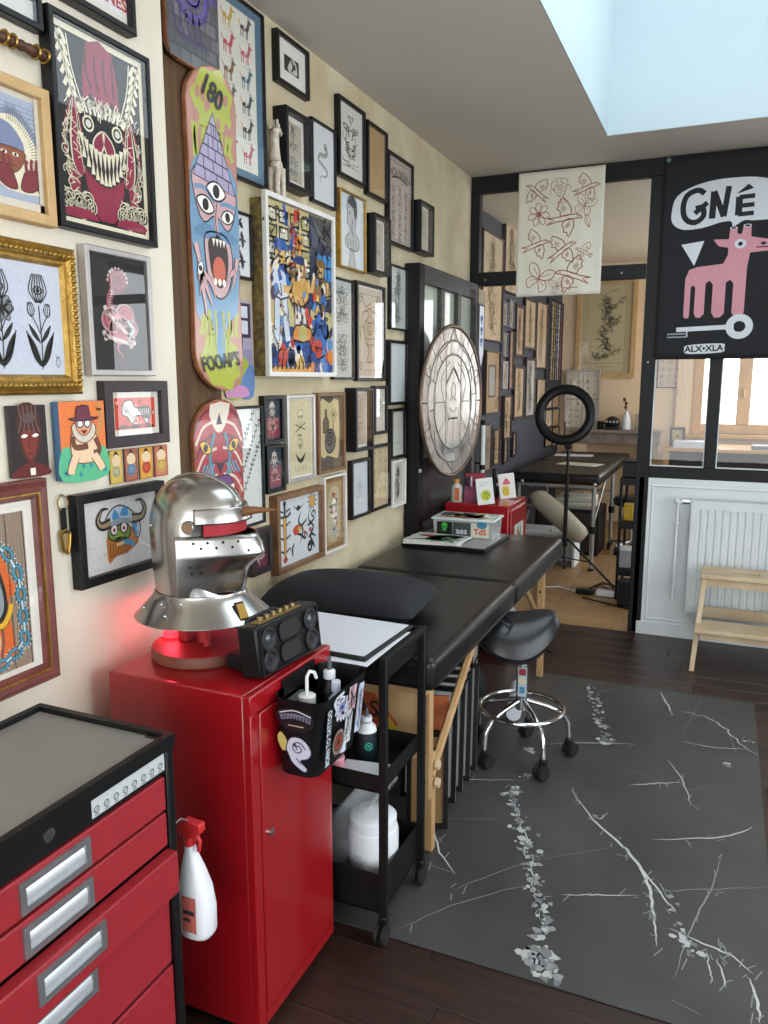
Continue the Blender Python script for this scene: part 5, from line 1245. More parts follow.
# narrow pennant and curtain rod end at the partition post
a, b = P(475,302,'x',.10), P(482,372,'x',.10)
t = thing('pennant', 'narrow white and navy pennant with blue marks hanging beside the sash', 'pennant', wallM(.115, a.y+.08, b.z))
h = a.z-b.z
MB().prism([(-.06,.1),(0,0),(.06,.1),(.06,h),(-.06,h)], 0, .004).build('cloth', mat('navy_cloth','#23253a',.8), t)
A = Art(.12, h); A.fill([(.14,.95),(.5,.25),(.86,.95),(.86,h/.12-.15),(.14,h/.12-.15)], '#d7dade', 1)
for i in range(3): A.line([(.3,h/.12*(.45+.16*i)),(.7,h/.12*(.47+.16*i))], .22, '#3a55a0', 2, 1); A.ell(.5,h/.12*(.4+.16*i),.12,.12,'#5a6fb0',2)
A.build('print', t, loc=(0,0,.004))
rg = random.Random(3)
for i in range(4): MB().tube([(-.05+.033*i, h-.01, .003), (-.05+.033*i+rg.uniform(-.01,.01), h+.05, .006), (-.045+.033*i, h+.075, .0)], .006, 6).build('hanging_tie', mat('tan_cord','#b9a78c',.8), t, smooth=60)
a, b = P(482,420,'x',.10), P(481.5,472,'x',.10)
t = thing('wall_tube', 'slim white metal tube fixed upright beside the sash', 'tube', (.115, a.y-.02, b.z))
MB().cyl((0,0,0), (0,0,a.z-b.z), .013, n=12).build('tube', M_white, t, smooth=50)
for z in (.02, a.z-b.z-.03): MB().cyl((0,0,z), (0,0,z+.03), .018, n=12).build('end_cap', M_black, t, smooth=50)
MB().cyl((-.1,0,.06), (0,0,.06), .006, n=8).build('bracket', M_black, t)

# cloth with red line drawings and the black banner on the partition
def hung(name, label, cat, x0, x1, zb, zt, colr, art, folds, y=YP-.02):
    w, h = x1-x0, zt-zb
    t = thing(name, label, cat, backM((x0+x1)/2, y, zb))
    fz = lambda x, yy: folds*(math.sin(x*21+yy*2)+.6*math.sin(x*47+1.3+yy*3)+.5*math.sin(yy*9+x*4))*(1.15-yy/h)
    q = MB(); q.grid(lambda u, v: ((u-.5)*w, v*h, fz((u-.5)*w, v*h)), 36, 30)
    o = q.build('cloth', colr, t, smooth=180, solid=.0012)
    A = Art(w, h); art(A)
    drape(A.build('print', t), lambda x_, y_: fz(x_, y_)+.0016, [(k/36-.5)*w for k in range(1, 36)], [h*k/30 for k in range(1, 30)])
    return t, fz, w, h
def art_linen(A):
    a = A.asp; C = '#9b5a52'
    spots = [(.23,.84,mo_bird,.13),(.5,.83,mo_urn,.12),(.79,.84,mo_bird,.13),(.25,.66,mo_flower,.11),(.55,.62,mo_bird,.17),(.78,.7,mo_butterfly,.1),(.84,.53,mo_leaf,.12),(.22,.42,mo_bird,.14),(.53,.36,mo_bird,.15),(.8,.34,mo_bird,.09),(.27,.14,mo_butterfly,.14),(.5,.075,mo_butterfly,.08),(.68,.16,mo_bird,.17)]
    for i, (x, y, f, s) in enumerate(spots): A.at(x, a*y, s*1.3, (-.4,.2,0,.3,-.2)[i % 5], -1 if i % 3 == 0 else 1); f(A, ink=C, L=1)
    A.off(); A.line([(.57,.08),(.66,.085),(.74,.08)], .008, C, 1, 3)
x0, x1 = P(518,200,'y',YP-.03).x, P(604,200,'y',YP-.03).x
M_linen = mat('white_linen', '#d8d6c6', .9, noise=.03, nscale=8, bump=.2, bscale=300)
hung('linen_cloth', 'white linen cloth with red outline birds and insects pinned to the partition', 'cloth', x0, x1, P(560,295,'y',YP-.03).z, P(560,169,'y',YP-.03).z, M_linen, art_linen, .0035)
def art_banner(A):
    a = A.asp; W = '#c9cdd2'; PK = '#c58a96'; K = '#101014'; A.at(.012, -.165, 1)
    # speech bubble
    A.fill([(.06,a-.28),(.1,a-.14),(.28,a-.06),(.5,a-.04),(.72,a-.06),(.9,a-.14),(.94,a-.28),(.86,a-.36),(.68,a-.37),(.6,a-.365),(.525,a-.405),(.505,a-.365),(.42,a-.37),(.3,a-.4),(.16,a-.405),(.08,a-.36)], W, 1, 4)
    # lettering GNÉ
    G = [(.3,a-.14),(.25,a-.11),(.17,a-.145),(.145,a-.24),(.17,a-.325),(.24,a-.355),(.3,a-.31),(.29,a-.245),(.24,a-.25)]
    A.line(catmull(G, 3), .042, K, 2, 1); A.line([(.235,a-.285),(.325,a-.21)], .04, K, 3, 1)
    A.line([(.365,a-.335),(.37,a-.13)], .048, K, 2, 1); A.line([(.37,a-.13),(.45,a-.325)], .042, K, 2, 1); A.line([(.45,a-.325),(.475,a-.1)], .042, K, 2, 1)
    A.line([(.555,a-.185),(.555,a-.325)], .05, K, 2, 1)
    for y in (.19,.255,.318): A.line([(.555,a-y),(.665,a-y+.004)], .034, K, 2, 1)
    A.fill([(.53,a-.165),(.615,a-.095),(.655,a-.13)], K, 3)
    # pink dog
    A.fill([(.195,a-1.08),(.195,a-.79),(.22,a-.72),(.28,a-.7),(.47,a-.685),(.5,a-.62),(.5,a-.565),(.43,a-.55),(.385,a-.495),(.5,a-.5),(.505,a-.42),(.555,a-.42),(.56,a-.465),(.59,a-.465),(.6,a-.41),(.655,a-.405),(.66,a-.49),(.76,a-.51),(.82,a-.53),(.82,a-.6),(.66,a-.61),(.645,a-.72),(.645,a-1.07),(.615,a-1.1),(.575,a-1.1),(.555,a-1.06),(.555,a-.84),(.53,a-.81),(.5,a-.83),(.5,a-1.07),(.47,a-1.1),(.43,a-1.1),(.405,a-1.06),(.405,a-.84),(.38,a-.81),(.35,a-.83),(.35,a-1.07),(.32,a-1.1),(.29,a-1.095),(.275,a-1.06),(.275,a-.86),(.255,a-.84),(.24,a-.86),(.24,a-1.07),(.235,a-1.1),(.205,a-1.1)], PK, 1)
    A.ell(.585,a-.54,.042,.036,W,3); A.ell(.585,a-.54,.017,.016,K,4)
    A.ell(.53,a-.418,.028,.011,W,3); A.ell(.53,a-.418,.019,.007,K,4); A.ell(.628,a-.405,.03,.012,W,3); A.ell(.628,a-.405,.02,.008,K,4)
    A.ell(.75,a-.545,.02,.012,K,3); A.line([(.7,a-.572),(.82,a-.572)], .008, K, 3, 1)
    A.fill([(.15,a-.52),(.32,a-.5),(.255,a-.69)], W, 2)
    # key
    A.line([(.15,a-1.19),(.58,a-1.175)], .036, W, 1, 1); A.line([(.08,a-1.225),(.235,a-1.222)], .012, '#8a8d94', 1, 1); A.line([(.08,a-1.25),(.235,a-1.247)], .012, '#8a8d94', 1, 1); A.line([(.232,a-1.2),(.232,a-1.252)], .01, W, 1, 1)
    A.loop(.62, a-1.175, .073, .07, .055, W, 2, 24)
    # name plate
    A.fill([(.25,a-1.315),(.5,a-1.305),(.52,a-1.34),(.5,a-1.375),(.25,a-1.385),(.22,a-1.35)], W, 1, 4); A.text('ALX\u2022XLA', .368, a-1.346, .068, K, 2, .03, .03, 1.05)
x0, x1 = P(660,250,'y',YP-.03).x, 1.78
zt, zb = P(700,152,'y',YP-.03).z, P(700,359,'y',YP-.03).z
t, fz, w, h = hung('black_banner', 'black cloth banner with a pink dog and a GN\u00c9 speech bubble', 'banner', x0, x1, zb, zt-.005, mat('black_cotton', '#15161a', .85, noise=.1), art_banner, .0016)
MB().cyl((-w/2+.02, h-.02, .004), (-w/2+.02, h-.02, .016), .012, n=10).build('pin', mat('teal_pin', '#3f6a66', .4), t)
# ------------------------------------------------------------------ red steel furniture
M_red = mat('red_enamel', '#950f19', .28, noise=.04, nscale=3, coat=.4)
M_redmat = mat('red_drawer_paint', '#96202a', .5, noise=.08, nscale=60)
M_steel = mat('brushed_steel', '#a9adb0', .35, .85, noise=.1, nscale=30)
M_chrome = mat('chrome', '#d4d6d8', .1, 1.0, noise=.04)
M_rubber = mat('black_rubber', '#151517', .7, noise=.15)
M_plastic = mat('black_plastic', '#0f1012', .38, noise=.1, spec=.35)
M_wplast = mat('white_plastic', '#e2e6ea', .35, noise=.02)
M_pine = mat('pine_wood', '#cbb899', .5, col2='#baa382', nscale=5, stretch=(2,2,.5), bump=.1)
M_beech = mat('beech_wood', '#c2a075', .45, col2='#ae8a5c', nscale=6, stretch=(3,3,.5))

# tool chest: back-left (.27,1.10) far corner, drawers face +x
TX0, TX1, TY0, TY1, TZ = .27, .60, .26, 1.085, .85
t = thing('tool_chest', 'red drawer chest with black edges and a brushed grey top', 'drawer chest', (TX0, TY0, 0))
D, Wd = TX1-TX0, TY1-TY0
MB().box(0, D-.012, .02, Wd-.02, .04, TZ-.012).build('body', M_plastic, t, bevel=.004)
MB().box(D-.05, D, Wd-.02, Wd, .02, TZ).build('corner_post', M_plastic, t, bevel=.003); MB().box(D-.05, D, 0, .02, .02, TZ).build('corner_post', M_plastic, t, bevel=.003)
MB().box(D-.012, D-.004, .02, Wd-.02, TZ-.062, TZ-.002).build('top_fascia', M_plastic, t)
MB().ring_profile(-.004, D+.002, -.004, Wd+.004, [(0,TZ-.02),(0,TZ+.006),(.014,TZ+.006),(.014,TZ-.004),(.02,TZ-.02)]).build('top_rim', M_plastic, t)
MB().box(.012, D-.014, .012, Wd-.012, TZ-.02, TZ-.003).build('worktop', mat('grey_worktop', '#8c8b86', .42, .3, noise=.06, nscale=5), t)
zt = TZ-.064
for k, (dh, out) in enumerate(((.066,0),(.066,0),(.084,.022),(.15,-.004),(.15,-.002),(.15,-.002))):
    z1 = zt-.006; z0 = z1-dh; x = D-.01+out
    d = MB().box(x-.02, x+.006, .022, Wd-.022, z0, z1).build('drawer', M_redmat, t, bevel=.003)
    hy0, hy1 = Wd-.352, Wd-.212; hz = z1-.034
    q = MB().ring_profile(hy0, hy1, hz-.026, hz+.026, [(0,0),(0,.004),(.011,.004),(.013,-.006),(.013,-.012)]); q.v = [(x+.006+v[2], v[0], v[1]) for v in q.v]
    q.build('handle_frame', M_steel, d)
    q = MB(); q.grid(lambda u, v: (x+.0065+.004*math.sin(v*PI*.9)-.003*v, hy0+.012+(hy1-hy0-.024)*u, hz-.014+.028*v), 2, 8); q.build('handle_cup', mat('polished_aluminium', '#dfe5ea', .4, .6), d, smooth=180)
    zt = z0
MB().cyl((D-.006, Wd-.29, TZ-.034), (D-.0025, Wd-.29, TZ-.034), .011, n=18).build('lock', M_chrome, t, smooth=40)
A = Art(.18, .036); A.rect(0,0,1,A.asp,'#b9bfc0',0)
for i in range(8): A.loop(.06+.125*i, .068, .03, .03, .01, '#2a2c30', 1, 14); A.line([(.045+.125*i,.06),(.075+.125*i,.08)], .008, '#2a2c30', 1, 1); A.line([(.035+.125*i,.018),(.09+.125*i,.018)], .012, '#5a5c60', 1, 1)
st = A.build('gauge_sticker', t); st.matrix_local = wallM(D-.0035, Wd-.022-.091, TZ-.056)
for y in (.06, Wd-.06):
    for x in (.05, D-.05): MB().box(x-.025, x+.025, y-.025, y+.025, 0, .042).build('foot', M_rubber, t, bevel=.004)

# spray bottle hanging between chest and cabinet
c = P(203,900,'y',1.17)
t = thing('spray_bottle', 'white spray bottle with red trigger head hooked on the chest side', 'bottle', (.585, 1.155, c.z-.06))
q = MB()
def bsec(z, w, d, ox=0): return [(ox+w*math.copysign(abs(math.cos(2*PI*i/20))**.7, math.cos(2*PI*i/20)), d*math.copysign(abs(math.sin(2*PI*i/20))**.7, math.sin(2*PI*i/20)), z) for i in range(20)]
rows_ = [bsec(0,.048,.034), bsec(.01,.053,.037), bsec(.07,.054,.037), bsec(.12,.047,.034,-.004), bsec(.16,.034,.027,-.01), bsec(.195,.02,.018,-.016), bsec(.21,.014,.014,-.018), bsec(.225,.014,.014,-.018)]
for r in rows_: q.v += r
for k in range(len(rows_)-1): q.f += [(k*20+i, k*20+(i+1)%20, (k+1)*20+(i+1)%20, (k+1)*20+i) for i in range(20)]
q.f += [tuple(range(19,-1,-1)), tuple(range((len(rows_)-1)*20, len(rows_)*20))]
q.build('bottle_body', M_wplast, t, smooth=70)
M_trig = mat('red_trigger_plastic', '#c22a2e', .4)
q = MB(); q.cyl((-.018,0,.222), (-.018,0,.245), .017, n=14); q.build('collar', M_trig, t, smooth=50)
q = MB(); q.prism([(-.045,.245),(.01,.245),(.03,.262),(.028,.282),(-.03,.285),(-.05,.268)], -.012, .012, Matrix.Rotation(PI/2, 4, 'X')); sh_ = q.build('spray_head', M_trig, t, bevel=.003)
MB().tube([(.005,0,.25),(.018,0,.235),(.012,0,.21)], .006, 8).build('trigger', M_trig, sh_, smooth=60)
A = Art(.05, .09); A.rect(0,0,1,A.asp,'#c8695c',0); A.rect(.1,A.asp*.5,.9,A.asp*.62,'#2a2a34',1); A.rect(.1,A.asp*.3,.6,A.asp*.4,'#2a2a34',1)
st = A.build('bottle_label', t); st.matrix_local = Matrix.Translation((0,-.0375,.02)) @ Matrix.Rotation(PI/2, 4, 'X')
MB().tube([(-.018,.0,.28),(-.02,-.03,.3),(-.02,-.085,.298)], .0025, 6).build('hanging_wire', M_steel, t)
t.scale = (.68, .78, .86)

# red cabinet
CX0, CX1, CY0, CY1, CZ = .235, .622, 1.312, 1.678, .84
t = thing('red_cabinet', 'tall glossy red steel cabinet with one door', 'cabinet', (CX0, CY0, 0))
D, Wd = CX1-CX0, CY1-CY0
MB().box(0, D-.02, 0, Wd, .03, CZ).build('body', M_red, t, bevel=.004)
MB().box(D-.02, D-.002, .0, Wd, CZ-.045, CZ).build('top_lip', M_red, t, bevel=.003); MB().box(D-.02, D-.002, 0, .03, .03, CZ-.045).build('side_stile', M_red, t, bevel=.002); MB().box(D-.02, D-.002, Wd-.02, Wd, .03, CZ-.045).build('side_stile', M_red, t, bevel=.002)
MB().box(D-.02, D-.002, .03, Wd-.02, .03, .06).build('bottom_rail', M_red, t)
d = MB().box(D-.018, D, .033, Wd-.022, .063, CZ-.049).build('door', M_red, t, bevel=.003)
MB().cyl((D, .06, .5), (D+.006, .06, .5), .009, n=14).build('door_lock', M_chrome, d, smooth=40)
MB().box(.02, D-.03, .02, Wd-.02, 0, .03).build('plinth', M_plastic, t)

# ------------------------------------------------------------------ steel helmet on its stand
HX, HY, HZ = .362, 1.50, CZ
t = thing('knight_helmet', 'polished steel visored helmet with a wooden horn on the red cabinet', 'helmet', rotz((HX, HY, HZ+.105), math.radians(8)))
M_helm = mat('polished_armour', '#b4b2af', .25, 1.0, noise=.16, nscale=9, bump=.04, bscale=14)
M_dark = mat('breath_hole', '#0a0909', .9)
def helm(rows, t0, t1, nu, p=1.0, off=0.0):
    rows2 = []
    for k in range(len(rows)-1):
        for s in range(3):
            u = s/3; a, b = rows[k], rows[k+1]; pz, nz = rows[max(k-1,0)], rows[min(k+2,len(rows)-1)]
            rows2.append(tuple(.5*((2*a[d])+(-pz[d]+b[d])*u+(2*pz[d]-5*a[d]+4*b[d]-nz[d])*u*u+(-pz[d]+3*a[d]-3*b[d]+nz[d])*u**3) for d in range(4)))
    rows2.append(rows[-1]); vs = []
    for z, f, b, w in rows2:
        for i in range(nu+1):
            th = t0+(t1-t0)*i/nu; c, s = math.cos(th), math.sin(th)
            if c >= 0: x = (f+off)*((1-abs(s)**p) if p > 1.01 else c)
            else: x = (b+off)*c
            vs.append((x, (w+off)*s, z))
    n = nu+1
    return vs, [(k*n+i, k*n+i+1, (k+1)*n+i+1, (k+1)*n+i) for k in range(len(rows2)-1) for i in range(nu)]
skull = [(.052,.1,.104,.098),(.085,.082,.108,.101),(.13,.08,.112,.104),(.18,.08,.114,.105),(.225,.088,.114,.105),(.252,.112,.11,.1),(.285,.102,.098,.089),(.31,.08,.077,.069),(.326,.046,.045,.04),(.331,.003,.003,.003)]
q = MB(); q.add(*helm(skull, -PI, PI, 56)); q.build('skull', M_helm, t, smooth=180)
gor = [(0,.168,.160,.15),(.004,.163,.155,.146),(.025,.14,.135,.126),(.045,.118,.116,.108),(.056,.11,.11,.102),(.062,.108,.107,.1)]
q = MB(); q.add(*helm(gor, -PI, PI, 56)); q.build('gorget', M_helm, t, smooth=180, solid=.002)
low = [(.062,.108,.1,.104),(.09,.116,.1,.107),(.12,.124,.1,.109),(.15,.158,.1,.11),(.163,.164,.1,.11),(.205,.145,.1,.109)]
q = MB(); q.add(*helm(low, -1.45, 1.45, 40, 1.7, .004)); lv = q.build('lower_visor', M_helm, t, smooth=40, solid=.0025)
upv = [(.233,.124,.1,.107),(.25,.119,.1,.104),(.268,.112,.1,.098)]
q = MB(); q.add(*helm(upv, -1.2, 1.2, 36, 1.0, .006)); q.build('brow_plate', M_helm, t, smooth=60, solid=.0025)
sl = [(.2055,.116,.1,.106),(.243,.116,.1,.105)]
q = MB(); q.add(*helm(sl, -1.0, 1.0, 30, 1.0, .0)); q.build('red_glow_band', mat('red_glow_band', '#a01428', .6), t, smooth=180)  # band behind the slit, coloured red for the red light inside
q = MB(); q.tube([(.119-.0-.0*i, 0, .262) if i == 0 else (.128*math.cos(PI*i/16)*(1 if i < 8 else 1.02), 0, .2+.138*math.sin(PI*i/16)) for i in range(3, 14)], .004, 8); q.build('comb_ridge', M_helm, t, smooth=60)
MB().tube([(.118,0,.252),(.15,-.004,.257),(.205,-.01,.262)], [.013,.009,.002], 12).build('wooden_horn', mat('horn_wood', '#8a5c36', .45, col2='#6d4526', nscale=20), t, smooth=70)
ear = MB().cyl((.03,-.094,.228), (.032,-.107,.228), .0125, n=18); ear.build('ear_hole', mat('ear_hole_felt', '#8a6f58', .9), t)
MB().tube([(.032+.014*math.cos(2*PI*i/18), -.1065, .228+.014*math.sin(2*PI*i/18)) for i in range(18)], .002, 6, True).build('ear_rim', M_helm, t, smooth=60)
def visor_pt(th, z, off=.0062):
    for k in range(len(low)-1):
        if low[k][0] <= z <= low[k+1][0]:
            u = (z-low[k][0])/(low[k+1][0]-low[k][0]); f = low[k][1]+(low[k+1][1]-low[k][1])*u; w = low[k][3]+(low[k+1][3]-low[k][3])*u
            return Vector(((f+off)*(1-abs(math.sin(th))**1.7), (w+off)*math.sin(th), z))
for z, ths in ((.19,(-1.0,-.8,-.6,-.4)),(.178,(-.9,-.7,-.5)),(.135,(-1.05,-.9)),(.12,(-1.0,-.85)),(.168,(-.3,)),(.19,(.5,.8))):
    for th in ths:
        p = visor_pt(th, z); nrm = Vector((math.cos(th)*.7, math.sin(th), 0)).normalized()
        MB().cyl(p-nrm*.004, p+nrm*.0006, .0032, n=10).build('breath_hole', M_dark, lv)
for th, z, r in ((-2.2,.225,.127),(-1.9,.045,.0),(-1.5,.05,.0),(-1.7,.025,.0),(-2.3,.03,.0)):
    if r: p = Vector((.126*math.cos(th)+.0, .105*math.sin(th), z))
    else:
        f = .118+(.05-z)*1.0; p = Vector((f*1.05*math.cos(th), f*.93*math.sin(th), z))
    MB().ball(p, .0038, 8, 6).build('rivet', M_chrome, t, smooth=80)
# brass tag
TM = Matrix.Translation((.132,-.052,.026)) @ Matrix.Rotation(math.radians(58), 4, 'Z') @ Matrix.Rotation(math.radians(-35), 4, 'X')
MB().box(-.012,.012,-.003,.003,-.024,.024).build('tag_strap', M_plastic, t, bevel=.002).matrix_local = TM
MB().box(-.011,.011,-.006,-.003,-.02,.018).build('brass_tag', mat('brass'), t, bevel=.003).matrix_local = TM
s = thing('helmet_stand', 'round red topped wooden stand under the helmet', 'stand', (HX, HY, HZ))
M_redwood = mat('red_stained_wood', '#a8242a', .45, noise=.15, nscale=8)
MB().lathe([(.118,0),(.122,.004),(.122,.024),(.119,.028)], 40).build('base', mat('base_rim_wood', '#7d4530', .5, col2='#5d2e22', nscale=12), s, smooth=40)
MB().lathe([(.119,.0282),(.119,.0292)], 40).build('red_top', M_redwood, s)
MB().cyl((0,0,.029), (0,0,.3), .012, n=14).build('pole', M_redwood, s, smooth=50)
MB().tube([(.04,-.035,.032),(.025,-.02,.07),(.006,-.004,.1)], [.008,.008,.006], 8).build('prop', M_redwood, s, smooth=50)
MB().box(-.06,-.03,-.02,.02,.029,.1).build('block', M_redwood, s, bevel=.003)
M_led = bpy.data.materials.new('red_led'); M_led.use_nodes = True
_e = M_led.node_tree.nodes['Principled BSDF']; _e.inputs['Base Color'].default_value = (.8,.02,.03,1); _e.inputs['Emission Color'].default_value = (1,.03,.05,1); _e.inputs['Emission Strength'].default_value = 2
MB().lathe([(.02,.029),(.022,.032),(.02,.042),(.012,.045)], 16, c=(-.095,-.0,0)).build('led_puck', M_led, s, smooth=60)
_l = bpy.data.lights.new('led_glow', 'POINT'); _l.energy = .42; _l.color = (1,.06,.10); _l.shadow_soft_size = .02
_lo = bpy.data.objects.new('led_glow', _l); COL.objects.link(_lo); _lo.parent = s; _lo.location = (-.095,-.0,.07)

# ------------------------------------------------------------------ radio speaker on the cabinet
t = thing('radio_speaker', 'black four-cone portable radio speaker on the red cabinet', 'speaker', rotz((.598, 1.392, CZ+.006), math.radians(86)))
RW, RH, RD = .245, .118, .055       # local: X along the front, -Y front, +Y back
tl = Matrix.Rotation(math.radians(-6), 4, 'X')
bodyM = MB().box(0, RW, 0, RD, 0, RH); o = bodyM.build('body', M_plastic, t, bevel=.006); o.matrix_local = tl
MB().ring_profile(.004, RW-.004, .004, RH-.004, [(0,0),(0,.005),(.006,.005),(.006,0)]).build('front_bezel', M_plastic, o).matrix_local = Matrix.Rotation(PI/2, 4, 'X')
M_cone = mat('speaker_cone', '#26272a', .5, .2, noise=.1)
for cx in (.038, RW-.038):
    for cz in (.034, .084):
        q = MB(); q.lathe([(.025,0),(.025,.004),(.021,.005),(.018,.001),(.008,-.004),(.007,.0)], 28); c_ = q.build('speaker_cone', M_plastic if 0 else M_cone, o, smooth=50)
        cm = Matrix.Translation((cx, -.0005, cz)) @ Matrix.Rotation(PI/2, 4, 'X'); c_.matrix_local = cm
        q = MB(); q.tube([(.0245*math.cos(2*PI*i/28), .0245*math.sin(2*PI*i/28), .003) for i in range(28)], .0028, 8, True); r_o = q.build('cone_ring', M_rubber, o, smooth=60); r_o.matrix_local = cm
        if cz > .05:
            q = MB(); q.ball((0,0,-.001), .0095, 14, 8, (1,1,.6)); b_o = q.build('dust_cap', mat('dust_cap', '#6a6c70', .3, .5), o, smooth=80); b_o.matrix_local = cm
def rrect(w, h, r, n=5):
    p = []
    for cx, cy, a0 in ((w/2-r,h/2-r,0),(-w/2+r,h/2-r,PI/2),(-w/2+r,-h/2+r,PI),(w/2-r,-h/2+r,1.5*PI)): p += [(cx+r*math.cos(a0+PI/2*i/n), cy+r*math.sin(a0+PI/2*i/n)) for i in range(n+1)]
    return p
for cz in (.034, .084):
    q = MB(); q.prism(rrect(.082,.04,.016), 0, .002); pr = q.build('passive_panel', M_rubber, o); pr.matrix_local = Matrix.Translation((RW/2, -.0005, cz)) @ Matrix.Rotation(PI/2, 4, 'X')
    q = MB(); q.tube([(x, y, .002) for x, y in rrect(.086,.044,.018)], .0018, 6, True); pr = q.build('panel_ring', M_plastic, o, smooth=60); pr.matrix_local = Matrix.Translation((RW/2, -.0005, cz)) @ Matrix.Rotation(PI/2, 4, 'X')
MB().box(.03, RW-.05, .012, .04, RH, RH+.0025).build('control_plate', mat('gold_plate', '#a98f5a', .35, .8), o)
for i in range(6): MB().cyl((.05+.026*i, .026, RH+.002), (.05+.026*i, .026, RH+.011), .0065, n=12).build('knob', mat('gold_knob', '#8f7d58', .3, .9), o, smooth=40)
MB().tube([(.03,.052,RH*.9),(.05,.062,RH+.002),(RW-.09,.062,RH+.002),(RW-.07,.052,RH*.9)], .006, 8).build('carry_handle', M_plastic, o, smooth=60)
MB().box(.02, .13, RD, RD+.06, .0, .035).build('power_pack', M_plastic, t, bevel=.004)

# ------------------------------------------------------------------ black bin with stickers hung on the cabinet
t = thing('sticker_bin', 'black plastic bin covered in white stickers hung on the red cabinet', 'bin', (CX1+.004, 1.385, .63))
BW, BD, BH = .245, .125, .185
def binrow(z, k): 
    w, d = BW*(1-.16*k), BD*(1-.22*k); r = .03
    return [(x+d/2, y+BW/2, z) for x, y in [(max(-d/2, px_), py_) for px_, py_ in rrect(d, w, r, 5)]]
q = MB(); rows_ = [binrow(0,1), binrow(.006,.96), binrow(BH*.5,.5), binrow(BH,0), binrow(BH+.002,-.04), binrow(BH-.006,.06), binrow(BH*.5,.55), binrow(.01,1.02)]
n = len(rows_[0])
for r in rows_: q.v += r
for k in range(len(rows_)-1): q.f += [(k*n+i, k*n+(i+1)%n, (k+1)*n+(i+1)%n, (k+1)*n+i) for i in range(n)]
q.f += [tuple(range(n-1,-1,-1)), tuple(range((len(rows_)-1)*n, len(rows_)*n))]
q.build('bin_shell', M_plastic, t, smooth=40)
q = MB(); q.box(-.003,.003,.05,BW-.05,BH-.02,BH+.02); q.build('hanger', M_plastic, t)
MB().box(.006,.03,.02,.12,BH-.03,BH-.026).build('hanging_flap', mat('grey_flap', '#5c6062', .3), t)
# stickers on the -y end face and on the +x face; faces taper, so each sticker leans with its face
def sticker(fn, w, h, face, pos, rot=0.0):
    A = Art(w, h); fn(A); o = A.build('sticker', t, print_mat('glossy_sticker', .35))
    lean = math.atan(BD*.22/BH*.5) if face == 'x' else math.atan(BW*.08/BH)
    if face == 'x':      # front face, normal +x, X along +y
        z = pos[1]; x = BD*(1-.11*(1-z/BH)*2)+.0015
        o.matrix_local = wallM(BD-(BD*.11)*(1-z/BH)-.0+.0012, pos[0], z) @ Matrix.Rotation(math.atan(BD*.11/BH), 4, 'X') @ Matrix.Rotation(rot, 4, 'Z')
    else:                # end face towards the camera, normal -y, X along +x
        z = pos[1]; o.matrix_local = backM(pos[0], BW*.08*(1-z/BH)-.0012, z) @ Matrix.Rotation(math.atan(BW*.08/BH), 4, 'X') @ Matrix.Rotation(rot, 4, 'Z')
def st_badge(A):
    a = A.asp; A.fill([(.02,a*.5),(.1,a*.85),(.5,a*.98),(.9,a*.85),(.98,a*.5),(.8,a*.15),(.5,a*.02),(.2,a*.15)],'#1d1b22',0,3); A.line([(.1,a*.72),(.5,a*.88),(.9,a*.72)],.03,'#cfd0d8',1,4); A.line([(.12,a*.55),(.5,a*.66),(.88,a*.55)],.13,'#77788a',1,4)
    for i in range(9): A.line([(.18+.08*i,a*.5),(.2+.08*i,a*.66)],.03,'#1d1b22',2,1)
    A.line([(.3,a*.28),(.7,a*.28)],.03,'#b89a84',1,1)
def st_ghost(A):
    a = A.asp; A.fill([(.0,a*.8),(.1,a*.98),(.24,a*.85),(.3,a*.6),(.12,a*.5)],'#c6b36a',0,3); A.shape([(.24,a*.6),(.4,a*.88),(.74,a*.88),(.95,a*.62),(.86,a*.4),(.62,a*.3),(.8,a*.12),(.7,a*.02),(.4,a*.2),(.3,a*.4)],'#cfd2e2','#3a3c50',.03,1,3)
    A.spiral(.58,a*.62,.2,1.8,.035,'#4a4c64',4); A.ell(.5,a*.7,.04,.05,'#22222c',4); A.line([(.5,a*.36),(.64,a*.22)],.03,'#4a4c64',4,1)
def st_text(A): paper(A,'#17181b'); A.text('BORN TO TATTOO', .5, A.asp*.5, .2, '#d7e0ea', 1, 0, .02, .58)
def st_round(A):
    a = A.asp; A.ell(.5,a*.5,.49,.49*a,'#4c4440',0,24); A.loop(.5,a*.5,.4,.4*a,.04,'#b5a08c',1,22); A.ell(.5,a*.5,.27,.27*a,'#8c3d2c',1); A.ell(.5,a*.5,.12,.14,'#3a2420',2)
def st_wild(A):
    g = random.Random(8); a = A.asp
    for i in range(12): A.line([(.5+.3*math.cos(i),a*.5+.25*a*math.sin(i*1.3)),(.5+.48*math.cos(i*1.9),a*.5+.42*a*math.sin(i*1.7)),(.5+.3*math.cos(i*2.2),a*.5+.46*a*math.sin(i))],.07,'#d6d9e4',0,4)
    A.ell(.5,a*.5,.2,.16*a,'#7d84b4',1); A.ell(.5,a*.5,.08,.06*a,'#22222c',2)
def st_block(c):
    def f(A):
        paper(A,c); g = random.Random(c)
        for i in range(9): A.line([(g.random(),A.asp*g.random()),(g.random(),A.asp*g.random()),(g.random(),A.asp*g.random())],.06,'#2a2630',1,4)
    return f
sticker(st_badge, .098, .062, 'y', (.058, .108)); sticker(st_ghost, .088, .095, 'y', (.052, .012))
sticker(st_text, .13, .027, 'x', (.055, .092), PI/2); sticker(st_wild, .085, .075, 'x', (.1, .105)); sticker(st_round, .062, .066, 'x', (.092, .028)); sticker(st_block('#d3d6da'), .035, .08, 'x', (.135, .04), -.1); sticker(st_block('#c8a6ae'), .04, .06, 'x', (.15, .115), -.1); sticker(st_block('#c4cce0'), .03, .12, 'x', (.19, .045), -.1)
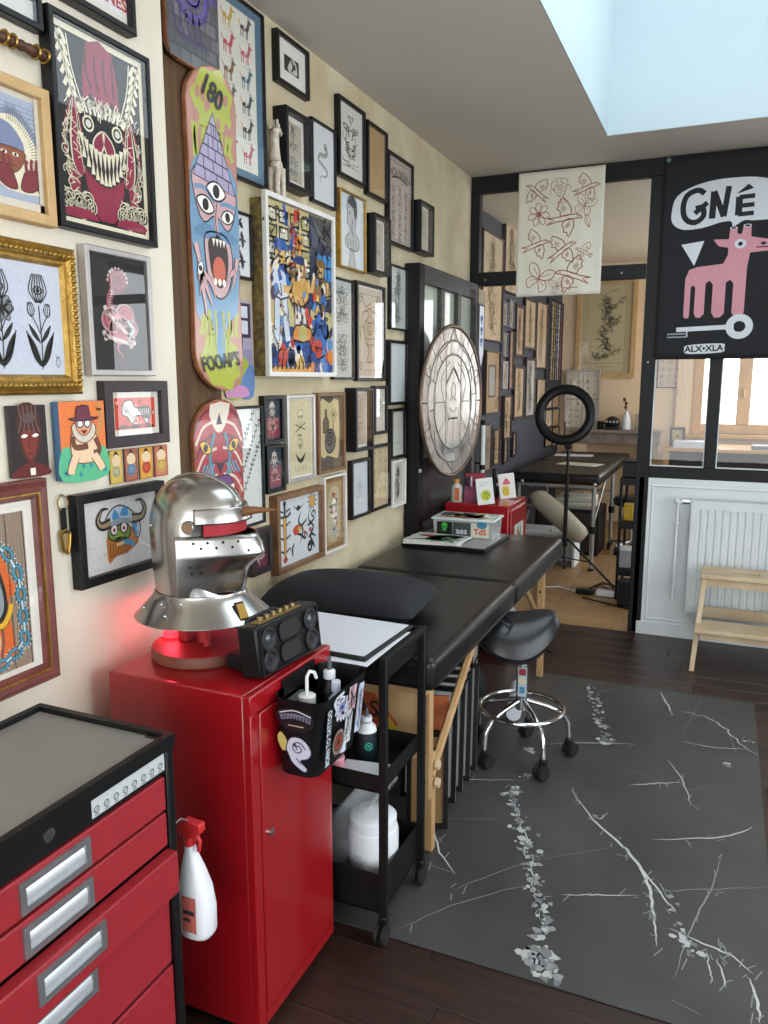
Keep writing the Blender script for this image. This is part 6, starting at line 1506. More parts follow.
def bottle(name, label, loc, r, h, cap, capcol, body, group=None, hook=False, mid=None):
    b = thing(name, label, 'bottle', loc, group)
    MB().lathe([(r*.94,0),(r,.004),(r,h*.72),(r*.8,h*.84),(r*.4,h*.93),(r*.38,h)], 20).build('bottle_body', body, b, smooth=45)
    if cap == 'hook':
        MB().lathe([(r*.62,h*.95),(r*.62,h*1.08),(r*.5,h*1.1)], 16).build('cap', capcol, b, smooth=45)
        MB().tube([(0,0,h*1.1),(0,0,h*1.1+.04),(.004,.006,h*1.1+.052),(.008,.02,h*1.1+.045),(.01,.026,h*1.1+.03)], .004, 8).build('spout', capcol, b, smooth=60)
    elif cap == 'tip':
        MB().lathe([(r*.55,h*.97),(r*.55,h*1.08),(r*.3,h*1.1)], 16).build('cap', capcol, b, smooth=45)
        MB().lathe([(r*.26,h*1.1),(r*.12,h*1.3),(r*.1,h*1.3)], 12).build('tip', mid or capcol, b, smooth=45)
    else: MB().lathe([(r*.5,h*.97),(r*.5,h*1.12),(r*.45,h*1.14)], 16).build('cap', capcol, b, smooth=45)
    return b
bx, by, bz = CX1+.004, 1.385, .642
M_milk = mat('milky_plastic', '#dfe2e2', .3, noise=.02)
bottle('wash_bottle', 'milky wash bottle with a bent spout inside the sticker bin', (bx+.055, by+.062, bz), .032, .15, 'hook', M_milk, M_milk)
bottle('ink_bottle', 'black ink bottle with white cap inside the sticker bin', (bx+.05, by+.18, bz), .026, .165, 'tip', M_wplast, M_plastic, mid=mat('grey_tip','#4a4a50',.4))
bottle('ink_bottle', 'small bluish white bottle inside the sticker bin', (bx+.085, by+.145, bz), .022, .15, 'flat', mat('bluish_cap','#cdd6ea',.35), mat('bluish_cap'))
# ------------------------------------------------------------------ marbled vinyl mat
RX0, RX1, RY0, RY1 = .08, 1.712, 1.752, 3.868
t = thing('vinyl_mat', 'dark grey marbled vinyl floor mat with white veins', 'mat', (RX0, RY0, 0))
M_vinyl = mat('grey_marble_vinyl', '#38383a', .4, col2='#4b4a4a', nscale=2.2, bump=.05, bscale=120)
MB().box(0, RX1-RX0, 0, RY1-RY0, 0, .0022).build('sheet', M_vinyl, t)
A = Art(RX1-RX0, RY1-RY0)
def cp(cx, cy):
    p = P(370+.518*cx, 560+.518*cy, 'z', .0025); return ((p.x-RX0)/A.w, (p.y-RY0)/A.w)
rg = random.Random(12)
def vein(pts, wd=.006, col='#bfc1c1', rough=.004, taper=2):
    q = catmull([cp(*p) for p in pts], 6)
    q = [(x+rg.uniform(-rough,rough)*.5, y+rg.uniform(-rough,rough)*.5) for x, y in q]
    q = [(min(.998, max(.002, x)), min(A.asp-.002, max(.002, y))) for x, y in q]
    A.line(q, max(.002, wd*.45), col, rg.randint(1, 6), 1, taper=taper)
    for i in range(int(len(q)*wd*60)):          # fine splinters along the vein
        x, y = rg.choice(q); a = rg.uniform(0, 6.28); l = rg.uniform(.01, .035); x += rg.gauss(0, .006); y += rg.gauss(0, .006)
        if .03 < x < .97 and .03 < y < A.asp-.03: A.line([(x, y), (x+l*math.cos(a)*.5, y+l*math.sin(a))], .002, '#85888a', rg.randint(1, 6), 1)
def crumbs(pts, n, spread, r):
    q = catmull([cp(*p) for p in pts], 12)
    for i in range(n):
        x, y = rg.choice(q); x += rg.gauss(0, spread); y += rg.gauss(0, spread); s = rg.uniform(.3, 1)*r
        if .01 < x < .99 and .01 < y < A.asp-.01: A.fill([(x+s*math.cos(k*1.05)*rg.uniform(.4,1.3), y+s*math.sin(k*1.05)*rg.uniform(.4,1.3)) for k in range(6)], rg.choice(('#8f9293','#b4b6b6','#77797b')), rg.randint(1, 9))
vein([(390,445),(430,500),(480,545),(520,590),(540,640),(550,700),(555,745)], .014); vein([(480,545),(550,630),(590,680)], .008)
vein([(575,710),(640,740),(700,765),(740,800)], .008); vein([(680,570),(655,640),(620,710),(585,810)], .006, '#8b8e90')
vein([(370,648),(440,647),(520,648)], .006); vein([(545,540),(680,535),(740,515)], .008); vein([(500,435),(550,432),(600,430)], .008); vein([(490,405),(550,420)], .005)
vein([(575,385),(605,430),(620,475)], .006); vein([(560,255),(575,280),(585,300)], .012); vein([(490,272),(560,272)], .006)
vein([(600,290),(660,310),(700,340),(750,380)], .009, rough=.016); vein([(640,265),(605,330)], .005); vein([(340,355),(430,353),(510,355)], .006)
vein([(160,640),(230,610),(350,570)], .004, '#7d8082'); vein([(50,715),(180,660),(320,625)], .004, '#85888a'); vein([(60,425),(180,424),(290,425)], .005); vein([(140,500),(245,500)], .007)
vein([(600,350),(660,362),(730,365)], .006); vein([(690,330),(705,370)], .008); vein([(730,805),(745,850),(755,895)], .01); vein([(585,850),(640,880)], .006)
vein([(320,580),(460,555)], .005); vein([(550,640),(650,636),(768,632)], .004, '#85888a'); vein([(105,450),(120,520),(160,600)], .01, rough=.02); vein([(120,590),(165,605)], .01); vein([(300,480),(420,495)], .004, '#7d8082')
vein([(430,490),(445,500),(460,487)], .005); vein([(650,755),(655,790),(660,820)], .005); vein([(670,770),(680,800),(685,825)], .006); vein([(650,440),(610,445)], .004); vein([(550,480),(590,510)], .003, '#7d8082'); vein([(440,255),(520,240),(400,262)], .003, '#7d8082')
for pts, n in (([(275,440),(285,490),(300,540),(310,600),(325,650),(335,700),(320,740),(330,800)], 150), ([(420,240),(440,290),(455,350)], 60), ([(580,660),(600,720),(620,760)], 25), ([(740,350),(750,385)], 14), ([(310,370),(300,420)], 20)): crumbs(pts, n, .009, .009)
crumbs([(325,770),(335,795)], 50, .012, .014); crumbs([(300,540),(303,548)], 14, .006, .011); crumbs([(450,320),(460,350)], 24, .008, .012); crumbs([(690,395),(692,398)], 8, .006, .01)
vein([(275,440),(285,490),(300,540),(310,600),(325,650),(335,700)], .005, rough=.02)
A.build('white_veins', t, print_mat('vinyl_print', .45), loc=((RX1-RX0)/2, 0, .0022))

# ------------------------------------------------------------------ near treatment table
M_vinylb = mat('black_vinyl', '#121112', .36, spec=.4, noise=.1, nscale=4, bump=.06, bscale=25)
BX0, BX1, BY0, BYM, BY1, BZ = .05, .775, 2.03, 2.985, 3.985, .70
t = thing('treatment_table', 'long black vinyl treatment table with beech legs by the picture wall', 'table', ((BX0+BX1)/2, BY0, 0))
cx = (BX0+BX1)/2; ox, oy = -cx, -BY0
def pad(y0, y1):
    q = MB(); w = (BX1-BX0)/2; h = .105
    q.grid(lambda u, v: (0,0,0), 1, 1); q = MB()
    return MB().box(-w, w, y0-BY0, y1-BY0, BZ-h, BZ).build('padded_top', M_vinylb, t, bevel=.028, bseg=5)
p1_ = pad(BY0, BYM); p2_ = pad(BYM+.004, BY1)
for q0, q1, pr in ((BY0, BYM, p1_), (BYM, BY1, p2_)):
    MB().box(BX0+.05+ox, BX1-.045+ox, q0+.05+oy, q1-.05+oy, BZ-.135, BZ-.104).build('wood_frame', M_beech, pr)
    MB().box(BX1+ox-.001, BX1+ox+.004, q0+.04+oy, q1-.04+oy, BZ-.085, BZ-.076).build('piping', M_vinylb, pr, bevel=.002)
def leg(x, y, lean=0):
    l = MB().box(x-.018+ox, x+.018+ox, y-.045+oy, y-.012+oy, .20, BZ-.10).build('leg', M_beech, t, bevel=.004)
    MB().box(x-.016+ox, x+.016+ox, y-.012+oy, y+.02+oy, 0.003, .34).build('leg_extension', M_beech, l, bevel=.004)
    for z in (.24, .3): MB().lathe([(.012,0),(.017,.004),(.015,.016),(.006,.018)], 8, M=Matrix.Translation((x+.018+ox, y+.004+oy, z)) @ Matrix.Rotation(PI/2, 4, 'Y')).build('clamp_knob', M_pine, l, smooth=30)
    for z in (.26, .36, .46, .56): MB().cyl((x+ox, y-.047+oy, z), (x+ox, y-.044+oy, z), .006, n=8).build('bolt', M_black, l)
    return l
for y in (2.17, 3.80):
    for x in (.71, .12): leg(x, y)
pn = MB().box(.138+ox, .692+ox, 2.128+oy, 2.146+oy, .33, .60).build('end_panel', M_beech, t, bevel=.002)
A = Art(.2,.2); A.fill([(.05,.1),(.0,.8),(.45,1.0),(.95,.7),(.8,.1)],'#b39a3c',0,2); A.at(.4,.5,.42); mo_figure(A,5,'#2a2018'); A.off(); o = A.build('panel_drawing', pn); o.matrix_local = backM(.36+ox, 2.1275+oy, .36)
A = Art(.18,.16); A.fill([(.0,.2),(.05,.85),(.5,.8),(.95,.3),(.6,.05)],'#b5542e',0,1); A.text('AS',.35,.5,.42,'#231c1a',1,0,.02); A.fill([(.5,.1),(.7,.5),(1,.15)],'#c2a63a',1); o = A.build('panel_drawing', pn); o.matrix_local = backM(.54+ox, 2.1275+oy, .38)
for x in (.72, .11):
    MB().tube([(x+ox, 2.155+oy, .27), (x+ox, 2.62+oy, BZ-.11)], .014, 6).build('brace', M_beech, t); MB().tube([(x+ox, 3.79+oy, .27), (x+ox, 3.36+oy, BZ-.11)], .014, 6).build('brace', M_beech, t)
MB().tube([(.70+ox, 2.2+oy, .33), (.69+ox, 2.3+oy, .29), (.7+ox, 2.95+oy, .56)], .003, 6).build('brace_wire', M_black, t)
MB().box(.138+ox, .692+ox, 3.80+oy, 3.818+oy, .33, .60).build('end_panel', M_beech, t, bevel=.002)
for y in (2.80, 3.9): MB().tube([(BX1+ox, y-.04+oy, BZ-.09), (BX1+.03+ox, y-.03+oy, BZ-.12), (BX1+.03+ox, y+.03+oy, BZ-.12), (BX1+ox, y+.04+oy, BZ-.09)], .004, 6).build('carry_loop', M_black, t)

def pillow_mesh(L, W, H, n=22):
    q = MB()
    for s in (1, -1):
        q.grid(lambda u, v: (L*(2*u-1)*(1-.07*(1-(2*v-1)**2)*0-.05*abs(2*v-1)**3*(0)), W*(2*v-1)*(1-.10*math.sin(PI*u)*0), s*H*(max(0,(1-abs(2*u-1)**3.2))*max(0,(1-abs(2*v-1)**2.6)))**.45 + .006*math.sin(9*u+5*v)*(1-abs(2*u-1))*(1-abs(2*v-1))), n, n)
    return q
t = thing('black_pillow', 'plump black pillow lying on the near treatment table', 'pillow', rotz((.345, 2.36, BZ+.057), math.radians(4)))
q = pillow_mesh(.275, .185, .078)
q.v = [(x, y, z*(.7 if z < 0 else 1)) for x, y, z in q.v]
q.build('pillow_cover', mat('black_cotton_cover', '#14161d', .85, noise=.1, nscale=8, bump=.15, bscale=40), t, smooth=180)

# ------------------------------------------------------------------ black trolley
TX, TY = (.235, .742), (1.735, 2.012)
t = thing('black_trolley', 'black steel three-tier trolley beside the red cabinet', 'trolley', (.4885, 1.8735, 0))
ox, oy = -.4885, -1.8735
for x in TX:
    for y in TY:
        zt = .805
        MB().box(x-.011+ox, x+.011+ox, y-.008+oy, y+.008+oy, .07, zt).build('post', M_steelblack, t, bevel=.002)
        pass
        k = MB().box(x-.012+ox, x+.012+ox, y-.012+oy, y+.014+oy, .045, .075).build('caster', M_plastic, t, bevel=.003)
        for s in (-1, 1): MB().cyl((x+s*.006+ox, y-.012+oy, .0285), (x+s*.015+ox, y-.012+oy, .0285), .026, n=18).build('wheel', M_rubber, k, smooth=40)
def tray(name, z0, z1):
    q = MB(); x0, x1, y0, y1 = TX[0]+.008+ox, TX[1]-.008+ox, TY[0]+.004+oy, TY[1]-.004+oy
    q.box(x0, x1, y0, y1, z0, z0+.004); q.box(x0, x1, y0, y0+.003, z0, z1); q.box(x0, x1, y1-.003, y1, z0, z1); q.box(x0, x0+.003, y0, y1, z0, z1); q.box(x1-.003, x1, y0, y1, z0, z1)
    return q.build(name, M_steelblack, t)
tray('top_tray', .725, .775); tray('middle_tray', .425, .475); tray('bottom_tray', .075, .19)
for y in TY: MB().cyl((TX[0]+ox, y+oy, .797), (TX[1]+ox, y+oy, .797), .006, n=8).build('top_rail', M_steelblack, t)
for x in TX: MB().box(x-.009+ox, x+.009+ox, TY[0]+oy, TY[1]+oy, .785, .803).build('side_rail', M_steelblack, t, bevel=.002)
mesh_ = MB()
for i in range(20): mesh_.cyl((TX[0]+.02+i*.0245+ox, TY[0]+.01+oy, .431), (TX[0]+.02+i*.0245+ox, TY[1]-.01+oy, .431), .0016, n=5)
s = thing('light_board', 'white drawing board with black edge lying on the trolley', 'board', rotz((.545, 1.842, .8045), math.radians(-2)))
MB().box(-.175, .175, -.15, .15, 0, .010).build('base', M_plastic, s, bevel=.003); MB().box(-.165, .165, -.14, .14, .0102, .0112).build('white_sheet', mat('white_sheet', '#dfe4ee', .35), s)
s = thing('paper_sheet', 'loose white paper under the drawing board', 'paper', (.55, 1.83, .8035)); MB().box(-.17,.18,-.17,.12,0,.0008).build('sheet', mat('white_paper','#e3e6ee',.8), s)

# trolley contents
M_label = mat('dark_label', '#17242a', .4)
b = bottle('soap_bottle', 'dark bottle with white shoulder and teal emblem on the middle tray', (.615, 1.905, .4295), .029, .115, 'tip', M_wplast, M_label, mid=mat('grey_tip'))
MB().lathe([(.0295,.082),(.026,.095),(.014,.107)], 20).build('white_shoulder', M_wplast, b, smooth=45)
A = Art(.03,.03); A.loop(.5,.5,.36,.36,.1,'#2f9c88',0,8); A.line([(.3,.3),(.7,.7)],.1,'#2f9c88',0,1); A.line([(.3,.7),(.7,.3)],.1,'#2f9c88',0,1); o = A.build('emblem', b); o.matrix_local = Matrix.Translation((.0175,-.0245,.03)) @ Matrix.Rotation(math.radians(35),4,'Z') @ Matrix.Rotation(PI/2,4,'X')
for k, (x, y) in enumerate(((.585,1.775),(.56,1.815))):
    c_ = thing('pink_cup', ('small translucent pink pot on the middle tray', 'small translucent pink pot standing behind another')[k], 'pot', (x, y, .4295)); MB().lathe([(.018,0),(.02,.003),(.021,.05),(.018,.05),(.017,.006)], 18).build('pot', mat('pink_plastic', '#d98f9c', .35), c_, smooth=40); MB().lathe([(.022,.05),(.022,.056),(.018,.057)], 18).build('lid', mat('pink_lid','#e3a8b2',.4), c_, smooth=40)
c_ = thing('white_pad', 'white folded pad lying on the middle tray', 'pad', rotz((.655, 1.805, .4295), .15)); MB().box(-.07,.07,-.05,.05,0,.012).build('pad', M_wplast, c_, bevel=.004); MB().box(-.068,.068,-.048,.048,.0121,.016).build('top_fold', mat('white_paper'), c_, bevel=.0015)
c_ = thing('tub', 'large white lidded tub on the bottom tray', 'tub', (.654, 1.862, .0795))
MB().lathe([(.068,0),(.073,.006),(.073,.16),(.07,.172),(.064,.176)], 32).build('tub_body', M_wplast, c_, smooth=40); MB().lathe([(.0665,.172),(.0675,.176),(.0675,.203),(.06,.21),(.03,.212)], 32).build('lid', mat('white_lid','#e6e9ef',.4), c_, smooth=40)
A = Art(.05,.06)
for i in range(7): A.line([(.05,.12+.15*i),(.5+.4*((i*37)%10)/10,.12+.15*i)], .03, '#6a7490', 0, 1)
o = A.build('tub_label', c_); o.matrix_local = Matrix.Translation((-.005,-.0735,.06)) @ Matrix.Rotation(PI/2,4,'X')
c_ = thing('plastic_bag', 'clear crumpled plastic bag on the bottom tray', 'bag', (.53, 1.885, .08))
rg = random.Random(2)
q = MB(); q.grid(lambda u, v: (.085*math.cos(2*PI*u)*(1-.6*v)+.16*v*v+.012*math.sin(7*u*PI+3*v), .08*math.sin(2*PI*u)*(1-.6*v)+.01*math.sin(9*u*PI), .31*v-.02*math.sin(6*PI*u)*v+.005), 36, 12)
M_film = mat('clear_film', '#dfe4e8', .18, noise=.05); _nt = M_film.node_tree; _tr = _nt.nodes.new('ShaderNodeBsdfTransparent'); _mx = _nt.nodes.new('ShaderNodeMixShader'); _mx.inputs[0].default_value = .3
_nt.links.new(_tr.outputs[0], _mx.inputs[1]); _nt.links.new(_nt.nodes['Principled BSDF'].outputs[0], _mx.inputs[2]); _nt.links.new(_mx.outputs[0], _nt.nodes['Material Output'].inputs[0])
q.build('bag_film', M_film, c_, smooth=180)
b = bottle('ink_bottle', 'dark blue bottle standing inside the clear bag', (.50, 1.86, .0815), .026, .1, 'flat', M_plastic, mat('dark_blue_plastic', '#171d33', .35))
c_ = thing('black_jar', 'black jar with yellow lid on the bottom tray', 'jar', (.50, 1.785, .0795)); MB().lathe([(.038,0),(.04,.004),(.04,.25),(.037,.255)], 24).build('jar_body', M_plastic, c_, smooth=40); MB().lathe([(.042,.252),(.043,.256),(.043,.28),(.04,.285)], 24).build('lid', mat('yellow_lid','#b9ad2c',.4), c_, smooth=40)

# ------------------------------------------------------------------ under the table
def leaner(name, label, cx, y, w, h, d, az, lean, art, edge, frame=None, z=.003):
    M_ = rotz((cx, y, z), az) @ Matrix.Rotation(-lean, 4, 'X')
    t = thing(name, label, 'picture', M_, 'pictures stored under the near table')
    MB().box(-w/2, w/2, 0, d, 0, h).build('stretcher', edge, t)
    A = Art(w, h); art(A); o = A.build('print', t); o.matrix_local = backM(0, 0, 0)
    if frame:
        q = MB().ring_profile(-w/2, w/2, 0, h, [(0,-d),(0,.008),(.016,.008),(.016,0),(.016,-.002)]); q.v = [(v[0], -v[2], v[1]) for v in q.v]; q.build('frame', frame, t)
    return t
def art_splat(A):
    paper(A,'#d8d8d2'); g = random.Random(7)
    for i in range(70): A.ell(g.random(), g.random()*A.asp, g.uniform(.03,.1), g.uniform(.03,.09), g.choice(('#1a1a1e','#1a1a1e','#1a1a1e','#c2b52c','#3a8fa0')), 1+i%2, 9)
leaner('canvas_painting', 'paint splattered white, yellow and blue canvas under the near table', .58, 2.78, .115, .40, .02, .35, .05, art_splat, M_fwhite)
leaner('framed_picture', 'white framed brown board leaning under the near table', .53, 2.99, .17, .44, .02, .25, .05, lambda A: paper(A,'#7a6248'), M_fwhite, M_fwhite)
for k in range(4): leaner('framed_picture', ('black edged white frame leaning closest to the beech leg under the table', 'black edged white frame second from the beech leg under the table', 'black edged white frame third from the beech leg under the table', 'black edged white frame leaning deepest under the near table')[k], .60, 2.46+.085*k, .20, .42, .012, .18, .1, lambda A: paper(A,'#c4c6c6'), M_fwhite, M_fblack)
leaner('framed_picture', 'dark framed kraft board behind the beech leg', .66, 2.29, .14, .34, .014, .3, .04, lambda A: paper(A,'#8d7048'), M_fblack, M_fblack)
leaner('painted_board', 'orange and white painted panel behind the beech leg', .655, 2.36, .10, .44, .01, .2, .02, lambda A: (paper(A,'#b5623a'), A.rect(0,A.asp*.6,1,A.asp*.72,'#cfc9c0',1), A.fill([(.1,.2),(.5,.7),(.9,.2)],'#6d3a2a',1,2)), M_fwood)
c_ = thing('paper_roll', 'white paper roll on the floor under the near table', 'roll', (.66, 3.35, .035)); MB().tube([(.0,.2,0),(.06,-.12,0)], .033, 16).build('roll', mat('white_paper'), c_, smooth=40)
c_ = thing('cloth_bundle', 'dark cloth bag slumped under the near table', 'bag', (.45, 3.2, .0025)); MB().ball((0,0,.138), .15, 16, 10, (1,.9,.9)).build('cloth', M_rubber, c_, smooth=180); MB().tube([(-.06,0,.24),(-.03,-.02,.31),(.04,-.02,.31),(.07,0,.24)], .008, 8).build('bag_handle', M_rubber, c_, smooth=60)
c_ = thing('plastic_sheet', 'pale plastic sheet hanging under the far end of the near table', 'sheet', (.60, 3.50, .33)); q = MB(); q.grid(lambda u, v: (.05*math.sin(3*u)-.12*v, .22*u, .26*v+.02*math.sin(5*u+2*v)), 10, 8); q.build('film', mat('pale_film','#c9cdd0',.4), c_, smooth=180, solid=.002)
MB().box(-.14,.02,0,.22,.255,.27).build('upper_fold', mat('pale_film'), c_, bevel=.003)

# ------------------------------------------------------------------ on the far end of the table
c_ = thing('portfolio', 'flat black portfolio board on the far half of the near table', 'portfolio', rotz((.30, 3.66, BZ), -.03)); MB().box(-.215,.215,-.2,.21,.0005,.018).build('board', M_plastic, c_, bevel=.002); MB().box(-.205,.205,-.19,.2,.0182,.0195).build('cover_sheet', mat('grey_cover','#8c8f90',.3), c_)
def art_mag(seed):
    def f(A):
        paper(A,'#c9cec8'); g = random.Random(seed)
        for i in range(16): A.fill([(g.uniform(0,.8),A.asp*g.uniform(0,.8))]+[(g.random(),A.asp*g.random()) for k in range(3)], g.choice(('#4f7fa8','#c9a24a','#a8423a','#e4e2da','#5f8a5a','#2f3a4a')), 1+i%3, 2)
    return f
for k, (lab, x, y, r, z) in enumerate((('colourful magazine lying on the black portfolio', .23, 3.545, .12, .0205), ('second colourful magazine on top of another', .24, 3.55, -.06, .0285))):
    c_ = thing('magazine', lab, 'magazine', rotz((x, y, BZ+z), r), 'magazines on the portfolio'); MB().box(-.14,.14,-.1,.1,0,.007).build('pages', mat('page_edges','#dcdcd6',.8), c_); A = Art(.28,.2); art_mag(k)(A); A.build('cover', c_, print_mat('glossy_sticker', .35), loc=(0,-.1,.0072))
c_ = thing('sticker_box', 'clear plastic box with stickers on its side and a pale lid', 'box', rotz((.325, 3.765, BZ+.020), .02))
M_clear = mat('frosted_clear_plastic', '#c4cac8', .25, trans=.35, spec=.6)
q = MB(); q.ring_profile(-.15,.15,-.085,.085,[(0,.005),(-.006,.085),(-.004,.085),(.003,.005)]); q.box(-.15,.15,-.085,.085,0,.005); q.build('tub', M_clear, c_)
l_ = MB().box(-.165,.165,-.1,.1,.085,.097).build('lid', mat('pale_lid','#cbd2d2',.25), c_, bevel=.005)
A = Art(.3,.17); art_mag(5)(A); A.build('lid_sticker', l_, print_mat('glossy_sticker', .35), loc=(0,-.085,.0975))
for k, (x, w, f) in enumerate(((-.095,.08,lambda A: (paper(A,'#0e130f'), A.at(.5,.5,.36), mo_skull(A,'#0e130f','#36b34a'), A.off())), (-.005,.09,lambda A: (paper(A,'#3f4648'), A.text('aes',.5,.3,.5,'#c9cfd2',1,0,.02))), (.09,.09,lambda A: (paper(A,'#cfc9b4'), A.ell(.6,.7,.3,.2,'#3f7f9a',1), A.text('TdS',.5,.3,.45,'#b8402c',2,0,.03))))):
    A = Art(w,.07); f(A); o = A.build('sticker', c_, print_mat('glossy_sticker', .35)); o.matrix_local = backM(x,-.0915,.006)

# red steel cabinet behind the table and the clutter on it
t = thing('red_locker', 'low red steel locker between the near table and the partition', 'cabinet', (.10, 4.06, 0))
MB().box(0,.36,0,.40,.02,.83).build('body', M_red, t, bevel=.004); d_ = MB().box(.36,.37,.03,.37,.06,.80).build('door', M_red, t, bevel=.003); MB().box(.02,.34,.02,.38,0,.02).build('plinth', M_plastic, t)
A = Art(.2,.26); A.rect(0,0,1,A.asp,'#b9b2ac',0); art_mag(8)(A); o = A.build('door_sticker', d_, print_mat('glossy_sticker', .35)); o.matrix_local = wallM(.3705,.2,.45)
RZ = .83
b = bottle('spray_can', 'grey white can with orange cap on the red locker', (.145, 4.12, RZ), .033, .11, 'flat', mat('orange_cap','#d98a34',.45), mat('grey_can','#b9b6ae',.4))
A = Art(.03,.07); A.rect(0,0,1,A.asp,'#c96a3c',0); o = A.build('can_label', b); o.matrix_local = Matrix.Translation((.012,-.0325,.01)) @ Matrix.Rotation(PI/2,4,'X')
c_ = thing('pink_box', 'open pink and violet carton of markers on the red locker', 'box', rotz((.235, 4.165, RZ), .1))
MB().box(-.05,.05,-.03,.05,0,.085).build('carton', mat('pink_carton','#a34a5c',.6,col2='#5a3a6a',nscale=25), c_); f_ = MB().box(-.06,.05,.045,.05,.085,.15).build('flap', mat('red_flap','#a03444',.6), c_)
rg = random.Random(5)
for k in range(7): MB().cyl((-.04+.013*k, rg.uniform(-.02,.03), .04), (-.05+.016*k, rg.uniform(-.03,.03), .11+rg.uniform(0,.03)), .006, n=8).build('marker', mat('marker_'+str(k%3), ('#23202a','#4a3a5a','#c9c4cc')[k%3], .4), c_)
def standcard(label, px, py, art):
    p = P(px, py, 'z', RZ)
    c_ = thing('white_card_box', label, 'box', rotz((p.x, p.y, RZ+.003), math.radians(8)) @ Matrix.Rotation(math.radians(-14), 4, 'X') @ Matrix.Rotation(math.radians(-9), 4, 'Y'), 'small white boxes on the red locker')
    MB().box(-.045,.045,0,.028,0,.145).build('box_body', mat('white_card','#dcdcd8',.6), c_, bevel=.001); A = Art(.086,.14); art(A); o = A.build('print', c_); o.matrix_local = backM(0,-.0005,.002)
def art_lime(A): paper(A,'#dfe1de'); g=random.Random(3); A.ell(.55,.55,.32,.34,'#b8c23a',1); [A.ell(.4+g.random()*.35,.35+g.random()*.45,.035,.035,'#23262a',2,8) for i in range(12)]; A.line([(.2,1.35),(.8,1.35)],.03,'#9aa0a4',1,1); A.line([(.2,1.2),(.7,1.2)],.03,'#9aa0a4',1,1)
def art_pinkyellow(A): paper(A,'#e2ddd6'); A.fill([(.25,.95),(.5,1.35),(.75,.95)],'#c9606c',1,3); A.fill([(.2,.25),(.25,.8),(.6,.75),(.6,.2)],'#c9b23a',1,2)
standcard('white box with a lime green spotted print on the red locker', 486, 505, art_lime)
standcard('white box with a pink and yellow print on the red locker', 508, 499, art_pinkyellow)
c_ = thing('black_figurine', 'small black bottle figurine with a white dot on the red locker', 'figurine', (.29, 4.38, RZ)); MB().lathe([(.03,0),(.036,.03),(.03,.09),(.012,.12),(.014,.16),(.011,.165)], 18).build('figure', M_black, c_, smooth=60); MB().ball((.028,-.022,.075), .011, 10, 6).build('white_dot', M_wplast, c_, smooth=80)

# ------------------------------------------------------------------ saddle stool
SX, SY = .825, 2.925
t = thing('saddle_stool', 'black saddle seat stool with chrome foot ring and casters', 'stool', (SX, SY, .0025))
M_seat = mat('black_leatherette', '#15171c', .33, noise=.08, bump=.05, bscale=40)
q = MB(); az = math.radians(24)
def seat(u, v, s):
    x, y = 2*u-1, 2*v-1; r = math.hypot(x, y)
    # square -> disc
    if r: k = max(abs(x), abs(y))/r; dx, dy = x*k, y*k
    else: dx = dy = 0
    rr = math.hypot(dx, dy)
    th = .085*(max(0, 1-rr**3.2))**.5
    saddle = .042*dx*dx + .018*max(0, dx)**2 - .045*dy*dy
    X, Y = .182*dx, .165*dy*(1-.14*dx)
    return (X*math.cos(az)-Y*math.sin(az)-.04, X*math.sin(az)+Y*math.cos(az)-.015, .508+saddle*1.0+s*th*(1.0 if s > 0 else .75))
for s in (1, -1): q.grid(lambda u, v: seat(u, v, s), 24, 24)
q.build('seat', M_seat, t, smooth=180)
MB().cyl((0,0,.20), (0,0,.40), .024, n=18).build('outer_column', M_chrome, t, smooth=40); MB().cyl((0,0,.40), (0,0,.50), .013, n=16).build('gas_piston', M_chrome, t, smooth=40)
MB().cyl((0,0,.395), (0,0,.43), .027, n=18).build('column_collar', M_plastic, t, smooth=40)
A = Art(.034,.12); paper(A,'#9fb3bc'); A.ell(.5,1.9,.42,.42,'#c9b79c',1); A.rect(.2,.4,.8,1.2,'#4a7a9a',1); A.rect(.1,2.6,.9,3.4,'#8c2430',1); o = A.build('column_sticker', t); o.matrix_local = Matrix.Translation((.006,-.0245,.26)) @ Matrix.Rotation(math.radians(12),4,'Z') @ Matrix.Rotation(PI/2,4,'X')
MB().tube([(0,0,.485),(.07,-.03,.482),(.125,-.06,.468)], .005, 8).build('height_lever', M_plastic, t, smooth=60)
MB().box(-.08,.04,-.06,.04,.452,.48).build('seat_plate', M_plastic, t, bevel=.003)
MB().tube([(.165*math.cos(2*PI*i/40), .165*math.sin(2*PI*i/40), .205) for i in range(40)], .0095, 10, True).build('foot_ring', M_chrome, t, smooth=60)
for k in range(5):
    a = math.radians(-122+72*k); ca, sa = math.cos(a), math.sin(a)
    l = MB().tube([(.02*ca,.02*sa,.235),(.10*ca,.10*sa,.212),(.16*ca,.16*sa,.185),(.188*ca,.188*sa,.145),(.194*ca,.194*sa,.075)], .0105, 10).build('leg', M_chrome, t, smooth=60)
    cst = MB().box(.194*ca-.014,.194*ca+.014,.194*sa-.014,.194*sa+.014,.045,.08).build('caster', M_plastic, l, bevel=.006)
    for s in (-1, 1):
        nx, ny = math.cos(a*1.7+k), math.sin(a*1.7+k); cx_, cy_ = .194*ca+.012*ny, .194*sa-.012*nx
        MB().cyl((cx_+s*.004*nx, cy_+s*.004*ny, .028), (cx_+s*.021*nx, cy_+s*.021*ny, .028), .0275, n=20).build('wheel', M_rubber, cst, smooth=40)

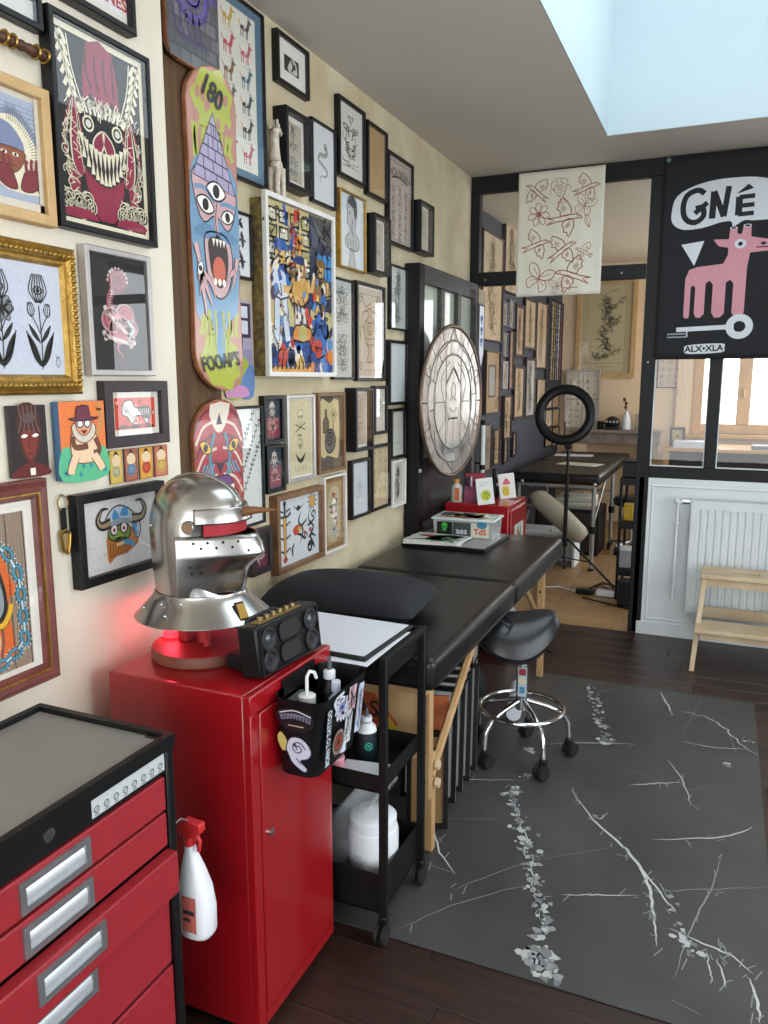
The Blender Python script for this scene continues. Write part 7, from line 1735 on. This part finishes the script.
# ------------------------------------------------------------------ radiator and step stool
RA0, RA1, RZ0, RZ1, RYf = P(692,505,'y',4.645).x, 2.45, .19, .835, 4.645
t = thing('radiator', 'white ribbed panel radiator on the partition wall', 'radiator', (RA0, RYf, RZ0))
W, H = RA1-RA0, RZ1-RZ0; q = MB(); n = 27
prof = [(0,.0)]
for i in range(n):
    x = .03+(W-.06)*i/n; s = (W-.06)/n
    prof += [(x,0),(x+s*.18,.009),(x+s*.38,.009),(x+s*.56,0)]
prof += [(W-.03,0),(W,0)]
for z0, z1 in ((.05,H-.05),): 
    o_ = len(q.v)
    for x, d in prof: q.v += [(x, d, z0), (x, d, z1)]
    q.f += [(o_+2*i, o_+2*i+2, o_+2*i+3, o_+2*i+1) for i in range(len(prof)-1)]
q.box(0, W, .0, .012, 0, .05); q.box(0, W, .0, .012, H-.05, H)
q.build('front_panel', M_white, t, bevel=0)
MB().box(0, W, .012, .075, .01, H-.004).build('core', M_white, t); MB().box(-.004, .0, -.0, .078, 0, H).build('side_panel', M_white, t, bevel=.0015)
g_ = MB()
for i in range(int(W/.012)): g_.box(.01+i*.012, .016+i*.012, .012, .075, H-.003, H+.002)
gr = g_.build('top_grille', M_white, t); gr['kind'] = 'stuff'
px_ = -.075
MB().tube([(px_,.03,.06),(px_,.03,H-.03)], .009, 10).build('pipe', M_white, t, smooth=60); MB().tube([(px_,.03,H-.03),(px_+.02,.03,H-.012),(0,.03,H-.012)], .009, 10).build('pipe_elbow', M_white, t, smooth=60)
MB().cyl((-.05,.03,H-.012), (-.012,.03,H-.012), .017, n=14).build('valve', M_chrome, t, smooth=40); MB().ball((px_-.005,.03,H-.012), .017, 12, 8).build('valve_cap', M_white, t, smooth=80)
for z in (.14, H-.14): MB().cyl((px_,.03,z), (px_,.10,z), .005, n=8).build('pipe_clip', M_white, t); MB().tube([(px_+.014*math.cos(2*PI*i/14), .03+.014*math.sin(2*PI*i/14), z) for i in range(14)], .004, 6, True).build('clip_ring', M_white, t)
for x in (.3, W-.3): MB().box(x-.02, x+.02, .075, .10, .1, H-.1).build('wall_bracket', M_white, t)

SX0, SX1 = 1.432, 1.862
t = thing('step_stool', 'plain pine two-step stool in front of the radiator', 'step stool', ((SX0+SX1)/2, 4.37, 0))
ox, oy = -(SX0+SX1)/2, -4.37; hw = (SX1-SX0)/2
MB().box(-hw, hw, 4.30+oy, 4.385+oy, .475, .497).build('top_board', M_pine, t, bevel=.004); MB().box(-hw, hw, 4.445+oy, 4.53+oy, .475, .497).build('top_board', M_pine, t, bevel=.004)
MB().box(-hw, -.07, 4.385+oy, 4.445+oy, .475, .497).build('top_board', M_pine, t); MB().box(.07, hw, 4.385+oy, 4.445+oy, .475, .497).build('top_board', M_pine, t)
MB().box(-hw-.01, hw+.01, 4.15+oy, 4.345+oy, .222, .244).build('lower_step', M_pine, t, bevel=.004)
MB().box(-hw+.03, hw-.03, 4.325+oy, 4.34+oy, .43, .475).build('apron', M_pine, t); MB().box(-hw+.02, hw-.02, 4.185+oy, 4.2+oy, .185, .222).build('apron', M_pine, t); MB().box(-hw+.03, hw-.03, 4.50+oy, 4.515+oy, .43, .475).build('apron', M_pine, t); MB().box(-hw+.02, hw-.02, 4.545+oy, 4.56+oy, .20, .26).build('back_rail', M_pine, t)
for s in (-1, 1):
    def lg(y0, z0, y1, z1, x0, x1):
        q = MB(); w, d = .013, .02
        q.add([(x1-w,y1-d,z1),(x1+w,y1-d,z1),(x1+w,y1+d,z1),(x1-w,y1+d,z1),(x0-w,y0-d,z0),(x0+w,y0-d,z0),(x0+w,y0+d,z0),(x0-w,y0+d,z0)], [(0,3,2,1),(4,5,6,7),(0,1,5,4),(1,2,6,5),(2,3,7,6),(3,0,4,7)])
        return q.build('leg', M_pine, t, bevel=.003)
    lg(4.34+oy,.475,4.215+oy,0,s*(hw-.02),s*(hw+.012)); lg(4.515+oy,.475,4.595+oy,0,s*(hw-.02),s*(hw+.012))
    MB().box(s*(hw-.005)-.01, s*(hw-.005)+.01, 4.22+oy, 4.56+oy, .20, .222).build('side_rail', M_pine, t)
# ------------------------------------------------------------------ second room
M_tube = mat('aluminium_tube', '#b4b5b3', .3, .9, noise=.05)
b2x0, b2x1, b2y0, b2y1, b2z = -.06, .64, 6.15, 8.17, .775
t = thing('treatment_table', 'black treatment table on metal legs by the slate blue wall', 'table', ((b2x0+b2x1)/2, b2y0, 0)); cx = (b2x0+b2x1)/2
for a, b in ((b2y0, b2y0+1.0), (b2y0+1.005, b2y1)):
    MB().box(b2x0-cx, b2x1-cx, a-b2y0, b-b2y0, b2z-.09, b2z).build('padded_top', M_vinylb, t, bevel=.03, bseg=5)
MB().box(b2x0+.04-cx, b2x1-.04-cx, .04, b2y1-b2y0-.04, b2z-.115, b2z-.089).build('steel_frame', M_tube, t)
for x in (b2x0+.05-cx, b2x1-.05-cx):
    for y in (.06, 1.16):
        l = MB().cyl((x, y, .0), (x, y, b2z-.1), .0165, n=12).build('leg', M_tube, t, smooth=50); MB().cyl((x,y,.3),(x,y,.36),.027,n=12).build('height_collar', M_plastic, l, smooth=40); MB().cyl((x,y,0),(x,y,.02),.024,n=12).build('foot_cap', M_rubber, l, smooth=40)
for x in (b2x0+.05-cx, b2x1-.05-cx): MB().tube([(x,.06,.36),(x,.7,b2z-.11)], .007, 8).build('brace', M_tube, t, smooth=50)
for y in (.06, 1.16): MB().cyl((b2x0+.05-cx,y,.5),(b2x1-.05-cx,y,.5),.01,n=10).build('cross_tube', M_tube, t, smooth=50)
for x in (.03, .6): MB().ball((x-cx, -.005, b2z-.075), .016, 10, 8).build('frame_knob', M_tube, t, smooth=80)
for k, (lab, px, py, w, h, r) in enumerate((('white sheet lying further along the far treatment table', 574, 455.5, .36, .2, .1), ('cream printed sheet at the near end of the far treatment table', 580, 464.5, .34, .22, -.25))):
    p = P(px, py, 'z', b2z); c_ = thing('paper_sheet', lab, 'paper', rotz((p.x, p.y, b2z+.0008), r), 'papers on the far table'); A = Art(w, h); paper(A, ('#dfe3ea','#d9d3c2')[k]); 
    for i in range(4): A.line([(.1,.1+.12*i),(.9,.1+.12*i)],.02,('#b4bac4','#8a8272')[k],1,1)
    A.build('print', c_, loc=(0,-h/2,.0035)); MB().box(-w/2,w/2,-h/2,h/2,0,.0034).build('sheet', mat('white_paper'), c_)

# ring light
t = thing('ring_light', 'black ring light on a tripod at the end of the far table', 'lamp', (.45, 5.80, 0))
zc = 1.25; R_ = .218
o = MB().tube([(R_*.85*math.cos(2*PI*i/48), R_*.85*math.sin(2*PI*i/48), 0) for i in range(48)], .037, 12, True); o.v = [(x, z*.55, y) for x, y, z in o.v]
ro = o.build('ring_housing', M_plastic, t, smooth=70); ro.matrix_local = Matrix.Translation((-.03,-.02,zc)) @ Matrix.Rotation(math.radians(-8),4,'X')
o = MB().tube([(R_*.85*math.cos(2*PI*i/48), R_*.85*math.sin(2*PI*i/48), 0) for i in range(48)], .02, 8, True); o.v = [(x, z*.3+.012, y) for x, y, z in o.v]
o.build('diffuser', mat('frosted_diffuser','#c9c9c4',.5), ro, smooth=70)
MB().cyl((0,0,.30),(0,0,1.03),.011,n=12).build('pole', M_plastic, t, smooth=50); MB().cyl((0,0,.30),(0,0,.66),.015,n=12).build('lower_pole', M_plastic, t, smooth=50)
MB().box(-.025,.025,-.02,.02,1.0,1.05).build('tilt_joint', M_plastic, t, bevel=.004); MB().tube([(-.03,0,1.09),(-.03,0,1.2)],.006,8).build('phone_arm', M_plastic, t); MB().ball((-.03,0,1.075), .016, 10, 8).build('ball_joint', M_plastic, t, smooth=80); MB().box(-.09,.03,-.012,.012,1.045,1.062).build('phone_clamp', M_plastic, t, bevel=.003)
MB().cyl((0,0,.64),(0,0,.67),.02,n=12).build('pole_clamp', M_plastic, t, smooth=40); MB().cyl((0,0,.27),(0,0,.33),.022,n=12).build('leg_hub', M_plastic, t, smooth=40)
for a in (math.radians(-145), math.radians(-8), math.radians(100)):
    ca, sa = math.cos(a), math.sin(a); l = MB().tube([(.02*ca,.02*sa,.33),(.38*ca,.38*sa,.008)], .009, 8).build('leg', M_plastic, t, smooth=50); MB().cyl((0,0,.18),(.2*ca,.2*sa,.17),.005,n=8).build('leg_strut', M_plastic, t)
    MB().ball((.38*ca,.38*sa,.012), .012, 8, 6).build('foot', M_rubber, l, smooth=80)
# beige bolster, low white bench, boxes under the far table
c_ = thing('bolster', 'beige padded bolster leaning under the far table', 'cushion', (.26, 6.0, .0))
o = MB().tube([(-.10,.02,.60),(-.06,.02,.585),(.10,.02,.46),(.26,.0,.33),(.30,0,.30)], [.055,.075,.085,.075,.05], 18); o.build('padded_roll', mat('beige_vinyl','#a8a08e',.45,noise=.06), c_, smooth=180); MB().tube([(-.10,.02,.60),(-.12,.02,.615)], [.04,.03], 14).build('end_cap', mat('grey_cap','#8d8878',.5), c_, smooth=60)
c_ = thing('low_bench', 'low white shelf unit under the beige bolster', 'shelf', (.25, 6.30, 0)); MB().box(-.32,.22,-.06,.22,.255,.285).build('top', M_white, c_, bevel=.003); MB().box(-.30,-.28,-.05,.2,0,.255).build('side', M_white, c_); MB().box(.18,.2,-.05,.2,0,.255).build('side', M_white, c_); MB().box(-.28,.18,.18,.2,0,.255).build('back', M_white, c_)
MB().tube([(-.24,-.06,.28),(-.2,-.06,.36),(-.18,-.06,.45)], .008, 8).build('metal_bracket', M_tube, c_, smooth=50); MB().tube([(.0+.0,-.04,.30),(.0,-.04,.285)], .01, 8).build('stud', M_tube, c_)
c_ = thing('wooden_block', 'brown wooden block on the parquet behind the near table', 'block', (.27, 5.30, 0)); MB().box(-.09,.09,-.06,.06,0,.09).build('block', M_fwood, c_, bevel=.003); MB().box(-.07,.07,-.05,.05,.09,.16).build('upper_block', mat('pale_block','#b98a5c',.6,noise=.1), c_, bevel=.003)
c_ = thing('grey_box', 'dark storage drawer unit under the far table', 'box', (.36, 6.95, 0)); MB().box(-.35,.2,-.2,.25,0,.40).build('carcass', M_black, c_, bevel=.004); d_=MB().box(-.33,.18,-.21,-.2,.03,.19).build('drawer', mat('dark_drawer','#2c2522',.5,noise=.1), c_); MB().box(-.33,.18,-.21,-.2,.21,.37).build('drawer', mat('dark_drawer'), c_)
c_ = thing('linen_pile', 'folded white towels on the dark drawer unit', 'towel', (.36, 6.95, .40)); MB().box(-.2,.15,-.15,.15,.001,.05).build('lower_towel', M_linen, c_, bevel=.015, bseg=3); MB().box(-.19,.14,-.14,.14,.05,.10).build('upper_towel', M_linen, c_, bevel=.015, bseg=3)
# wheeled stool behind the far table leg
c_ = thing('wheeled_stool', 'wheeled work stool base beside the far table', 'stool', (.80, 7.05, 0)); MB().cyl((0,0,.08),(0,0,.42),.02,n=12).build('column', M_chrome, c_, smooth=40); MB().lathe([(.15,.42),(.165,.44),(.165,.47),(.15,.49)],20).build('seat', M_vinylb, c_, smooth=60)
for k in range(5):
    a = 2*PI*k/5+2.9; l = MB().tube([(0,0,.1),(.2*math.cos(a),.2*math.sin(a),.075)], .013, 8).build('leg', M_tube, c_, smooth=50); MB().cyl((.2*math.cos(a)-.015,.2*math.sin(a),.03),(.2*math.cos(a)+.015,.2*math.sin(a),.03),.03,n=14).build('wheel', M_rubber, l, smooth=40)
# small black cart with bits, behind the door post
c_ = thing('work_cart', 'black cart loaded with tattoo supplies just past the doorway', 'cart', (1.0, 5.62, 0)); t = c_
for z in (.17, .50, .80): MB().box(-.13,.16,-.18,.18,z,z+.05).build('tray', M_plastic, c_, bevel=.004)
for x in (-.12,.15):
    for y in (-.17,.17): MB().cyl((x,y,.05),(x,y,.85),.01,n=8).build('post', M_plastic, c_); MB().cyl((x-.01,y,.025),(x+.01,y,.025),.0245,n=12).build('wheel', M_rubber, c_, smooth=40)
def bit(name, label, cat, x, y, z, w, d, h, m_, lidm, r=0):
    o = thing(name, label, cat, rotz((x, y, z), r)); MB().box(-w/2,w/2,-d/2,d/2,0,h).build('body', m_, o, bevel=.004); MB().box(-w/2-.003,w/2+.003,-d/2-.003,d/2+.003,h,h+.012).build('lid', lidm, o, bevel=.002); return o
bit('power_unit', 'black power unit with a patterned front on the cart', 'machine', .95, 5.55, .8505, .14, .16, .10, M_plastic, M_rubber)
bit('yellow_box', 'small yellow box on the middle tray of the cart', 'box', .93, 5.52, .5505, .06, .08, .1, mat('yellow_carton','#c9a92c',.6), mat('yellow_carton'))
bit('silver_case', 'silver lidded case on the lowest tray of the cart', 'case', .94, 5.54, .2205, .14, .14, .12, M_steel, M_wplast)
bit('magenta_box', 'small magenta box on the middle tray of the cart', 'box', 1.02, 5.55, .5505, .07, .07, .06, mat('magenta_carton','#8c3a78',.6), mat('magenta_carton'))
bit('black_case', 'black case with a white sticker on the floor before the cart', 'case', .98, 5.33, 0, .14, .12, .16, M_plastic, M_rubber)
# cables and power strip
c_ = thing('power_strip', 'black and white power strip with cables on the parquet', 'power strip', (.66, 5.50, 0)); MB().box(-.06,.06,-.03,.03,.001,.035).build('adapter', M_plastic, c_, bevel=.004); MB().box(.08,.26,-.03,.03,.001,.04).build('socket_bar', M_wplast, c_, bevel=.006)
rg = random.Random(6)
for k, pts in enumerate(([(-.06,0,.01),(-.2,.1,.006),(-.35,.02,.006),(-.5,.15,.006)], [(.06,0,.02),(.08,.08,.05),(.12,.12,.03),(.2,.08,.006),(.22,.04,.02)], [(.20,.0,.04),(.17,.05,.08),(.1,.08,.06),(.03,.04,.03)], [(0,.03,.02),(.1,.14,.06),(.24,.12,.03)], [(.0,-.12,.006),(.12,-.18,.006),(.3,-.27,.006),(.36,-.3,.006)])):
    q = [Vector(p) for p in pts]; sm = []
    for i in range(len(q)-1):
        for s in range(5): u = s/5; sm.append(q[i].lerp(q[i+1], u))
    sm.append(q[-1]); MB().tube(sm, .005, 6).build('cable', M_wplast if k == 0 else M_plastic, c_, smooth=60)

# mantel shelf and what stands on it
mx0, mx1 = P(571,432,'y',YF-.15).x, P(662,432,'y',YF-.15).x; mz = P(620,430,'y',YF-.22).z
M_marble = mat('grey_brown_marble','#9c8f84',.4,col2='#77695f',nscale=9)
c_ = thing('mantel_shelf', 'grey brown marble mantel shelf on the far wall', 'shelf', ((mx0+mx1)/2, YF, 0)); w = (mx1-mx0)/2
MB().box(-w,w,-.24,0,mz-.035,mz).build('shelf_slab', M_marble, c_, bevel=.004); MB().box(-w+.02,w-.02,-.2,0,mz-.15,mz-.035).build('frieze', M_marble, c_, bevel=.003)
for s in (-1,1): MB().box(s*(w-.1)-.07,s*(w-.1)+.07,-.18,0,0,mz-.15).build('jamb', M_beige, c_, bevel=.003)
MB().box(-w+.17,w-.17,-.05,0,0,mz-.15).build('breast_panel', M_beige, c_)
def on_mantel(px): return P(px,430,'y',YF-.15).x
x = on_mantel(577); c_ = thing('flash_display', 'glass display of black tattoo motif sheets on the mantel', 'display', backM(P(581,430,'y',YF-.06).x, YF-.06, mz)); w, h = P(598,400,'y',YF-.06).x-P(564,400,'y',YF-.06).x, P(580,370,'y',YF-.06).z-mz
MB().box(-w/2,w/2,0.001,h,-.012,0).build('back_panel', mat('grey_panel','#a39a8c',.6), c_)
for i in range(2):
    for jx in range(2):
        A = Art(w*.43,h*.45); art_grid(20+i*2+jx,2,4,'#cfc6b4','#2f2b29')(A); A.build('flash_sheet', c_, loc=(-w*.24+w*.48*i,h*.03+h*.49*jx,.001))
MB().add([(-w/2,.001,.012),(w/2,.001,.012),(w/2,h,.012),(-w/2,h,.012)],[(0,1,2,3)]).build('glass', M_pglass, c_); MB().ring_profile(-w/2,w/2,.001,h,[(0,-.012),(0,.014),(.012,.014),(.012,-.012)]).build('frame', M_fsilver, c_)
c_ = thing('metal_mask', 'dark metal helmet ornament on the mantel', 'ornament', (on_mantel(612), YF-.14, mz)); MB().ball((0,0,.07), .075, 16, 10, (1,.85,.9)).build('dome', mat('dark_metal','#3f4348',.3,.9,noise=.2), c_, smooth=180); MB().box(-.075,.075,-.09,-.02,.003,.03).build('brim', mat('dark_metal'), c_, bevel=.008)
for i in range(4): MB().ball((-.05+.035*i,-.07,.08), .014, 8, 6).build('stud', M_tube, c_, smooth=80)
c_ = thing('white_vase', 'white bottle vase with a dried brown sprig on the mantel', 'vase', (on_mantel(625.5), YF-.13, mz)); MB().lathe([(.05,0),(.055,.01),(.052,.1),(.03,.15),(.018,.17),(.02,.19)],20).build('vase', M_wplast, c_, smooth=60); MB().tube([(0,0,.15),(-.01,0,.24),(-.03,0,.33)],.004,6).build('stem', M_fwood, c_)
for i in range(3): MB().ball((-.012-.008*i+.012*(i%2),0,.23+.04*i),.016,8,6,(1,.8,1.3)).build('bud', mat('dried_bud','#5a3524',.8), c_, smooth=80)
c_ = thing('white_jar', 'plain white cylindrical jar at the end of the mantel', 'jar', (on_mantel(640), YF-.13, mz)); MB().lathe([(.052,0),(.055,.005),(.055,.14),(.05,.145)],22).build('jar_body', mat('cream_ceramic','#ddd2c0',.4), c_, smooth=40); MB().lathe([(.057,.142),(.057,.16),(.03,.165)],22).build('lid', mat('cream_ceramic'), c_, smooth=40)
c_ = thing('dark_cup', 'small dark cup beside the metal ornament', 'cup', (on_mantel(600), YF-.13, mz)); MB().lathe([(.03,0),(.036,.08),(.033,.08),(.028,.006)],16).build('cup', M_black, c_, smooth=40); MB().tube([(.03,0,.06),(.055,0,.05),(.052,0,.025),(.03,0,.02)],.005,6).build('cup_handle', M_black, c_, smooth=60)

# desk under the far window
dy0 = 7.75; dz = P(700,449,'y',dy0).z; dx0 = P(662,449,'y',dy0).x
t = thing('desk', 'pale wood desk under the far window', 'desk', (dx0+.8, dy0+.3, 0))
MB().box(-.8,.9,-.3,.35,dz-.03,dz).build('desk_top', M_oak, t, bevel=.003); MB().box(-.74,.85,-.27,-.25,dz-.2,dz-.03).build('front_apron', mat('dark_apron','#2c2522',.5), t); MB().box(-.74,.85,.30,.32,.1,dz-.03).build('back_panel', mat('dark_apron'), t)
for x in (-.76,.86):
    for y in (-.26,.3): MB().box(x-.025,x+.025,y-.025,y+.025,0,dz-.03).build('leg', M_oak, t)
for k, (lab, px0, px1, y, hh, c) in enumerate((('stack of white paper on the desk by the small frame', 673, 707, 7.8, .055, '#d9dee8'), ('grey closed laptop on the desk under the window', 752, 790, 7.85, .03, '#7d8088'))):
    xa, xb = P(px0,445,'y',y).x, P(px1,445,'y',y).x
    c_ = thing(('paper_stack','laptop')[k], lab, ('paper','laptop')[k], ((xa+xb)/2, y+.1, dz)); w = (xb-xa)/2
    MB().box(-w,w,-.12,.12,.0005,hh).build('base', mat('paper_'+c[1:],c,.6), c_, bevel=.002); MB().box(-w*.98,w*.98,-.118,.118,hh,hh+.006).build('top_sheet', mat('paper_top_'+c[1:],c,.5), c_, bevel=.001)
c_ = picture('small dark framed yellow print standing on the desk', (670.5,424), (684.5,443), 'dark', lambda A: (paper(A,'#cdb48a'), A.at(.5,A.asp*.5,.3), mo_bird(A,'#3a2a20',2,'#b99a3a'), A.off()), .0, wx=8.05, axis='y', group='things on the desk', name='standing_frame')
c_.location.z = dz+.001
q_ = MB().box(-.01,.01,.02,.12,-.06,-.0); q_.build('easel_leg', M_fdark, c_)
for k in range(5):
    xx = P(687+4*k,440,'y',8.05).x; c_ = thing('ink_pot', 'small dark ink pot in a row on the desk', 'pot', (xx, 8.02, dz), 'row of ink pots on the desk'); MB().lathe([(.015,0),(.017,.004),(.017,.04),(.01,.048)],12).build('pot', M_black, c_, smooth=40); MB().lathe([(.012,.047),(.012,.062),(.006,.064)],12).build('lid', M_plastic, c_, smooth=40)
c_ = thing('wall_pipe', 'thin beige pipe and junction box beside the far window', 'pipe', (P(682,400,'y',YF).x, YF-.02, 0)); MB().cyl((0,0,.9),(0,0,2.6),.012,n=10).build('pipe', M_beige, c_, smooth=50); MB().box(-.04,.05,-.02,.02,1.33,1.42).build('junction_box', M_beige, c_, bevel=.003)
